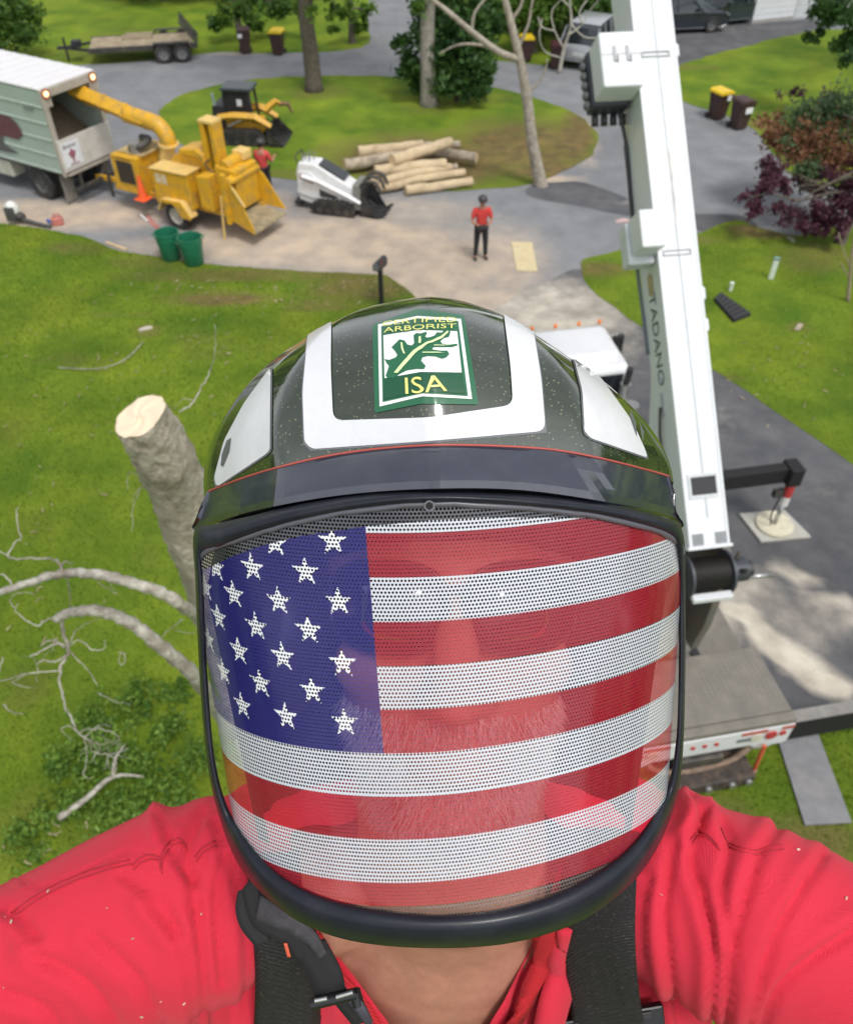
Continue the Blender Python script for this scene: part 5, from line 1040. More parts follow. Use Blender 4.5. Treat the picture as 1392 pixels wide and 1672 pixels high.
# boxes on the left side of the boom
def boxat(py0, py1, l0, l1, n0, n1, name, mat, parent, bev=.02): return bx_(at_boom(0,py1), at_boom(0,py0), l0, l1, n0, n1).build(name, mat, parent, bevel=bev)
bx1 = boxat(60, 148, w2+.01, w2+.50, -.22, .16, 'boom_box', BW, boom, .025)
s_ = at_boom(0, 98)
for l_ in (w2+.17, w2+.33): bx_(s_-.09, s_+.09, l_-.02, l_+.02, .161, .18).build('latch', M('latch grey', (.40,.41,.43), .5), bx1); bx_(s_-.10, s_-.03, l_-.035, l_-.02, .161, .2).build('latch_handle', MATS['latch grey'], bx1)
bx_(s_-.012, s_+.012, w2+.02, w2+.48, .161, .166).build('lid_joint', M('lid joint grey', (.5,.51,.53), .5), bx1)
un = boxat(62, 152, w2+.03, w2+.52, -.50, -.225, 'winch_drum_case', M('dark machinery', (.04,.042,.055), .5, var=.3, vs_=12), boom, .03)
s1 = at_boom(0, 158)
for k_ in range(4): MB().cyl(CHK(s1+.02, -.46+.0*k_, .06+.12*k_), CHK(s1-.10, -.5, .06+.12*k_), .045, 10).build('hose_fitting', BLK, un, smooth=True)
for k_ in range(5): s2 = at_boom(0, 80+16*k_); MB().ball(CHK(s2, -.34, .55), (.06,.05,.06), 8, 6).build('hose_coupling', M('grey coupling', (.14,.15,.15), .5, metal=.4), un, smooth=True)
MB().tube(smoothline([CHK(s1, -.35, .15), CHK(s1-.3, -.5, .04), CHK(s1-.9, -.56, .03), CHK(s1-1.6, -.58, .03)], 4), .025, 7).build('hydraulic_hose', BLK, boom, smooth=True)
bx2 = boxat(354, 412, w2+.01, w2+.30, -.05, .30, 'junction_box', BW, boom, .02)
boxat(356, 425, w2+.02, w2+.34, -.30, -.06, 'junction_box_base', M('pale grey base', (.60,.62,.64), .5), boom, .02)
# lift cylinder below and turret plates
MB().cyl((2.2,0,1.9), TL(P(1120, 560, 10.0))-nrm*.75, .13, 16).build('lift_cylinder', BW, t, smooth=True, auto=40)
tp = MB().prism([(1.0,1.55),(2.2,1.55),(2.1,2.4),(a_.x+.7,a_.z+.15),(a_.x-.05,a_.z-.35),(.9,2.2)], a_.y-.40, a_.y-.29).build('turret_plate', M('dirty grey turret steel', (.13,.125,.115), .6, dirt=(.25,.15,.07), dirt_amt=.6), t, bevel=.015)
MB().prism([(1.0,1.55),(2.2,1.55),(2.1,2.4),(a_.x+.7,a_.z+.15),(a_.x-.05,a_.z-.35),(.9,2.2)], a_.y+.29, a_.y+.40).build('turret_plate', M('dirty grey turret steel', (.13,.125,.115), .6, dirt=(.25,.15,.07), dirt_amt=.6), t, bevel=.015)
# winch behind the boom tail
wc = a_ - d*.34 - nrm*.22
dr_ = MB().cyl(wc+side*.22, wc-side*.26, .20, 28).build('winch_drum', M('dark wire rope', (.022,.02,.019), .6, var=.2, vs_=20), t, smooth=True, auto=30)
m = MB()
for i in range(22):
    q_ = .20-.45*i/21; m.wheelring(wc+side*q_, side, [(-.009,.200),(0,.214),(.009,.200)], 24)
m.build('rope_coil', M('greasy wire rope', (.03,.027,.024), .5, metal=.3), dr_, smooth=True, kind='stuff')
for q_ in (.235,-.265): MB().cyl(wc+side*q_, wc+side*(q_+(.03 if q_ > 0 else -.03)), .27, 28).build('winch_flange', M('dark grey blue steel', (.07,.075,.09), .5, metal=.4), dr_, smooth=True, auto=30)
mo = MB().cyl(wc-side*.30, wc-side*.52, .15, 16).build('winch_motor', M('dark grey blue steel', (.07,.075,.09), .5), t, smooth=True, auto=30)
MB().cyl(wc-side*.52, wc-side*.60, .10, 12).build('motor_cap', BLK, mo, smooth=True, auto=30)
for k_ in range(4): MB().cyl(wc-side*.40+nrm*(.15*math.cos(k_*1.2))+d*(.15*math.sin(k_*1.2)), wc-side*.44+nrm*(.24*math.cos(k_*1.2))+d*(.24*math.sin(k_*1.2)), .03, 8).build('motor_port', DST, mo)
MB().cyl(wc-side*.55-d*.1, wc-side*.88-d*.12, .028, 10).build('motor_shaft', CHR, mo, smooth=True)
tr_ = MB(); 
for b2 in (a_-d*.62-nrm*.10,): tr_.beam(b2+side*.25, b2-side*.26, .10, .07)
tr_.build('winch_guard', BW, t, bevel=.01)
MB().box(1.12,1.5,.0,.5,1.0,1.8).build('turret_rear_block', M('rusty ochre gear', (.22,.14,.07), .8, var=.5, vs_=8), t, bevel=.04)
# diamond plate locker tops right of the turret
MB().box(2.2,3.4,-HW+.07,-.45,1.0,1.06).build('deck_plate', DP, t)
# ================================================================ THE TREE THE CLIMBER IS IN
TB = Vector((-1.02, 2.75, 0))
tr = empty('cut_tree', TB, 0, 'grey-barked tree with freshly sawn top and dead side branches, left of the climber', 'tree')
TBK = attr_mat('climbed tree bark', (.46,.40,.32), (.66,.60,.50), 'dust', nscale=9, fine=34, bump=.03, macro=1.2, c2=(.20,.17,.13), c3=(.30,.26,.20), nz=.9, d0=.35, d1=.8, fc=.35)
top = P(229, 680, 3.25); t1 = P(293, 800, 3.75); t2_ = P(346, 938, 4.4); t3_ = P(385, 1080, 5.4)
pts = [top, P(262,735,3.45), t1, P(318,870,4.05), t2_, t3_, Vector((TB.x+.04, TB.y-.05, 5.0)), Vector((TB.x+.02, TB.y, 2.5)), Vector((TB.x, TB.y, .4)), Vector((TB.x, TB.y, -.1))]
sp = smoothline(pts, 14); k_ = len(sp); n = 40
v = []
axis0 = (sp[0]-sp[3]).normalized()
for i, c in enumerate(sp):
    tdir = (sp[max(i-1,0)]-sp[min(i+1,k_-1)]).normalized(); x = tdir.cross(Vector((0,1,0))).normalized(); y = x.cross(tdir).normalized()
    r_ = .108 + .060*min(1, i/(k_*.6)) + (.12*max(0, (i-k_*.9)/(k_*.1)))
    for j in range(n):
        a = 2*math.pi*j/n; dd = x*math.cos(a)+y*math.sin(a)
        p_ = c*1.0
        q = Vector((math.cos(a)*2.2, math.sin(a)*2.2, i*.16)); nn = noise.noise(q)*.012 + noise.noise(q*3.1)*.010 + abs(noise.noise(Vector((a*4.5, i*.35, 3))))*.010
        nn += noise.noise(q*9)*.006
        if i == 0: nn *= .6
        v.append(c + dd*(r_+nn) - TB + tdir*(dd.x*.30-dd.y*.10)*r_*max(0, 1-i/7.))
f = [(i*n+j, i*n+(j+1) % n, (i+1)*n+(j+1) % n, (i+1)*n+j) for i in range(k_-1) for j in range(n)]
me = bpy.data.meshes.new('trunk'); me.from_pydata([tuple(q) for q in v], [], f); fattr(me, 'dust', np.full(len(v), .30)); trunk = link('trunk', me, TBK, tr, smooth=True)
# sawn face with growth rings
fc = [Vector(v[j]) for j in range(n)]; cc = sum(fc, Vector())/n
m = bpy.data.materials.new('fresh sawn wood'); m.use_nodes = True; nn_ = m.node_tree; bs_ = nn_.nodes['Principled BSDF']; bs_.inputs['Roughness'].default_value = .75
tcn = nn_.nodes.new('ShaderNodeTexCoord'); wv = nn_.nodes.new('ShaderNodeTexWave'); wv.wave_type = 'RINGS'; wv.rings_direction = 'SPHERICAL'; wv.inputs['Scale'].default_value = 28; wv.inputs['Distortion'].default_value = 1.5
rp = nn_.nodes.new('ShaderNodeMix'); rp.data_type = 'RGBA'; rp.inputs[6].default_value = (.86,.72,.54,1); rp.inputs[7].default_value = (.80,.62,.42,1)
nn_.links.new(tcn.outputs['Object'], wv.inputs['Vector']); nn_.links.new(wv.outputs['Fac'], rp.inputs['Factor']); nn_.links.new(rp.outputs[2], bs_.inputs['Base Color'])
vv = []; ff = []
for q in range(7):
    for j in range(n): vv.append(tuple((fc[j]-cc)*(1-q/7.0)*.995 + axis0*(.002+.004*math.sin(j*.9+q))))
for q in range(6):
    for j in range(n): ff.append((q*n+j, q*n+(j+1) % n, (q+1)*n+(j+1) % n, (q+1)*n+j))
ff.append(tuple(6*n+j for j in range(n)))
me = bpy.data.meshes.new('sawn_top'); me.from_pydata(vv, [], ff); so = link('sawn_top', me, m, tr, smooth=True); so.location = cc
BRB = attr_mat('lichened branch bark', (.24,.21,.17), (.52,.50,.43), 'dust', nscale=16, fine=60, bump=.006, macro=3)
def br(pts3, r0, r1, name='branch', par=None, wig=.0, seed=0, parent=None):
    r = random.Random(seed); q = smoothline([P(*p_)-TB for p_ in pts3], 5)
    q = [c + Vector((r.uniform(-1,1), r.uniform(-1,1), r.uniform(-1,1)))*wig for c in q]; kk = len(q)
    return MB().tube(q, [(r0+(r1-r0)*(i/(kk-1))**1.1)*(1+.12*math.sin(i*2.1+seed)) for i in range(kk)], 9).build(name, BRB, parent or tr, smooth=True)
b1 = br([(372,1085,5.0),(330,1018,3.6),(300,990,3.2),(262,968,3.1),(225,955,3.05),(180,942,3.0),(135,936,3.0),(105,936,3.0),(70,944,2.95),(35,955,2.9),(-10,972,2.9),(-120,1010,2.9)], .027, .010, wig=.003, seed=1)
b2 = br([(378,1200,5.2),(335,1128,4.0),(318,1105,3.7),(285,1075,3.55),(255,1050,3.45),(225,1025,3.4),(195,1008,3.35),(160,997,3.3),(128,998,3.3),(105,1003,3.3),(92,1010,3.3)], .036, .017, wig=.003, seed=2)
tw = [([(105,936,3.0),(98,922,3.0),(85,912,3.0),(50,911,2.95),(15,910,2.9),(22,890,2.9),(35,880,2.9)],.008,.003),
 ([(97,925,3.0),(108,918,3.0),(120,920,3.05)],.006,.002), ([(110,940,3.0),(114,965,3.1),(116,990,3.2)],.005,.003),
 ([(35,880,2.9),(28,840,2.9),(30,825,2.9)],.004,.0015), ([(15,910,2.9),(0,900,2.9),(-20,895,2.9)],.004,.002), ([(20,955,2.9),(8,940,2.9),(-5,935,2.9)],.006,.002),
 ([(160,950,3.0),(178,962,3.05),(190,968,3.05),(182,955,3.0)],.003,.0012),
 ([(100,1005,3.3),(103,1030,3.35),(112,1060,3.4),(105,1078,3.4),(98,1095,3.4),(100,1130,3.45),(112,1165,3.5),(128,1195,3.5),(150,1212,3.5)],.013,.005),
 ([(100,1010,3.3),(75,1012,3.3),(62,1022,3.3),(40,1010,3.3),(25,995,3.3),(30,985,3.3)],.006,.002), ([(25,995,3.3),(18,975,3.25),(40,968,3.2),(60,970,3.2)],.004,.0015),
 ([(112,1060,3.4),(95,1050,3.4),(70,1062,3.4),(50,1072,3.4)],.009,.004), ([(108,1070,3.4),(90,1080,3.4),(72,1078,3.4),(60,1085,3.4)],.007,.003), ([(104,1056,3.4),(85,1045,3.4),(66,1056,3.4)],.007,.003),
 ([(112,1055,3.4),(130,1045,3.4),(150,1060,3.4),(172,1058,3.4),(170,1045,3.4)],.005,.0015), ([(114,1050,3.4),(125,1030,3.4),(140,1018,3.4),(165,1010,3.4)],.004,.0015), ([(118,1068,3.4),(135,1085,3.45),(150,1100,3.5),(160,1120,3.5)],.005,.002),
 ([(160,1130,3.5),(185,1145,3.5),(215,1150,3.5)],.004,.0015), ([(98,1095,3.4),(80,1098,3.4),(45,1100,3.4),(10,1110,3.3),(-20,1118,3.3)],.005,.002), ([(45,1100,3.4),(20,1115,3.3),(60,1125,3.3)],.004,.001),
 ([(128,1195,3.5),(112,1185,3.5),(100,1192,3.5),(118,1208,3.5)],.004,.0015), ([(128,1195,3.5),(160,1190,3.5),(190,1200,3.5),(198,1218,3.5)],.005,.002), ([(138,1202,3.5),(165,1182,3.5),(182,1188,3.5)],.004,.0015), ([(145,1210,3.5),(170,1215,3.5),(195,1205,3.5)],.004,.0015),
 ([(138,1205,3.5),(142,1235,3.5),(138,1265,3.5),(150,1270,3.5)],.004,.0015), ([(150,1228,3.5),(180,1232,3.5),(210,1222,3.5)],.004,.0015), ([(170,1230,3.5),(188,1240,3.5),(190,1262,3.5)],.004,.002),
 ([(5,1075,3.3),(-5,1110,3.3),(-10,1120,3.3)],.005,.002), ([(5,1150,3.3),(20,1163,3.3),(40,1165,3.3)],.005,.002), ([(195,1065,3.4),(205,1070,3.4),(200,1085,3.4),(194,1078,3.4),(198,1062,3.4)],.004,.002),
 ([(300,1010,3.5),(272,1032,3.5),(262,1045,3.5)],.004,.0015), ([(285,1030,3.5),(320,1035,3.5)],.003,.0015),
 ([(293,672,3.4),(312,660,3.4),(330,630,3.4),(345,600,3.4),(352,570,3.3),(350,530,3.3)],.006,.0015), ([(318,655,3.4),(300,650,3.4),(290,660,3.4)],.003,.001),
 ([(260,790,3.6),(235,785,3.6),(212,770,3.6),(208,800,3.6)],.005,.0015), ([(250,792,3.6),(225,800,3.6),(215,820,3.6)],.004,.0012), ([(235,785,3.6),(218,830,3.6),(216,870,3.6)],.0035,.001)]
for i, (q, r0, r1) in enumerate(tw): br(q, r0*.62, r1*.65, 'twig', seed=10+i, wig=.004)
rr = random.Random(4)
for i in range(18):
    sx, sy = rr.choice([(150,1210),(165,1225),(180,1230),(105,1060),(85,1065),(190,1210),(60,1085)]); q = [(sx,sy,3.5)]; an = rr.uniform(0, 6.28)
    for k2 in range(3): an += rr.uniform(-.7,.7); q.append((q[-1][0]+math.cos(an)*rr.uniform(8,18), q[-1][1]+math.sin(an)*rr.uniform(5,14), 3.5+rr.uniform(-.1,.1)))
    br(q, .0018, .0006, 'twig', seed=60+i)
# fallen branch on the ground below
t = empty('fallen_branch', G(95,1335), 0, 'long dry branch lying in the undergrowth below the dead branches', 'branch')
o_ = Vector(t.location); MB().tube(smoothline([G(97,1335,.2)-o_, G(140,1305,.35)-o_, G(185,1268,.5)-o_, G(235,1268,.45)-o_], 4), [.05,.05,.045,.045,.04,.04,.035,.035,.03,.025,.02,.015,.01], 8).build('stem', BRB, t, smooth=True)
MB().tube(smoothline([G(185,1268,.5)-o_, G(188,1240,.7)-o_, G(205,1215,.8)-o_], 4), [.03,.028,.025,.022,.02,.018,.015,.012,.008], 6).build('twig', BRB, t, smooth=True)
t = empty('fallen_branch', G(30,1300), 0, 'short twiggy branch lying on the lawn at the left', 'branch'); 
o_ = Vector(t.location); MB().tube(smoothline([G(95,602)-o_+Vector((0,0,.03)), G(160,605)-o_+Vector((0,0,.05)), G(205,590)-o_+Vector((0,0,.05)), G(235,560)-o_+Vector((0,0,.04))], 4), [.012]*13, 6).build('stem', BRB, t, smooth=True)
t.location = o_; 

# ================================================================ THE CLIMBER
def remesh(mb, voxel, smooth_n=6, name='body'):
    o = bpy.data.objects.new('tmp', mb.mesh()); col.objects.link(o)
    rm = o.modifiers.new('r', 'REMESH'); rm.mode = 'VOXEL'; rm.voxel_size = voxel
    sm = o.modifiers.new('s', 'SMOOTH'); sm.iterations = smooth_n; sm.factor = .5
    bpy.context.view_layer.update(); me = bpy.data.meshes.new_from_object(o.evaluated_get(bpy.context.evaluated_depsgraph_get()))
    m0 = o.data; bpy.data.objects.remove(o); bpy.data.meshes.remove(m0); me.name = name; me.materials.clear(); return me
def cap(mb, a, b, r0, r1, n=18):
    a, b = Vector(a), Vector(b); mb.tube([a, b], [r0, r1], n); mb.ball(a, r0, 18, 12); mb.ball(b, r1, 18, 12)
PB = CAM + Vector((.02, .27, -.56))
man = empty('person', PB, 0, 'climber in bright red shirt and flag-visored helmet facing the camera in the foreground', 'person')
HC = CW(.014, -.055, .482)               # head centre
hx_, hy_, hz_ = RT, UP, -FW              # head: right, crown, out of the face
def HP(x, y, z): return HC + hx_*x + hy_*y + hz_*z
Rh = Matrix((hx_, hy_, hz_)).transposed()
bd = MB()
bd.ball(HP(0,.03,-.02), (.075,.088,.092), 28, 20, Rh); bd.ball(HP(0,-.035,.012), (.062,.085,.068), 24, 16, Rh)
bd.ball(HP(0,-.105,.045), (.034,.022,.026), 16, 12, Rh); bd.ball(HP(0,.028,.058), (.052,.012,.02), 16, 10, Rh)
for s_ in (-1,1):
    bd.ball(HP(s_*.04,-.025,.045), (.024,.02,.022), 14, 10, Rh); bd.ball(HP(s_*.077,-.01,-.012), (.010,.030,.018), 12, 10, Rh)
bd.tube([HP(0,.02,.070), HP(0,-.03,.100)], [.008,.014], 10); bd.ball(HP(0,-.035,.094), (.014,.011,.014), 12, 10, Rh)
for s_ in (-1,1): bd.ball(HP(s_*.012,-.037,.085), (.009,.008,.010), 10, 8, Rh)
bd.ball(HP(0,-.066,.073), (.024,.006,.010), 14, 10, Rh); bd.ball(HP(0,-.076,.072), (.021,.007,.010), 14, 10, Rh)
N0 = HP(0,-.09,-.03)
NB = CAM + Vector((.018, .262, -.585))
cap(bd, N0, NB, .060, .066); cap(bd, NB, NB+Vector((0,.02,-.10)), .070, .11)
SH = {}
for s_ in (-1,1):
    S0 = CAM + Vector((.018+s_*.195, .225, -.612)); E0 = CAM + Vector((.018+s_*.46, .13, -.665)); W0 = CAM + Vector((.018+s_*.28, .00, -.47)); SH[s_] = (S0, E0, W0)
    cap(bd, NB+Vector((s_*.03,.0,-.05)), S0+Vector((0,0,-.01)), .045, .048); cap(bd, S0, E0, .05, .042); cap(bd, E0, W0, .042, .028)
    hd = W0 + (W0-E0).normalized()*.05; cap(bd, W0, hd, .027, .030)
cap(bd, NB+Vector((0,.03,-.12)), NB+Vector((0,.05,-.50)), .125, .13); cap(bd, NB+Vector((-.08,.03,-.12)), NB+Vector((.08,.03,-.12)), .10, .10)
me = remesh(bd, .0042, 5)
body = link('body', me, M('climber skin', (.41,.19,.13), .5, var=.09, vs_=150, bump=.35, bs=220, spec=.4), man, world=True, smooth=True)
# hands raised to the camera, just outside the frame: palm, four fingers and a thumb
for s_ in (-1,1):
    S0, E0, W0 = SH[s_]; fd = (W0-E0).normalized(); K = W0 + fd*.085; acr = fd.cross(Vector((0,0,1))).normalized(); J_ = [W0, K]; E_ = [(0,1)]; R_ = [.026,.030]
    for q in range(4):
        b0 = K + acr*(q-1.5)*.019; L_ = (.038,.043,.040,.032)[q]; J_ += [b0+fd*.01, b0+fd*(.01+L_), b0+fd*(.01+L_*1.5)+Vector((-s_*.02,-.0,-.0)), b0+fd*(.01+L_*1.6)+Vector((-s_*.038,0,-.01))]
        k0 = len(J_)-4; E_ += [(1,k0),(k0,k0+1),(k0+1,k0+2),(k0+2,k0+3)]; R_ += [.0095,.009,.0085,.007]
    b0 = W0+fd*.03; J_ += [b0+Vector((-s_*.03,0,.015)), b0+fd*.03+Vector((-s_*.055,0,.02)), b0+fd*.055+Vector((-s_*.06,0,.02))]; k0 = len(J_)-3; E_ += [(0,k0),(k0,k0+1),(k0+1,k0+2)]; R_ += [.013,.011,.009]
    skin_body('hand', [j-PB for j in J_], E_, R_, MATS['climber skin'], man, sub=2)
# legs, trousers and boots gripping the tree, below the frame
lg = MB(); pel = NB + Vector((0,.06,-.60))
ball_ = cap(lg, pel+Vector((-.08,0,.05)), pel+Vector((.08,0,.05)), .13, .13)
for s_ in (-1,1): kn = pel+Vector((s_*.17,-.10,-.45)); cap(lg, pel+Vector((s_*.09,0,-.03)), kn, .095, .062); cap(lg, kn, kn+Vector((-s_*.05,.14,-.40)), .062, .045)
link('trousers', remesh(lg, .012, 4), M('dark work trousers', (.02,.02,.025), .85), man, world=True, smooth=True)
for s_ in (-1,1): f0 = pel+Vector((s_*.12,.04,-.90)); bt = MB(); cap(bt, f0, f0+Vector((0,-.16,-.06)), .052, .042); cap(bt, f0, f0+Vector((0,0,.10)), .052, .056); link('boot', remesh(bt, .01, 3), M('black boot', (.02,.018,.016), .6), man, world=True, smooth=True)

# ---- red shirt
st = MB()
for s_ in (-1,1):
    S0, E0, W0 = SH[s_]; cap(st, NB+Vector((s_*.055,.02,-.035)), S0+Vector((0,0,.004)), .062, .068, 24); cap(st, S0+Vector((0,0,.004)), S0.lerp(E0,.95), .070, .056, 24)
cap(st, NB+Vector((-.10,.03,-.16)), NB+Vector((.10,.03,-.16)), .125, .125, 24); cap(st, NB+Vector((-.07,.04,-.55)), NB+Vector((.07,.04,-.55)), .13, .13, 24); cap(st, NB+Vector((-.13,.02,-.17)), NB+Vector((.13,.02,-.17)), .095, .095, 24); cap(st, NB+Vector((-.14,.0,-.17)), NB+Vector((-.15,.01,-.56)), .10, .10, 24); cap(st, NB+Vector((.14,.0,-.17)), NB+Vector((.15,.01,-.56)), .10, .10, 24); cap(st, NB+Vector((0,.035,-.15)), NB+Vector((0,.045,-.5)), .15, .15, 24)
cap(st, NB+Vector((-.055,.02,-.04)), NB+Vector((.055,.02,-.04)), .070, .070, 24)
sm_ = remesh(st, .0036, 26, 'shirt')
co = np.empty(len(sm_.vertices)*3, np.float32); sm_.vertices.foreach_get('co', co); co = co.reshape(-1,3).astype(float)
no = np.empty(len(sm_.vertices)*3, np.float32); sm_.vertices.foreach_get('normal', no); no = no.reshape(-1,3)
FOLDS = [([(335,1330),(305,1390),(318,1470),(330,1560),(334,1700)],15,.0045),([(262,1345),(290,1410),(318,1440)],11,.004),([(250,1480),(300,1550),(318,1690)],15,.0035),([(60,1560),(140,1610),(205,1700)],18,.004),
 ([(150,1530),(225,1600),(270,1700)],16,.003),([(372,1400),(396,1490),(402,1580),(396,1700)],12,.004),([(-60,1470),(20,1492),(60,1530)],16,.005),([(200,1430),(260,1470),(290,1520)],14,.003),([(350,1345),(362,1400),(352,1480),(360,1600)],10,.0035),
 ([(0,1620),(70,1650),(100,1700)],16,.003),([(0,1380),(60,1450),(190,1400),(262,1385),(300,1345)],5,.0016),
 ([(1150,1335),(1128,1400),(1150,1480),(1166,1560),(1160,1700)],13,.005),([(1175,1345),(1190,1380),(1178,1450),(1190,1530)],12,.0035),([(1270,1350),(1238,1400),(1212,1480),(1190,1570),(1186,1700)],15,.0045),
 ([(1392,1520),(1325,1565),(1265,1620),(1235,1700)],17,.0045),([(1345,1395),(1295,1470),(1250,1560),(1212,1700)],14,.004),([(1060,1430),(1043,1520),(1060,1600),(1082,1700)],12,.004),([(1100,1380),(1084,1480),(1092,1570),(1112,1700)],12,.004),
 ([(1125,1310),(1140,1345),(1120,1370)],9,.004),([(880,1540),(850,1600),(820,1700)],10,.003)]
q = npPX(co); dp = np.zeros(len(co)); front = q[:,2] > .3
for pl, wd_, dep in FOLDS:
    sl_ = smoothline([Vector((a,b,0)) for a,b in pl], 5); A_ = np.array([(p_.x,p_.y) for p_ in sl_]); best = np.full(len(co), 1e9)
    sgn = np.zeros(len(co))
    for a0_, b0_ in zip(A_, A_[1:]):
        ab = b0_-a0_; tt = np.clip(((q[:,:2]-a0_) @ ab)/(ab@ab), 0, 1); dv = q[:,:2]-(a0_+tt[:,None]*ab); dd = np.hypot(dv[:,0], dv[:,1]); cr_s = ab[0]*dv[:,1]-ab[1]*dv[:,0]
        b_ = dd < best; best[b_] = dd[b_]; sgn[b_] = np.sign(cr_s[b_])
    # a groove with a soft roll standing up on one side of it
    dep *= 1.0; wd_ *= .95
    dp += np.where(front, -dep*np.exp(-(best/(wd_*.55))**2) + dep*.7*np.exp(-((best-wd_*1.5)/(wd_*1.1))**2)*(sgn > 0) + dep*.2*np.exp(-((best-wd_*1.4)/(wd_*1.2))**2)*(sgn <= 0), 0)
for i in range(len(co)):
    c_ = Vector(co[i]); dp[i] += noise.noise(c_*9)*.004 + noise.noise(c_*22+Vector((3,1,2)))*.0010
# bunched seam ends against the skyline of the shoulders
dp += np.where(front, .007*np.exp(-((q[:,0]-258)/13)**2)*np.exp(-((q[:,1]-1350)/45)**2) + .009*np.exp(-((q[:,0]-1120)/20)**2)*np.exp(-((q[:,1]-1330)/50)**2) + .006*np.exp(-((q[:,0]-1160)/14)**2)*np.exp(-((q[:,1]-1340)/40)**2), 0)
sx_l = np.interp(q[:,1], [1400,1480,1580,1720], [455,462,472,474]); sx_r = np.interp(q[:,1], [1370,1450,1540,1640,1760], [985,978,980,988,992])
press = np.minimum(np.clip((np.abs(q[:,0]-sx_l)-58)/14, 0, 1), np.clip((np.abs(q[:,0]-sx_r)-66)/14, 0, 1))       # cloth lies flat under the straps
dp = np.where(front, dp*press - .003*(1-press), dp)
co2 = co + no*dp[:,None]
sm_.vertices.foreach_set('co', co2.astype(np.float32).ravel()); sm_.update()
# open neck: a V that shows the skin
VN = [(470,1350),(515,1500),(545,1548),(590,1605),(640,1672),(690,1760),(745,1760),(790,1680),(835,1600),(872,1525),(930,1350)]
bm_ = bmesh.new(); bm_.from_mesh(sm_); q2 = npPX(co2)
kill = inside(VN, q2[:,0], q2[:,1]) & (co2[:,1] < NB.y+.045)
neck_in = np.hypot(co2[:,0]-NB.x, co2[:,1]-(NB.y+.0)) < .064
kill |= neck_in & (co2[:,2] > HCAM-.60)
bm_.verts.ensure_lookup_table(); bmesh.ops.delete(bm_, geom=[bm_.verts[i] for i in np.nonzero(kill)[0]], context='VERTS')
for _ in range(14):
    nw = {}
    for v_ in bm_.verts:
        if v_.is_boundary:
            nb_ = [e_.other_vert(v_) for e_ in v_.link_edges if e_.is_boundary]
            if len(nb_) == 2: nw[v_] = v_.co*.4+(nb_[0].co+nb_[1].co)*.3
    for v_, c_ in nw.items(): v_.co = c_
bm_.to_mesh(sm_); bm_.free()
m = bpy.data.materials.new('red knit shirt'); m.use_nodes = True; nn_ = m.node_tree; bs_ = nn_.nodes['Principled BSDF']; LK = nn_.links.new
bs_.inputs['Base Color'].default_value = (.62,.030,.058,1); bs_.inputs['Roughness'].default_value = .85; bs_.inputs['Specular IOR Level'].default_value = .2; bs_.inputs['Sheen Weight'].default_value = .15; bs_.inputs['Sheen Tint'].default_value = (1,.45,.45,1)
tcn = nn_.nodes.new('ShaderNodeTexCoord'); w1 = nn_.nodes.new('ShaderNodeTexWave'); w1.inputs['Scale'].default_value = 420; w1.bands_direction = 'Z'; w1.inputs['Distortion'].default_value = 1.2
w2_ = nn_.nodes.new('ShaderNodeTexNoise'); w2_.inputs['Scale'].default_value = 900; n3_ = nn_.nodes.new('ShaderNodeTexNoise'); n3_.inputs['Scale'].default_value = 38; n3_.inputs['Detail'].default_value = 4
for x_ in (w1, w2_, n3_): LK(tcn.outputs['Object'], x_.inputs['Vector'])
ad = nn_.nodes.new('ShaderNodeMath'); LK(w1.outputs['Fac'], ad.inputs[0]); LK(w2_.outputs['Fac'], ad.inputs[1]); bp1 = nn_.nodes.new('ShaderNodeBump'); bp1.inputs['Strength'].default_value = .35; bp1.inputs['Distance'].default_value = .0005; LK(ad.outputs[0], bp1.inputs['Height'])
bp2 = nn_.nodes.new('ShaderNodeBump'); bp2.inputs['Strength'].default_value = .5; bp2.inputs['Distance'].default_value = .003; LK(n3_.outputs['Fac'], bp2.inputs['Height']); LK(bp1.outputs[0], bp2.inputs['Normal']); LK(bp2.outputs[0], bs_.inputs['Normal'])
RKN = m
sh_mesh = sm_; shirt = link('shirt', sm_, RKN, man, world=False, smooth=True)
bvS = BVHTree.FromPolygons([v_.co.copy() for v_ in sm_.vertices], [tuple(p_.vertices) for p_ in sm_.polygons])
sm_.transform(Matrix.Translation(-PB))
def hit(bv, px, py, off=0., dflt=None):
    d = ray(px, py).normalized(); h_ = bv.ray_cast(CAM, d)
    if h_[0] is None: return dflt
    n_ = h_[1]; n_ = n_ if n_.dot(d) < 0 else -n_
    return h_[0] + n_*off
bme = body.data; bvB = BVHTree.FromPolygons([v_.co+PB for v_ in bme.vertices], [tuple(p_.vertices) for p_ in bme.polygons])
# twin stitched seams and specks of sawdust on the cloth
STI = M('red stitching', (.42,.016,.035), .85)
for q_ in ([(20,1490),(60,1462),(110,1436),(165,1416),(212,1404)], [(216,1414),(228,1402),(246,1396),(262,1400)], [(262,1420),(264,1395),(276,1376),(292,1370),(304,1382)], [(318,1400),(330,1385),(350,1374)], [(1126,1372),(1140,1358),(1158,1366),(1172,1382)], [(1176,1352),(1190,1376),(1230,1388),(1275,1380)]):
    for o_ in (0, 7):
        pp = [hit(bvS, p_.x+o_*.4, p_.y+o_, .0004) for p_ in smoothline([Vector((a,b,0)) for a,b in q_], 6)]; pp = [x_-PB for x_ in pp if x_ is not None]
        if len(pp) > 3: MB().tube(pp, .0006, 5).build('seam', STI, shirt, smooth=True)
SDM = M('sawdust speck', (.60,.42,.34), .8, var=.3); sp_ = MB(); r_ = random.Random(9)
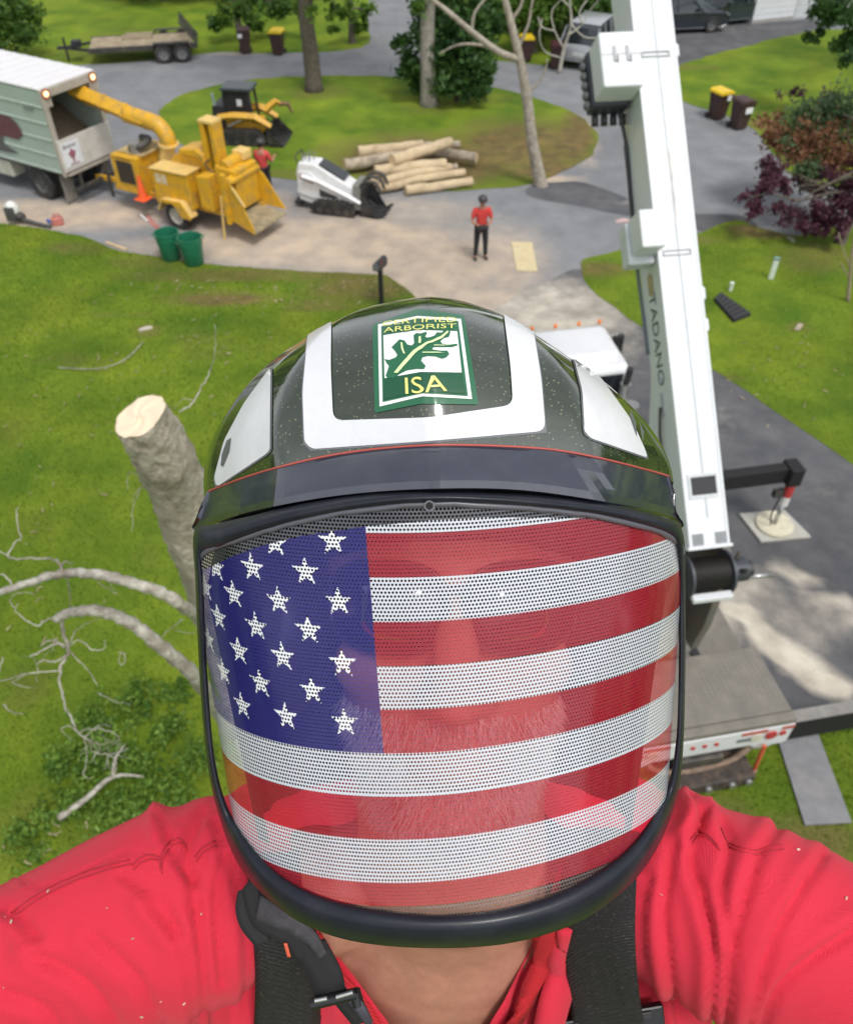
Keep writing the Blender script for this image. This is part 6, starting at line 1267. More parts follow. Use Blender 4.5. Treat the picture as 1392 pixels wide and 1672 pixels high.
for i in range(16):
    x_, y_ = r_.choice([(r_.uniform(0,380), r_.uniform(1370,1672)), (r_.uniform(1060,1392), r_.uniform(1330,1672))]); h_ = hit(bvS, x_, y_, .0006)
    if h_ is not None: s__ = r_.uniform(.0004,.0012); sp_.obox(h_-PB, (s__*2, s__, s__*.7), (r_.uniform(0,90), r_.uniform(0,90), r_.uniform(0,180)))
sp_.build('sawdust', SDM, shirt, kind='stuff')
# collar and placket
def bandstrip(pxs, width, off, mat, name, parent, bv, thick=.004, z_d=.52, n_across=6, world=True, label=None, SMO=6):
    c = smoothline([Vector((a,b,0)) for a,b in pxs], 8); V_, F_ = [], []; kk = len(c); lastz = z_d
    for i, p_ in enumerate(c):
        tg_ = (c[min(i+1,kk-1)]-c[max(i-1,0)]).normalized(); nr = Vector((-tg_.y, tg_.x, 0))
        wd_ = width[0]+(width[1]-width[0])*i/(kk-1)
        for j in range(n_across+1):
            f_ = j/n_across-.5; x_, y_ = p_.x+nr.x*wd_*f_, p_.y+nr.y*wd_*f_; hh = hit(bv, x_, y_, off+thick*(1-(2*f_)**4))
            if hh is None: hh = P(x_, y_, lastz)
            else: lastz = (hh-CAM).dot(FW)
            V_.append(hh)
    # smooth along the strip so that it lies taut over folds
    A_ = np.array([tuple(x_) for x_ in V_]).reshape(kk, n_across+1, 3)
    for _ in range(SMO): A_[1:-1] = .25*A_[:-2]+.5*A_[1:-1]+.25*A_[2:]
    V_ = A_.reshape(-1,3); n_ = n_across+1
    F_ = [(i*n_+j, i*n_+j+1, (i+1)*n_+j+1, (i+1)*n_+j) for i in range(kk-1) for j in range(n_-1)]
    me = bpy.data.meshes.new(name); me.from_pydata(V_.tolist(), [], F_); o = link(name, me, mat, parent, world=True, smooth=True, label=label)
    so_ = o.modifiers.new('thickness', 'SOLIDIFY'); so_.thickness = thick*.8; so_.offset = 0; return o
m = bpy.data.materials.new('ribbed red collar'); m.use_nodes = True; nn_ = m.node_tree; bs_ = nn_.nodes['Principled BSDF']; bs_.inputs['Base Color'].default_value = (.50,.012,.02,1); bs_.inputs['Roughness'].default_value = .85
tcn = nn_.nodes.new('ShaderNodeTexCoord'); w1 = nn_.nodes.new('ShaderNodeTexWave'); w1.inputs['Scale'].default_value = 240; w1.bands_direction = 'DIAGONAL'; nn_.links.new(tcn.outputs['Object'], w1.inputs['Vector']); bp1 = nn_.nodes.new('ShaderNodeBump'); bp1.inputs['Distance'].default_value = .0005; nn_.links.new(w1.outputs['Fac'], bp1.inputs['Height']); nn_.links.new(bp1.outputs[0], bs_.inputs['Normal'])
COL = m
bandstrip([(905,1480),(880,1535),(845,1605),(808,1680),(775,1760)], (46,52), .006, COL, 'collar', man, bvS, .006)
bandstrip([(925,1490),(905,1560),(885,1630),(860,1760)], (34,40), .010, RKN, 'placket', man, bvS, .006)
bandstrip([(520,1500),(560,1560),(610,1620),(655,1690),(690,1760)], (26,30), .005, COL, 'collar', man, bvS, .005)

# ---- harness straps (a thing of its own, worn over the shirt)
hn = empty('climbing_harness', PB, 0, 'black webbing harness worn over the red shirt of the climber', 'harness')
m = bpy.data.materials.new('black webbing'); m.use_nodes = True; nn_ = m.node_tree; bs_ = nn_.nodes['Principled BSDF']; bs_.inputs['Base Color'].default_value = (.014,.013,.014,1); bs_.inputs['Roughness'].default_value = .8
tcn = nn_.nodes.new('ShaderNodeTexCoord'); w1 = nn_.nodes.new('ShaderNodeTexWave'); w1.inputs['Scale'].default_value = 260; w1.bands_direction = 'Y'; w1.inputs['Distortion'].default_value = .3; nn_.links.new(tcn.outputs['Object'], w1.inputs['Vector']); bp1 = nn_.nodes.new('ShaderNodeBump'); bp1.inputs['Distance'].default_value = .0006; nn_.links.new(w1.outputs['Fac'], bp1.inputs['Height']); nn_.links.new(bp1.outputs[0], bs_.inputs['Normal'])
n4 = nn_.nodes.new('ShaderNodeTexNoise'); n4.inputs['Scale'].default_value = 700; nn_.links.new(tcn.outputs['Object'], n4.inputs['Vector']); mr_ = nn_.nodes.new('ShaderNodeMapRange'); mr_.inputs['From Min'].default_value = .58; mr_.inputs['From Max'].default_value = .75; nn_.links.new(n4.outputs['Fac'], mr_.inputs['Value']); mx_ = nn_.nodes.new('ShaderNodeMix'); mx_.data_type = 'RGBA'; mx_.inputs[6].default_value = (.014,.013,.014,1); mx_.inputs[7].default_value = (.09,.075,.07,1); nn_.links.new(mr_.outputs[0], mx_.inputs['Factor']); nn_.links.new(mx_.outputs[2], bs_.inputs['Base Color'])
WEB = m
bandstrip([(455,1400),(462,1480),(472,1580),(474,1720),(470,1900)], (105,125), .011, WEB, 'shoulder_strap', hn, bvS, .005, n_across=10, SMO=30)
bandstrip([(985,1370),(978,1450),(980,1540),(988,1640),(992,1760),(985,1900)], (112,146), .017, WEB, 'shoulder_pad', hn, bvS, .004, n_across=12, SMO=40)
bk = MB(); PL_ = M('glossy black plastic', (.012,.012,.014), .3)
def frame_px(pq, z_, th, mat, name, parent):
    v0 = [P(a,b,z_) - PB for a,b in pq]; n_ = (v0[1]-v0[0]).cross(v0[2]-v0[0]).normalized(); n_ = n_ if n_.dot(FW) < 0 else -n_; k_ = len(v0)
    return MB().add(v0+[p_+n_*th for p_ in v0], [tuple(range(k_)), tuple(range(k_,2*k_))[::-1]]+[(i, i+k_, (i+1) % k_+k_, (i+1) % k_) for i in range(k_)]).build(name, mat, parent, bevel=.0015)
zz = ((hit(bvS, 990, 1660, .012) or P(990,1660,.5))-CAM).dot(FW)
frame_px([(903,1662),(1078,1632),(1086,1700),(905,1730)], zz-.002, .007, PL_, 'buckle', hn)
frame_px([(925,1672),(1062,1650),(1064,1662),(926,1684)], zz-.009, .0015, M('buckle groove', (.03,.03,.034), .5), 'buckle_bar', hn)

# ================================================================ HELMET WITH VISOR
pf = np.array([0.01759,0.04421,-0.0664,0.13365,0.07744,0.01142,0.01107,0.01954,-0.1754,0.00443,0.,1.06381,-0.32098,-0.02449,0.07876,-0.03668,0.00471])
def Sc(phi, t, off=0.):
    """visor sheet in camera axes (right, up, ahead): a tapering bent sheet; phi round the face, t down it"""
    phi = np.asarray(phi, float); t = np.asarray(t, float) + 0*phi; phi = phi + 0*t
    al, ro, ya, a, b, cx, cy, w0, ta, tb, cur, ex, pc, g1, g2, g3, g4 = pf
    t = t+g1*(1-np.cos(phi))+g2*(1-np.cos(phi))*t+g3*np.sin(phi)*t+g4*np.sin(phi)*(1-np.cos(phi))
    r = np.array([1,0,0.]); d = np.array([0,-np.cos(al),np.sin(al)]); n = np.array([0,-np.sin(al),-np.cos(al)])
    r2 = r*np.cos(ya)+n*np.sin(ya); n2 = n*np.cos(ya)-r*np.sin(ya); c, s = np.cos(ro), np.sin(ro); Rm = np.array([[c,-s,0],[s,c,0],[0,0,1]])
    r2, n2, d = Rm@r2, Rm@n2, Rm@d; A = a*(1+ta*t/.2)+off; B = b*(1+ta*t/.2)+off
    sx = np.sign(np.sin(phi))*np.abs(np.sin(phi))**ex; cz = np.abs(np.cos(phi))**ex
    return np.array([cx,cy,.36]) + (A*sx)[...,None]*r2+(B*cz-b+tb*t*t/.04)[...,None]*n2+t[...,None]*d
def prj(X): return np.stack([696+F*X[...,0]/X[...,2], 836-F*X[...,1]/X[...,2]], -1)
def toW(X): X = np.atleast_2d(X); return np.array(CAM)+X[:,:1]*np.array(RT)+X[:,1:2]*np.array(UP)+X[:,2:3]*np.array(FW)
PH_, TT_ = np.meshgrid(np.linspace(-1.54,1.54,420), np.linspace(-.06,.24,420)); GP = prj(Sc(PH_, TT_)); GPf = GP.reshape(-1,2)
def inv(px, py):
    i = np.argmin((GPf[:,0]-px)**2+(GPf[:,1]-py)**2); return PH_.ravel()[i], TT_.ravel()[i]
HB = Vector(toW(Sc(0., 0.))[0]); HB = CAM + FW*.42 + UP*0.0
hm = empty('climbing_helmet', HB, 0, 'dark green helmet with white stripes, oak leaf sticker and stars and stripes mesh visor', 'helmet')
def wmesh(name, V_, F_, mat, parent, smooth=True, **k):
    me = bpy.data.meshes.new(name); me.from_pydata([tuple(x_) for x_ in V_], [], [tuple(int(i) for i in f_) for f_ in F_]); return link(name, me, mat, parent, world=True, smooth=smooth, **k)
INNER = [(330,905),(331,950),(335,1050),(341,1150),(350,1240),(367,1310),(396,1365),(446,1422),(515,1463),(600,1486),(700,1497),(800,1491),(900,1465),(980,1423),(1040,1372),(1085,1300),(1103,1220),(1108,1100),(1108,950),(1103,886),(1060,860),(980,840),(900,829),(800,821),(700,819),(600,827),(500,845),(420,868),(360,892)]
OUTER = [(317,868),(319,950),(323,1050),(329,1150),(340,1255),(357,1330),(384,1402),(425,1456),(488,1505),(572,1536),(690,1548),(820,1542),(930,1512),(1008,1464),(1062,1402),(1098,1325),(1113,1245),(1118,1110),(1118,950),(1113,866),(1075,842),(990,822),(900,810),(800,803),(700,800),(600,806),(490,823),(410,842),(350,856)]
I2 = [(p_.x,p_.y) for p_ in smoothline([Vector((a,b,0)) for a,b in INNER], 6, True)]; O2 = [(p_.x,p_.y) for p_ in smoothline([Vector((a,b,0)) for a,b in OUTER], 6, True)]
IPT = [inv(*p_) for p_ in I2]
# --- perforated mesh
pitch = .00162; rowp = .00172; rad_of = lambda c: .62
def arcs(t):
    ph = np.linspace(-1.54,1.54,800); X_ = Sc(ph, t); dl = np.linalg.norm(np.diff(X_, axis=0), axis=1); s = np.concatenate([[0], np.cumsum(dl)]); s -= np.interp(0, ph, s); return ph, s
ph_t = np.linspace(-1.54,1.54,800); _, s_t = arcs(.08)      # arc length at mid height serves as the flat sheet's horizontal coordinate
s2ph = lambda s: np.interp(s, s_t, ph_t); ph2s = lambda p_: np.interp(p_, ph_t, s_t)
IST = [(ph2s(a), b) for a, b in IPT]
rows = np.arange(-.03, .215, rowp); CX, CY = [], []
for i, t_ in enumerate(rows):
    s_ = np.arange(s_t[0]+.002, s_t[-1]-.002, pitch) + (pitch/2 if i % 2 else 0); CX.append(s_); CY.append(np.full_like(s_, t_))
CX = np.concatenate(CX); CY = np.concatenate(CY)
cen = np.mean(np.array(IST), 0); IG = [((a-cen[0])*1.02+cen[0], (b-cen[1])*1.02+cen[1]) for a, b in IST]
k_ = inside(IG, CX, CY); CX, CY = CX[k_], CY[k_]; NCELL = len(CX)
w0 = pf[7]; cant = pf[12]
stars = [(543.8,884.5),(552,982.6),(559.5,1082),(563,1178.7),(497.6,932.8),(503.7,1029),(508.8,1127),(447,886),(454.5,979.5),(462,1073),(466.9,1169.6),(411.6,928),(418,1023),(424.6,1115),(381.5,969),(389.6,1061),(396,1153),(352.8,925),(355.8,1008),(364.9,1097),(335.3,958),(341,1044),(346,1133),(326,992),(331,1080)]
SST = [(ph2s(inv(*p_)[0]), inv(*p_)[1]) for p_ in stars]
def star_in(x, y, r):
    a = np.arctan2(x, -y); rr_ = np.hypot(x, y); k5 = 2*np.pi/5; am = np.abs((a+k5/2) % k5 - k5/2)
    # straight edge between tip (r) and inner corner (.40 r)
    x1, y1 = r, 0.; x2, y2 = .40*r*np.cos(k5/2), .40*r*np.sin(k5/2); px_, py_ = rr_*np.cos(am), rr_*np.sin(am)
    return (x2-x1)*(py_-y1)-(y2-y1)*(px_-x1) > 0
LGAP = .004
def flag(s, t):
    c = np.zeros((len(s),4)); k = np.floor(t/w0)
    white = (k % 2 == 0); c[:] = (.62,.022,.05,0); c[white] = (.53,.55,.60,1)
    ca = (ph := s2ph(s)) < cant; ca &= t < 6*w0; c[ca] = (.034,.026,.30,0)
    st_ = np.zeros(len(s), bool)
    for a, b in SST: st_ |= star_in(s-a, t-b, .0067)
    c[ca & st_] = (.74,.76,.80,1)
    top_ = t < TOPT(s2ph(s)); c[top_] = (.030,.030,.038,2)
    bot = t > 9.55*w0; c[bot] = (.17,.13,.12,3)
    corner = (t > 8.25*w0) & (np.abs(s) > .0)  & (t > 9.0*w0 - np.maximum(0, np.abs(s)-.055)*0.9) & (t > 8.9*w0); 
    return c
# the dark unprinted band below the upper lip, drawn from the picture
tb = [(322,935),(345,925),(420,893),(500,872),(600,858),(700,849),(800,846),(880,846),(960,848),(1040,858),(1095,878),(1112,890)]
TB_ = sorted([inv(*p_) for p_ in tb]); tbp = np.array([a for a,_ in TB_]); tbt = np.array([b for _,b in TB_]); TOPT = lambda ph: np.interp(ph, tbp, tbt)
ang = np.arange(12)*np.pi/6; a6 = np.arange(6)*np.pi/3+np.pi/6
hexo = np.stack([np.cos(a6)*pitch/np.sqrt(3), np.sin(a6)*rowp/1.5], 1)
hex12 = np.empty((12,2)); hex12[0::2] = np.roll(hexo, 0, 0); hex12[1::2] = (hexo+np.roll(hexo,-1,0))/2
a12 = np.arctan2(hex12[:,1], hex12[:,0])
ccol = flag(CX, CY); hr = np.where(ccol[:,3] == 1, .345, np.where(ccol[:,3] >= 2, .36, .20))*pitch
out = np.stack([CX,CY],1)[:,None,:]+hex12[None]; inn = np.stack([CX,CY],1)[:,None,:]+np.stack([np.cos(a12),np.sin(a12)],1)[None]*hr[:,None,None]; 
allp = np.concatenate([out, inn], 1)      # cells x 24 x 2
fl = allp.reshape(-1,2); key = np.round(fl/1.5e-5).astype(np.int64); uq, idx = np.unique(key[:,0]*10**6+key[:,1], return_inverse=True); first = np.zeros(len(uq), int); first[idx] = np.arange(len(fl)); P2 = fl[first]
idx = idx.reshape(NCELL,24); j = np.arange(12); j1 = (j+1) % 12
Fq = np.stack([idx[:,j], idx[:,j1], idx[:,12+j1], idx[:,12+j]], 2).reshape(-1,4)
V3 = toW(Sc(s2ph(P2[:,0]), P2[:,1])); me = npmesh('visor_mesh', V3, Fq); cenf = P2[Fq].mean(1); fc_ = flag(cenf[:,0], cenf[:,1])
ca_ = me.attributes.new('print', 'FLOAT_COLOR', 'CORNER'); cc4 = fc_.copy(); cc4[:,3] = np.where(fc_[:,3] == 1, 0, np.where(fc_[:,3] == 0, .56, np.where(fc_[:,3] == 3, .30, 0.))); ca_.data.foreach_set('color', np.repeat(cc4, 4, 0).astype(np.float32).ravel())
m = bpy.data.materials.new('printed mesh'); m.use_nodes = True; nn_ = m.node_tree; bs_ = nn_.nodes['Principled BSDF']; LK = nn_.links.new
at_ = nn_.nodes.new('ShaderNodeAttribute'); at_.attribute_name = 'print'; LK(at_.outputs['Color'], bs_.inputs['Base Color']); bs_.inputs['Roughness'].default_value = .38; bs_.inputs['Coat Weight'].default_value = .8; bs_.inputs['Coat IOR'].default_value = 1.8; bs_.inputs['Coat Roughness'].default_value = .08
tp_ = nn_.nodes.new('ShaderNodeBsdfTransparent'); gm = nn_.nodes.new('ShaderNodeGamma'); gm.inputs['Gamma'].default_value = .11; LK(at_.outputs['Color'], gm.inputs['Color']); LK(gm.outputs[0], tp_.inputs['Color'])
ms_ = nn_.nodes.new('ShaderNodeMixShader'); LK(at_.outputs['Alpha'], ms_.inputs[0]); LK(bs_.outputs[0], ms_.inputs[1]); LK(tp_.outputs[0], ms_.inputs[2]); LK(ms_.outputs[0], nn_.nodes['Material Output'].inputs['Surface'])
link('visor_mesh', me, m, hm, world=True, smooth=True)
# --- frame: moulded black rim round the mesh
FR = M('black visor frame', (.014,.016,.024), .38, var=.15, vs_=60, coat=.08, spec=.25, dirt=(.06,.06,.07), dirt_amt=.25, ds=40)
nI = len(I2); V_, F_ = [], []
Iw = toW(Sc(np.array([a for a,_ in IPT]), np.array([b for _,b in IPT]))); zI = (Iw-np.array(CAM)) @ np.array(FW)
for _ in range(4): zI = .25*np.roll(zI,1)+.5*zI+.25*np.roll(zI,-1)
for i in range(nI):
    (ix, iy), (ox, oy) = I2[i], O2[i]; wpx = math.hypot(ix-ox, iy-oy); z_ = zI[i]; side_ = 1 if wpx < 22 else 0
    prof = [(-.10,.003),(0,-.0035),(.18,-.0060),(.45,-.0062),(.75,-.0020),(1.0,.0060),(.96,.012),(.4,.012)]
    for u_, dz in prof: V_.append(P(ix+(ox-ix)*u_, iy+(oy-iy)*u_, z_+dz))
k8 = 8
for i in range(nI):
    for j_ in range(k8): a = i*k8+j_; b = i*k8+(j_+1) % k8; a2 = ((i+1) % nI)*k8+j_; b2_ = ((i+1) % nI)*k8+(j_+1) % k8; F_.append((a,b,b2_,a2))
wmesh('visor_frame', V_, F_, FR, hm)
# thin grey lip inside the upper edge
lip = [Vector(P(x_, y_, 0.0)) for x_, y_ in ()]
lp_ = [(329,915),(345,898),(420,872),(500,849),(600,831),(700,823),(800,825),(900,833),(980,844),(1060,864),(1100,884),(1109,905)]
L3 = []
for p_ in smoothline([Vector((a,b,0)) for a,b in lp_], 5): a, b = inv(p_.x, p_.y); L3.append(Vector(toW(Sc(a, b, .0012))[0]) - HB)
MB().tube(L3, .0016, 8).build('inner_lip', M('grey rim edge', (.10,.10,.12), .3), hm, smooth=True)
c_ = inv(702,825); c_ = Vector(toW(Sc(c_[0], c_[1], .003))[0]) - HB
MB().cyl(c_, c_-FW*.002, .0024, 12).build('screw_eye', M('grey rim edge', (.10,.10,.12), .3), hm, smooth=True, auto=40); MB().cyl(c_-FW*.002, c_-FW*.0024, .0016, 12).build('screw_hole', M('hole black', (.005,.005,.005), .8), hm)
# --- brow band (visor carrier)
HEM = [(340,808),(348,799),(440,767),(560,740),(700,727),(850,730),(950,742),(1080,774),(1090,784)]
LOW = [(319,862),(334,856),(432,830),(560,808),(700,798),(850,800),(1005,822),(1093,842),(1110,858)]
hs2 = smoothline([Vector((a,b,0)) for a,b in HEM], 8); ls2 = smoothline([Vector((a,b,0)) for a,b in LOW], 8)
V_, F_ = [], []; nb = len(hs2)
hemW = []
for i in range(nb):
    h_, l_ = hs2[i], ls2[i]; a, b = inv(h_.x, h_.y); zh = Sc(a, b, 0.)[2] if False else None
    xx = (h_.x-712)/390; KN = ([0,.66,.82,.95,1.05],[.372,.393,.415,.443,.462],[.352,.373,.403,.437,.458]); zh = float(np.interp(abs(xx), KN[0], KN[1])); xl = (l_.x-715)/400; zl = float(np.interp(abs(xl), KN[0], KN[2])); hemW.append(P(h_.x, h_.y, zh))
    for u_, dz in ((-.06,.006),(0,.0),(.35,-.001),(.7,-.0005),(.82,.0),(1.0,.004),(1.08,.008)):
        V_.append(P(h_.x+(l_.x-h_.x)*u_, h_.y+(l_.y-h_.y)*u_, (zh+(zl-zh)*max(0,min(1,u_)))+dz))
for i in range(nb-1):
    for j_ in range(6): a = i*7+j_; F_.append((a,a+1,a+8,a+7))
band = wmesh('brow_band', V_, F_, M('dark slate band', (.020,.024,.042), .32, var=.1, vs_=80, coat=.85, cior=1.8, dirt=(.08,.08,.09), dirt_amt=.3, ds=60), hm, auto=5)
so_ = band.modifiers.new('thickness', 'SOLIDIFY'); so_.thickness = .002; so_.offset = -1
MB().tube([p_-HB-FW*.0003 for p_ in hemW], .00055, 6).build('edge_trim', M('coral red trim', (.45,.09,.07), .45), hm, smooth=True)
# --- shell
n_ring = 96; ring = []
hw_ = np.array([tuple(p_) for p_ in hemW]); hc_ = np.stack([(hw_-np.array(CAM)) @ np.array(RT), (hw_-np.array(CAM)) @ np.array(UP), (hw_-np.array(CAM)) @ np.array(FW)], 1)
Oc = np.array([.0145, .006, .500]); fr_n = 60
ths = np.arctan2(hc_[:,0]-Oc[0], -(hc_[:,2]-Oc[2]))          # 0 = front, +-90 = sides
tha = np.linspace(ths.min(), ths.max(), fr_n); ringF = np.stack([np.interp(tha, ths, hc_[:,c]) for c in range(3)], 1)
rem = 2*math.pi-(tha[-1]-tha[0]); tb_ = tha[-1]+rem*np.linspace(0,1,48)[1:-1]; R0 = ringF[-1]; R1 = ringF[0]
back = []
for a in tb_:
    q_ = (a-tha[-1])/rem; wgt = q_; rx_ = abs(R0[0]-Oc[0])*(1-wgt)+abs(R1[0]-Oc[0])*wgt
    rx_ = rx_/max(.2, abs(math.sin(tha[-1]))) ; x_ = Oc[0]+rx_*math.sin(a); z_ = Oc[2]-.150*math.cos(a) 
    y_ = (R0[1]*(1-wgt)+R1[1]*wgt) - .012*math.sin(math.pi*q_); back.append((x_, y_, z_))
ringA = np.concatenate([ringF, np.array(back)]); nr = len(ringA)
HGT = SHELL_H = .114; NV = 26; V_ = []; 
thA = np.concatenate([tha, tb_])
for iv in range(NV+1):
    vv_ = iv/NV*math.pi/2
    for j_ in range(nr):
        sn_ = math.sin(thA[j_]); pw = .86+.34*sn_**2+(.55*sn_**2 if sn_ > 0 else 0); c_s = math.cos(vv_)**pw if iv < NV else 0; qy = math.sin(vv_)**1.06
        x_ = Oc[0]-.010*qy+(ringA[j_,0]-Oc[0])*c_s; z_ = Oc[2]-.012*qy+(ringA[j_,2]-Oc[2])*c_s; y0_ = ringA[j_,1]; y_ = y0_*(1-qy)+(Oc[1]+HGT)*qy
        V_.append(CW(x_, y_, z_))
F_ = [(i*nr+j_, i*nr+(j_+1) % nr, (i+1)*nr+(j_+1) % nr, (i+1)*nr+j_) for i in range(NV) for j_ in range(nr)]
m = bpy.data.materials.new('speckled dark green shell'); m.use_nodes = True; nn_ = m.node_tree; bs_ = nn_.nodes['Principled BSDF']; LK = nn_.links.new
bs_.inputs['Roughness'].default_value = .14; bs_.inputs['Coat Weight'].default_value = 1; bs_.inputs['Coat IOR'].default_value = 1.8; bs_.inputs['Coat Roughness'].default_value = .05
tcn = nn_.nodes.new('ShaderNodeTexCoord'); vo = nn_.nodes.new('ShaderNodeTexVoronoi'); vo.inputs['Scale'].default_value = 420; LK(tcn.outputs['Object'], vo.inputs['Vector'])
mr_ = nn_.nodes.new('ShaderNodeMapRange'); mr_.inputs['From Min'].default_value = .10; mr_.inputs['From Max'].default_value = .22; mr_.inputs['To Min'].default_value = 1; mr_.inputs['To Max'].default_value = 0; LK(vo.outputs['Distance'], mr_.inputs['Value'])
nz_ = nn_.nodes.new('ShaderNodeTexNoise'); nz_.inputs['Scale'].default_value = 60; LK(tcn.outputs['Object'], nz_.inputs['Vector']); mq = nn_.nodes.new('ShaderNodeMath'); mq.operation = 'MULTIPLY'; LK(mr_.outputs[0], mq.inputs[0]); LK(nz_.outputs['Fac'], mq.inputs[1])
mx_ = nn_.nodes.new('ShaderNodeMix'); mx_.data_type = 'RGBA'; mx_.inputs[6].default_value = (.022,.032,.016,1); mx_.inputs[7].default_value = (.30,.34,.16,1); LK(mq.outputs[0], mx_.inputs['Factor']); LK(mx_.outputs[2], bs_.inputs['Base Color'])
shell = wmesh('shell', V_, F_, m, hm)
bvH = BVHTree.FromPolygons([Vector(v_) for v_ in V_], F_)
ni = [(CAM+(v_-CAM)) for v_ in V_[:nr]]
def silh(): 
    q_ = npPX(np.array([tuple(v_) for v_ in V_])); xs_ = np.arange(330, 1110, 40); print('SHELL top:', [(int(x_), int(q_[np.abs(q_[:,0]-x_) < 12, 1].min())) for x_ in xs_ if (np.abs(q_[:,0]-x_) < 12).any()])
silh()
# --- added dark sheet round the head: hides the lawn and darkens behind the visor
gd = []; NG = 40
for i in range(9):
    q_ = i/8
    for j_ in range(NG+1):
        a = math.radians(63)+(2*math.pi-math.radians(126))*j_/NG; rx_, rz2 = .121+.020*min(1, q_*4)-.032*q_, .120-.030*q_
        gd.append(CW(.004+.006*q_+rx_*math.sin(a)+.0022*math.sin(j_*1.9), .004-.187*q_, Oc[2]-.005-rz2*math.cos(a)))
wmesh('rear_blocker', gd, [(i*(NG+1)+j_, i*(NG+1)+j_+1, (i+1)*(NG+1)+j_+1, (i+1)*(NG+1)+j_) for i in range(8) for j_ in range(NG)], M('dark blocker sheet', (.014,.016,.022), .9), hm)
for s_ in (-1,1):      # added dark cups that fill the bright gaps beside the face
    MB().ball(HP(s_*.092+.0,-.015,.0)-HB, (.026,.048,.040), 20, 12, Rh).build('side_blocker', M('dark side blocker', (.015,.017,.022), .5), hm, smooth=True)
# --- stickers on the shell
def decal(poly, off, mat, name, parent, bv=bvH, step=7., **k):
    den = []
    for i, p_ in enumerate(poly):
        q_ = poly[(i+1) % len(poly)]; L_ = math.hypot(q_[0]-p_[0], q_[1]-p_[1]); kk = max(1, int(L_/step)); den += [(p_[0]+(q_[0]-p_[0])*j_/kk, p_[1]+(q_[1]-p_[1])*j_/kk) for j_ in range(kk)]
    xs_ = [p_[0] for p_ in den]; ys_ = [p_[1] for p_ in den]; gx_, gy_ = np.meshgrid(np.arange(min(xs_), max(xs_), step), np.arange(min(ys_), max(ys_), step)); gx_, gy_ = gx_.ravel(), gy_.ravel(); kk = inside(den, gx_, gy_)
    v_, f_ = cdt(den, list(zip(gx_[kk], gy_[kk]))); out_ = [next((h_ for h_ in (hit(bv, p_.x, p_.y+dq, off) for dq in range(0, 40, 1)) if h_ is not None), None) for p_ in v_]; ok = [o_ is not None for o_ in out_]
    F__ = [t_ for t_ in f_ if all(ok[i] for i in t_)]; V__ = [o_ if o_ is not None else Vector((0,0,0)) for o_ in out_]
    used = sorted({i for t_ in F__ for i in t_}); mp = {a: b for b, a in enumerate(used)}
    return wmesh(name, [V__[i] for i in used], [tuple(mp[i] for i in t_) for t_ in F__], mat, parent, **k)
REF = M('white reflective tape', (.68,.69,.71), .32, var=.03, vs_=200, coat=.3)
EDG = M('smoky sticker edge', (.16,.17,.18), .3)
def rnd(poly, r=14):
    out_ = []
    for i, p_ in enumerate(poly):
        a, b, c = Vector(poly[i-1]), Vector(p_), Vector(poly[(i+1) % len(poly)]); r_ = min(r, (a-b).length*.45, (c-b).length*.45); s__ = b+(a-b).normalized()*r_; e__ = b+(c-b).normalized()*r_
        for q_ in (0,.25,.5,.75,1): out_.append(tuple(s__*(1-q_)**2+b*2*q_*(1-q_)+e__*q_*q_))
    return out_
U_ = [(503,546),(540,526),(540,600),(545,687),(700,682),(836,664),(832,600),(818,503),(850,512),(872,540),(882,620),(889,706),(700,722),(498,732),(495,640)]
# the U is cut to the visible shell: upper ends follow its skyline
U_ = [(505,535),(542,505),(541,600),(545,687),(700,682),(836,662),(832,600),(818,492),(866,520),(882,620),(889,704),(700,720),(510,733),(498,722),(495,640)]
decal([(a+(a-690)*.012, b+3 if b > 690 else b) for a,b in U_], .0005, EDG, 'sticker_border', hm, step=3.2); U_ = rnd(U_, 16); decal(U_, .0009, REF, 'reflective_stripe', hm, step=3.2)
SL = [(444,600),(443,735),(436,742),(356,795),(352,780),(368,720),(400,660)]; SR = [(930,570),(948,640),(952,706),(962,716),(1054,748),(1050,735),(1030,690),(980,620)]
SL, SR = rnd(SL, 10), rnd(SR, 10)
for q_, c0_ in ((SL,(405,700)),(SR,(985,670))):
    decal([(c0_[0]+(a-c0_[0])*1.05, c0_[1]+(b-c0_[1])*1.04) for a,b in q_], .0005, EDG, 'sticker_border', hm); decal(q_, .0009, REF, 'reflective_panel', hm)
for q_ in ([(366,742),(374,720),(381,716),(378,738),(368,762),(364,760)], [(1026,672),(1034,692),(1036,715),(1031,700),(1024,680)], [(1040,690),(1047,706),(1046,722),(1042,708)]): decal(q_, .0013, M('grey print mark', (.12,.13,.13), .4), 'print_mark', hm, step=4)
# sticker of the arborist society: green square, white rules, oak leaf, lettering
def Z6(pts_): return [(600+x_/7.326, 500+y_/7.326) for x_, y_ in pts_]
GRN = M('sticker green', (.020,.13,.060), .3, coat=.3); GWH = M('sticker white', (.82,.83,.82), .35); YLW = M('sticker yellow', (.80,.76,.22), .4); GRD = M('sticker dark green', (.012,.085,.040), .35)
sk_ = decal(rnd(Z6([(60,240),(600,40),(1150,120),(1320,1180),(640,1170),(90,1280)]), 5), .0006, GRN, 'sticker', hm, step=3)
def on_sticker(poly, off, mat, name, step=3): return decal(poly, off, mat, name, sk_, step=step)
on_sticker(Z6([(130,235),(600,135),(1110,170),(1240,1118),(660,1085),(150,1205)]), .0009, GWH, 'white_rule')
on_sticker(Z6([(172,265),(600,170),(1075,200),(1190,1085),(660,1050),(190,1155)]), .0012, GRN, 'green_field')
on_sticker(Z6([(200,375),(600,315),(1060,330),(1112,812),(640,805),(215,880)]), .0015, GWH, 'white_field')
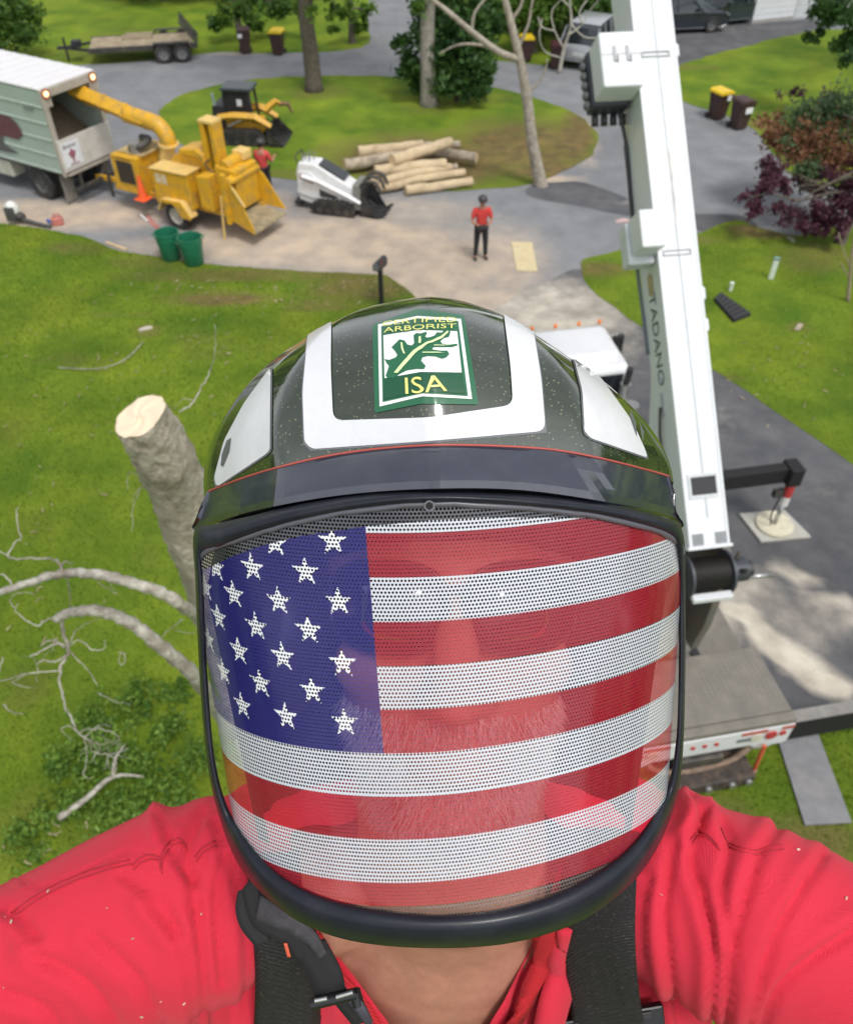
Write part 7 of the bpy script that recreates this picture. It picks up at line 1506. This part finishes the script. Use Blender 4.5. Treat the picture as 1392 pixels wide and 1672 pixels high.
LEAF = [(215,660),(270,670),(350,640),(370,610),(340,560),(300,520),(350,470),(390,430),(450,440),(490,490),(540,500),(570,470),(560,380),(590,355),(640,360),(700,340),(715,355),(690,400),(720,410),(790,385),(820,345),(870,350),(900,330),(960,320),(980,345),(960,400),(900,415),(860,450),(880,480),(960,490),(1060,480),(1062,500),(1000,520),(900,520),(780,520),(760,545),(850,560),(940,560),(965,600),(930,640),(880,655),(800,630),(720,625),(660,640),(645,680),(700,740),(680,775),(600,770),(480,790),(400,830),(330,880),(260,885),(230,850),(250,800),(270,740),(240,700)]
on_sticker(Z6(LEAF), .0018, GRN, 'oak_leaf', 4)
on_sticker(Z6([(330,820),(440,690),(560,560),(700,470),(860,400),(940,335),(955,350),(880,420),(720,490),(590,590),(480,710),(375,825)]), .0022, M('pale yellow green vein', (.66,.78,.42), .4), 'leaf_vein', 3)
for q_ in ([(410,470),(430,470),(440,540),(465,600),(445,600),(418,545)], [(625,400),(640,400),(645,450),(640,480),(622,478)], [(660,580),(820,580),(900,590),(820,592),(660,592)], [(780,498),(900,500),(1000,495),(900,508),(780,508)]): on_sticker(Z6(q_), .0022, MATS['pale yellow green vein'], 'leaf_vein', 3)
on_sticker(Z6([(215,880),(640,812),(1115,820),(1165,1062),(660,1030),(205,1130)]), .0016, GRD, 'lower_field')
def arc_text(txt, quad, off, mat, name, size=1., bold=.0):
    v_, f_ = text_mesh(txt, size, bold); xs_ = [a for a,_,_ in v_]; ys_ = [b for _,b,_ in v_]; x0_, x1_, y0_, y1_ = min(xs_), max(xs_), min(ys_), max(ys_)
    (ax,ay),(bx__,by),(cx_,cy_),(dx_,dy_) = quad   # bottom left, bottom right, top right, top left
    out_ = []
    for a,b,_ in v_:
        u_ = (a-x0_)/(x1_-x0_); w_ = (b-y0_)/(y1_-y0_); X_ = (ax*(1-u_)+bx__*u_)*(1-w_)+(dx_*(1-u_)+cx_*u_)*w_; Y_ = (ay*(1-u_)+by*u_)*(1-w_)+(dy_*(1-u_)+cy_*u_)*w_ - 8*4*u_*(1-u_)*BOW
        h_ = hit(bvH, X_, Y_, off); out_.append(h_ if h_ is not None else P(X_, Y_, .42))
    return wmesh(name, out_, f_, mat, sk_, smooth=False)
BOW = .3; arc_text('CERTIFIED', Z6([(200,300),(1045,255),(1040,198),(205,250)]), .0032, YLW, 'lettering')
BOW = .2; arc_text('ARBORIST', Z6([(215,372),(1035,322),(1040,268),(215,316)]), .0030, YLW, 'lettering')
BOW = .0; arc_text('ISA', Z6([(470,1070),(935,1035),(890,850),(462,880)]), .0022, YLW, 'lettering')
# dark lining under the shell, chin strap
ln_ = MB(); ln_.ball(HP(0,.055,-.03), (.088,.060,.105), 24, 14, Rh); ln_.v = [v_ for v_ in ln_.v]
wmesh('lining', ln_.v, ln_.f, M('black padding', (.012,.012,.013), .9), hm)
CS = M('grey black chin webbing', (.045,.042,.048), .7, var=.3, vs_=200, bump=.3, bs=300)
def ribbon(pts3, wdir, w_, mat, name, parent, thick=.0018, label=None):
    c = smoothline([P(*p_)-HB for p_ in pts3], 6); kk = len(c); V_ = []
    wds = w_ if hasattr(w_, '__len__') else (w_, w_)
    for i, p_ in enumerate(c):
        d_ = Vector(wdir[0]).lerp(Vector(wdir[1]), i/(kk-1)).normalized(); ww = wds[0]+(wds[1]-wds[0])*i/(kk-1)
        for j_ in range(4): V_.append(p_+d_*ww*(j_/3-.5))
    F_ = [(i*4+j_, i*4+j_+1, (i+1)*4+j_+1, (i+1)*4+j_) for i in range(kk-1) for j_ in range(3)]
    me = bpy.data.meshes.new(name); me.from_pydata([tuple(v_) for v_ in V_], [], F_); o = link(name, me, mat, parent, smooth=True); s__ = o.modifiers.new('thickness','SOLIDIFY'); s__.thickness = thick; s__.offset = 0; return o
ribbon([(405,1440,.445),(425,1500,.44),(470,1530,.435),(525,1590,.44),(575,1650,.445),(590,1670,.447)], (RT*.6+UP*.8, RT+UP*.3), (.011,.010), M('black webbing strap', (.012,.012,.013), .8, bump=.6, bs=500), 'chin_strap', hm, .0009)
ribbon([(422,1482,.437),(460,1500,.431),(505,1528,.431),(528,1560,.434)], (UP+RT*.2, UP+RT*.9), (.013,.005), CS, 'chin_strap', hm)
ribbon([(500,1540,.437),(530,1590,.438),(540,1630,.44)], (RT+UP*.2, RT+UP*.1), (.02,.016), MATS['black webbing strap'], 'chin_strap', hm)
lb_ = ribbon([(466,1540,.432),(472,1562,.433)], (RT, RT), (.0018,.0018), M('orange red label', (.6,.10,.05), .5), 'strap_label', hm, .001)
ribbon([(402,1452,.447),(398,1480,.446),(406,1510,.444),(430,1540,.442)], (RT+UP*.2, RT+UP*.4), (.009,.009), MATS['black webbing strap'], 'chin_strap', hm, .0012)
def pin(a, b, r_, mat, name): return MB().cyl(P(*a)-HB, P(*b)-HB, r_, 12).build(name, mat, hm, smooth=True, auto=40)
pin((508,1640,.436),(582,1622,.436),.0030,PL_,'buckle_body'); pin((514,1634,.4325),(534,1630,.4325),.0012,CHR,'buckle_pin'); pin((549,1628,.4325),(576,1620,.4325),.0012,CHR,'buckle_pin')
pin((578,1618,.437),(584,1640,.437),.0035,PL_,'buckle_body')
ribbon([(578,1632,.436),(592,1652,.436),(604,1672,.438)], (RT, RT+UP*.3), (.008,.003), M('dark strap end', (.05,.045,.06), .35), 'strap_end', hm, .003)

# ---- sunglasses and beard behind the mesh
gl = empty('sunglasses', HP(0,.012,.075), 0, 'dark wraparound sunglasses worn behind the mesh visor', 'sunglasses'); go_ = Vector(gl.location)
for s_ in (-1,1):
    m_ = MB(); v_ = []; 
    for q_ in range(24):
        a = 2*math.pi*q_/24; x_ = s_*(.034+.030*math.copysign(abs(math.cos(a))**.8, math.cos(a))*s_*1.0); y_ = .002+.021*math.copysign(abs(math.sin(a))**.7, math.sin(a))-.003*(math.sin(a) < 0); v_.append((x_, y_))
    ring_ = [HP(x_, y_+.008, .088-9.*x_*x_)-go_ for x_, y_ in v_]; ce = HP(s_*.034,.010,.083)-go_
    m_.add(ring_+[ce], [(i, (i+1) % 24, 24) for i in range(24)]); m_.build('lens', M('dark lens', (.006,.007,.012), .06, coat=1.), gl, smooth=True).modifiers.new('thickness','SOLIDIFY').thickness = .0015
    MB().tube(ring_+[ring_[0]], .0014, 6).build('rim', PL_, gl, smooth=True)
    MB().tube([HP(s_*.064,.012,.052)-go_, HP(s_*.078,.010,.01)-go_, HP(s_*.080,.004,-.03)-go_], .002, 6).build('temple', PL_, gl, smooth=True)
MB().tube(smoothline([HP(-.008,.016,.087)-go_, HP(0,.019,.090)-go_, HP(.008,.016,.087)-go_], 3), .0018, 6).build('bridge', PL_, gl, smooth=True)
vv_ = []; r_ = np.random.default_rng(3); HN_ = 3800
for i in range(HN_):
    th_ = r_.uniform(-1.25, 1.25); y_ = r_.uniform(-.128, -.045); x_ = .064*math.sin(th_)*(1-max(0,-y_-.08)*6)
    if abs(x_) < .024 and -.082 < y_ < -.060: continue
    o0 = HP(x_, y_, .15); h_ = bvB.ray_cast(o0, -hz_)
    if h_[0] is None: continue
    p_ = h_[0]; dn = (-hy_*r_.uniform(.6,1.2)+hx_*r_.normal()*.35+h_[1]*r_.uniform(.2,.9)).normalized()*r_.uniform(.006,.013); sd_ = hx_*.00028
    vv_ += [p_-sd_, p_+sd_, p_+dn*.6+sd_*.7, p_+dn]
vv_ = np.array([tuple(x_) for x_ in vv_]); me = npmesh('beard', vv_, np.arange(len(vv_)).reshape(-1,4)); link('beard', me, M('greying beard hair', (.48,.42,.36), .6, var=.5, vs_=300), man, world=True, kind='stuff')
# ---- the phone that takes the picture is not in view; the rest of the place goes on behind it
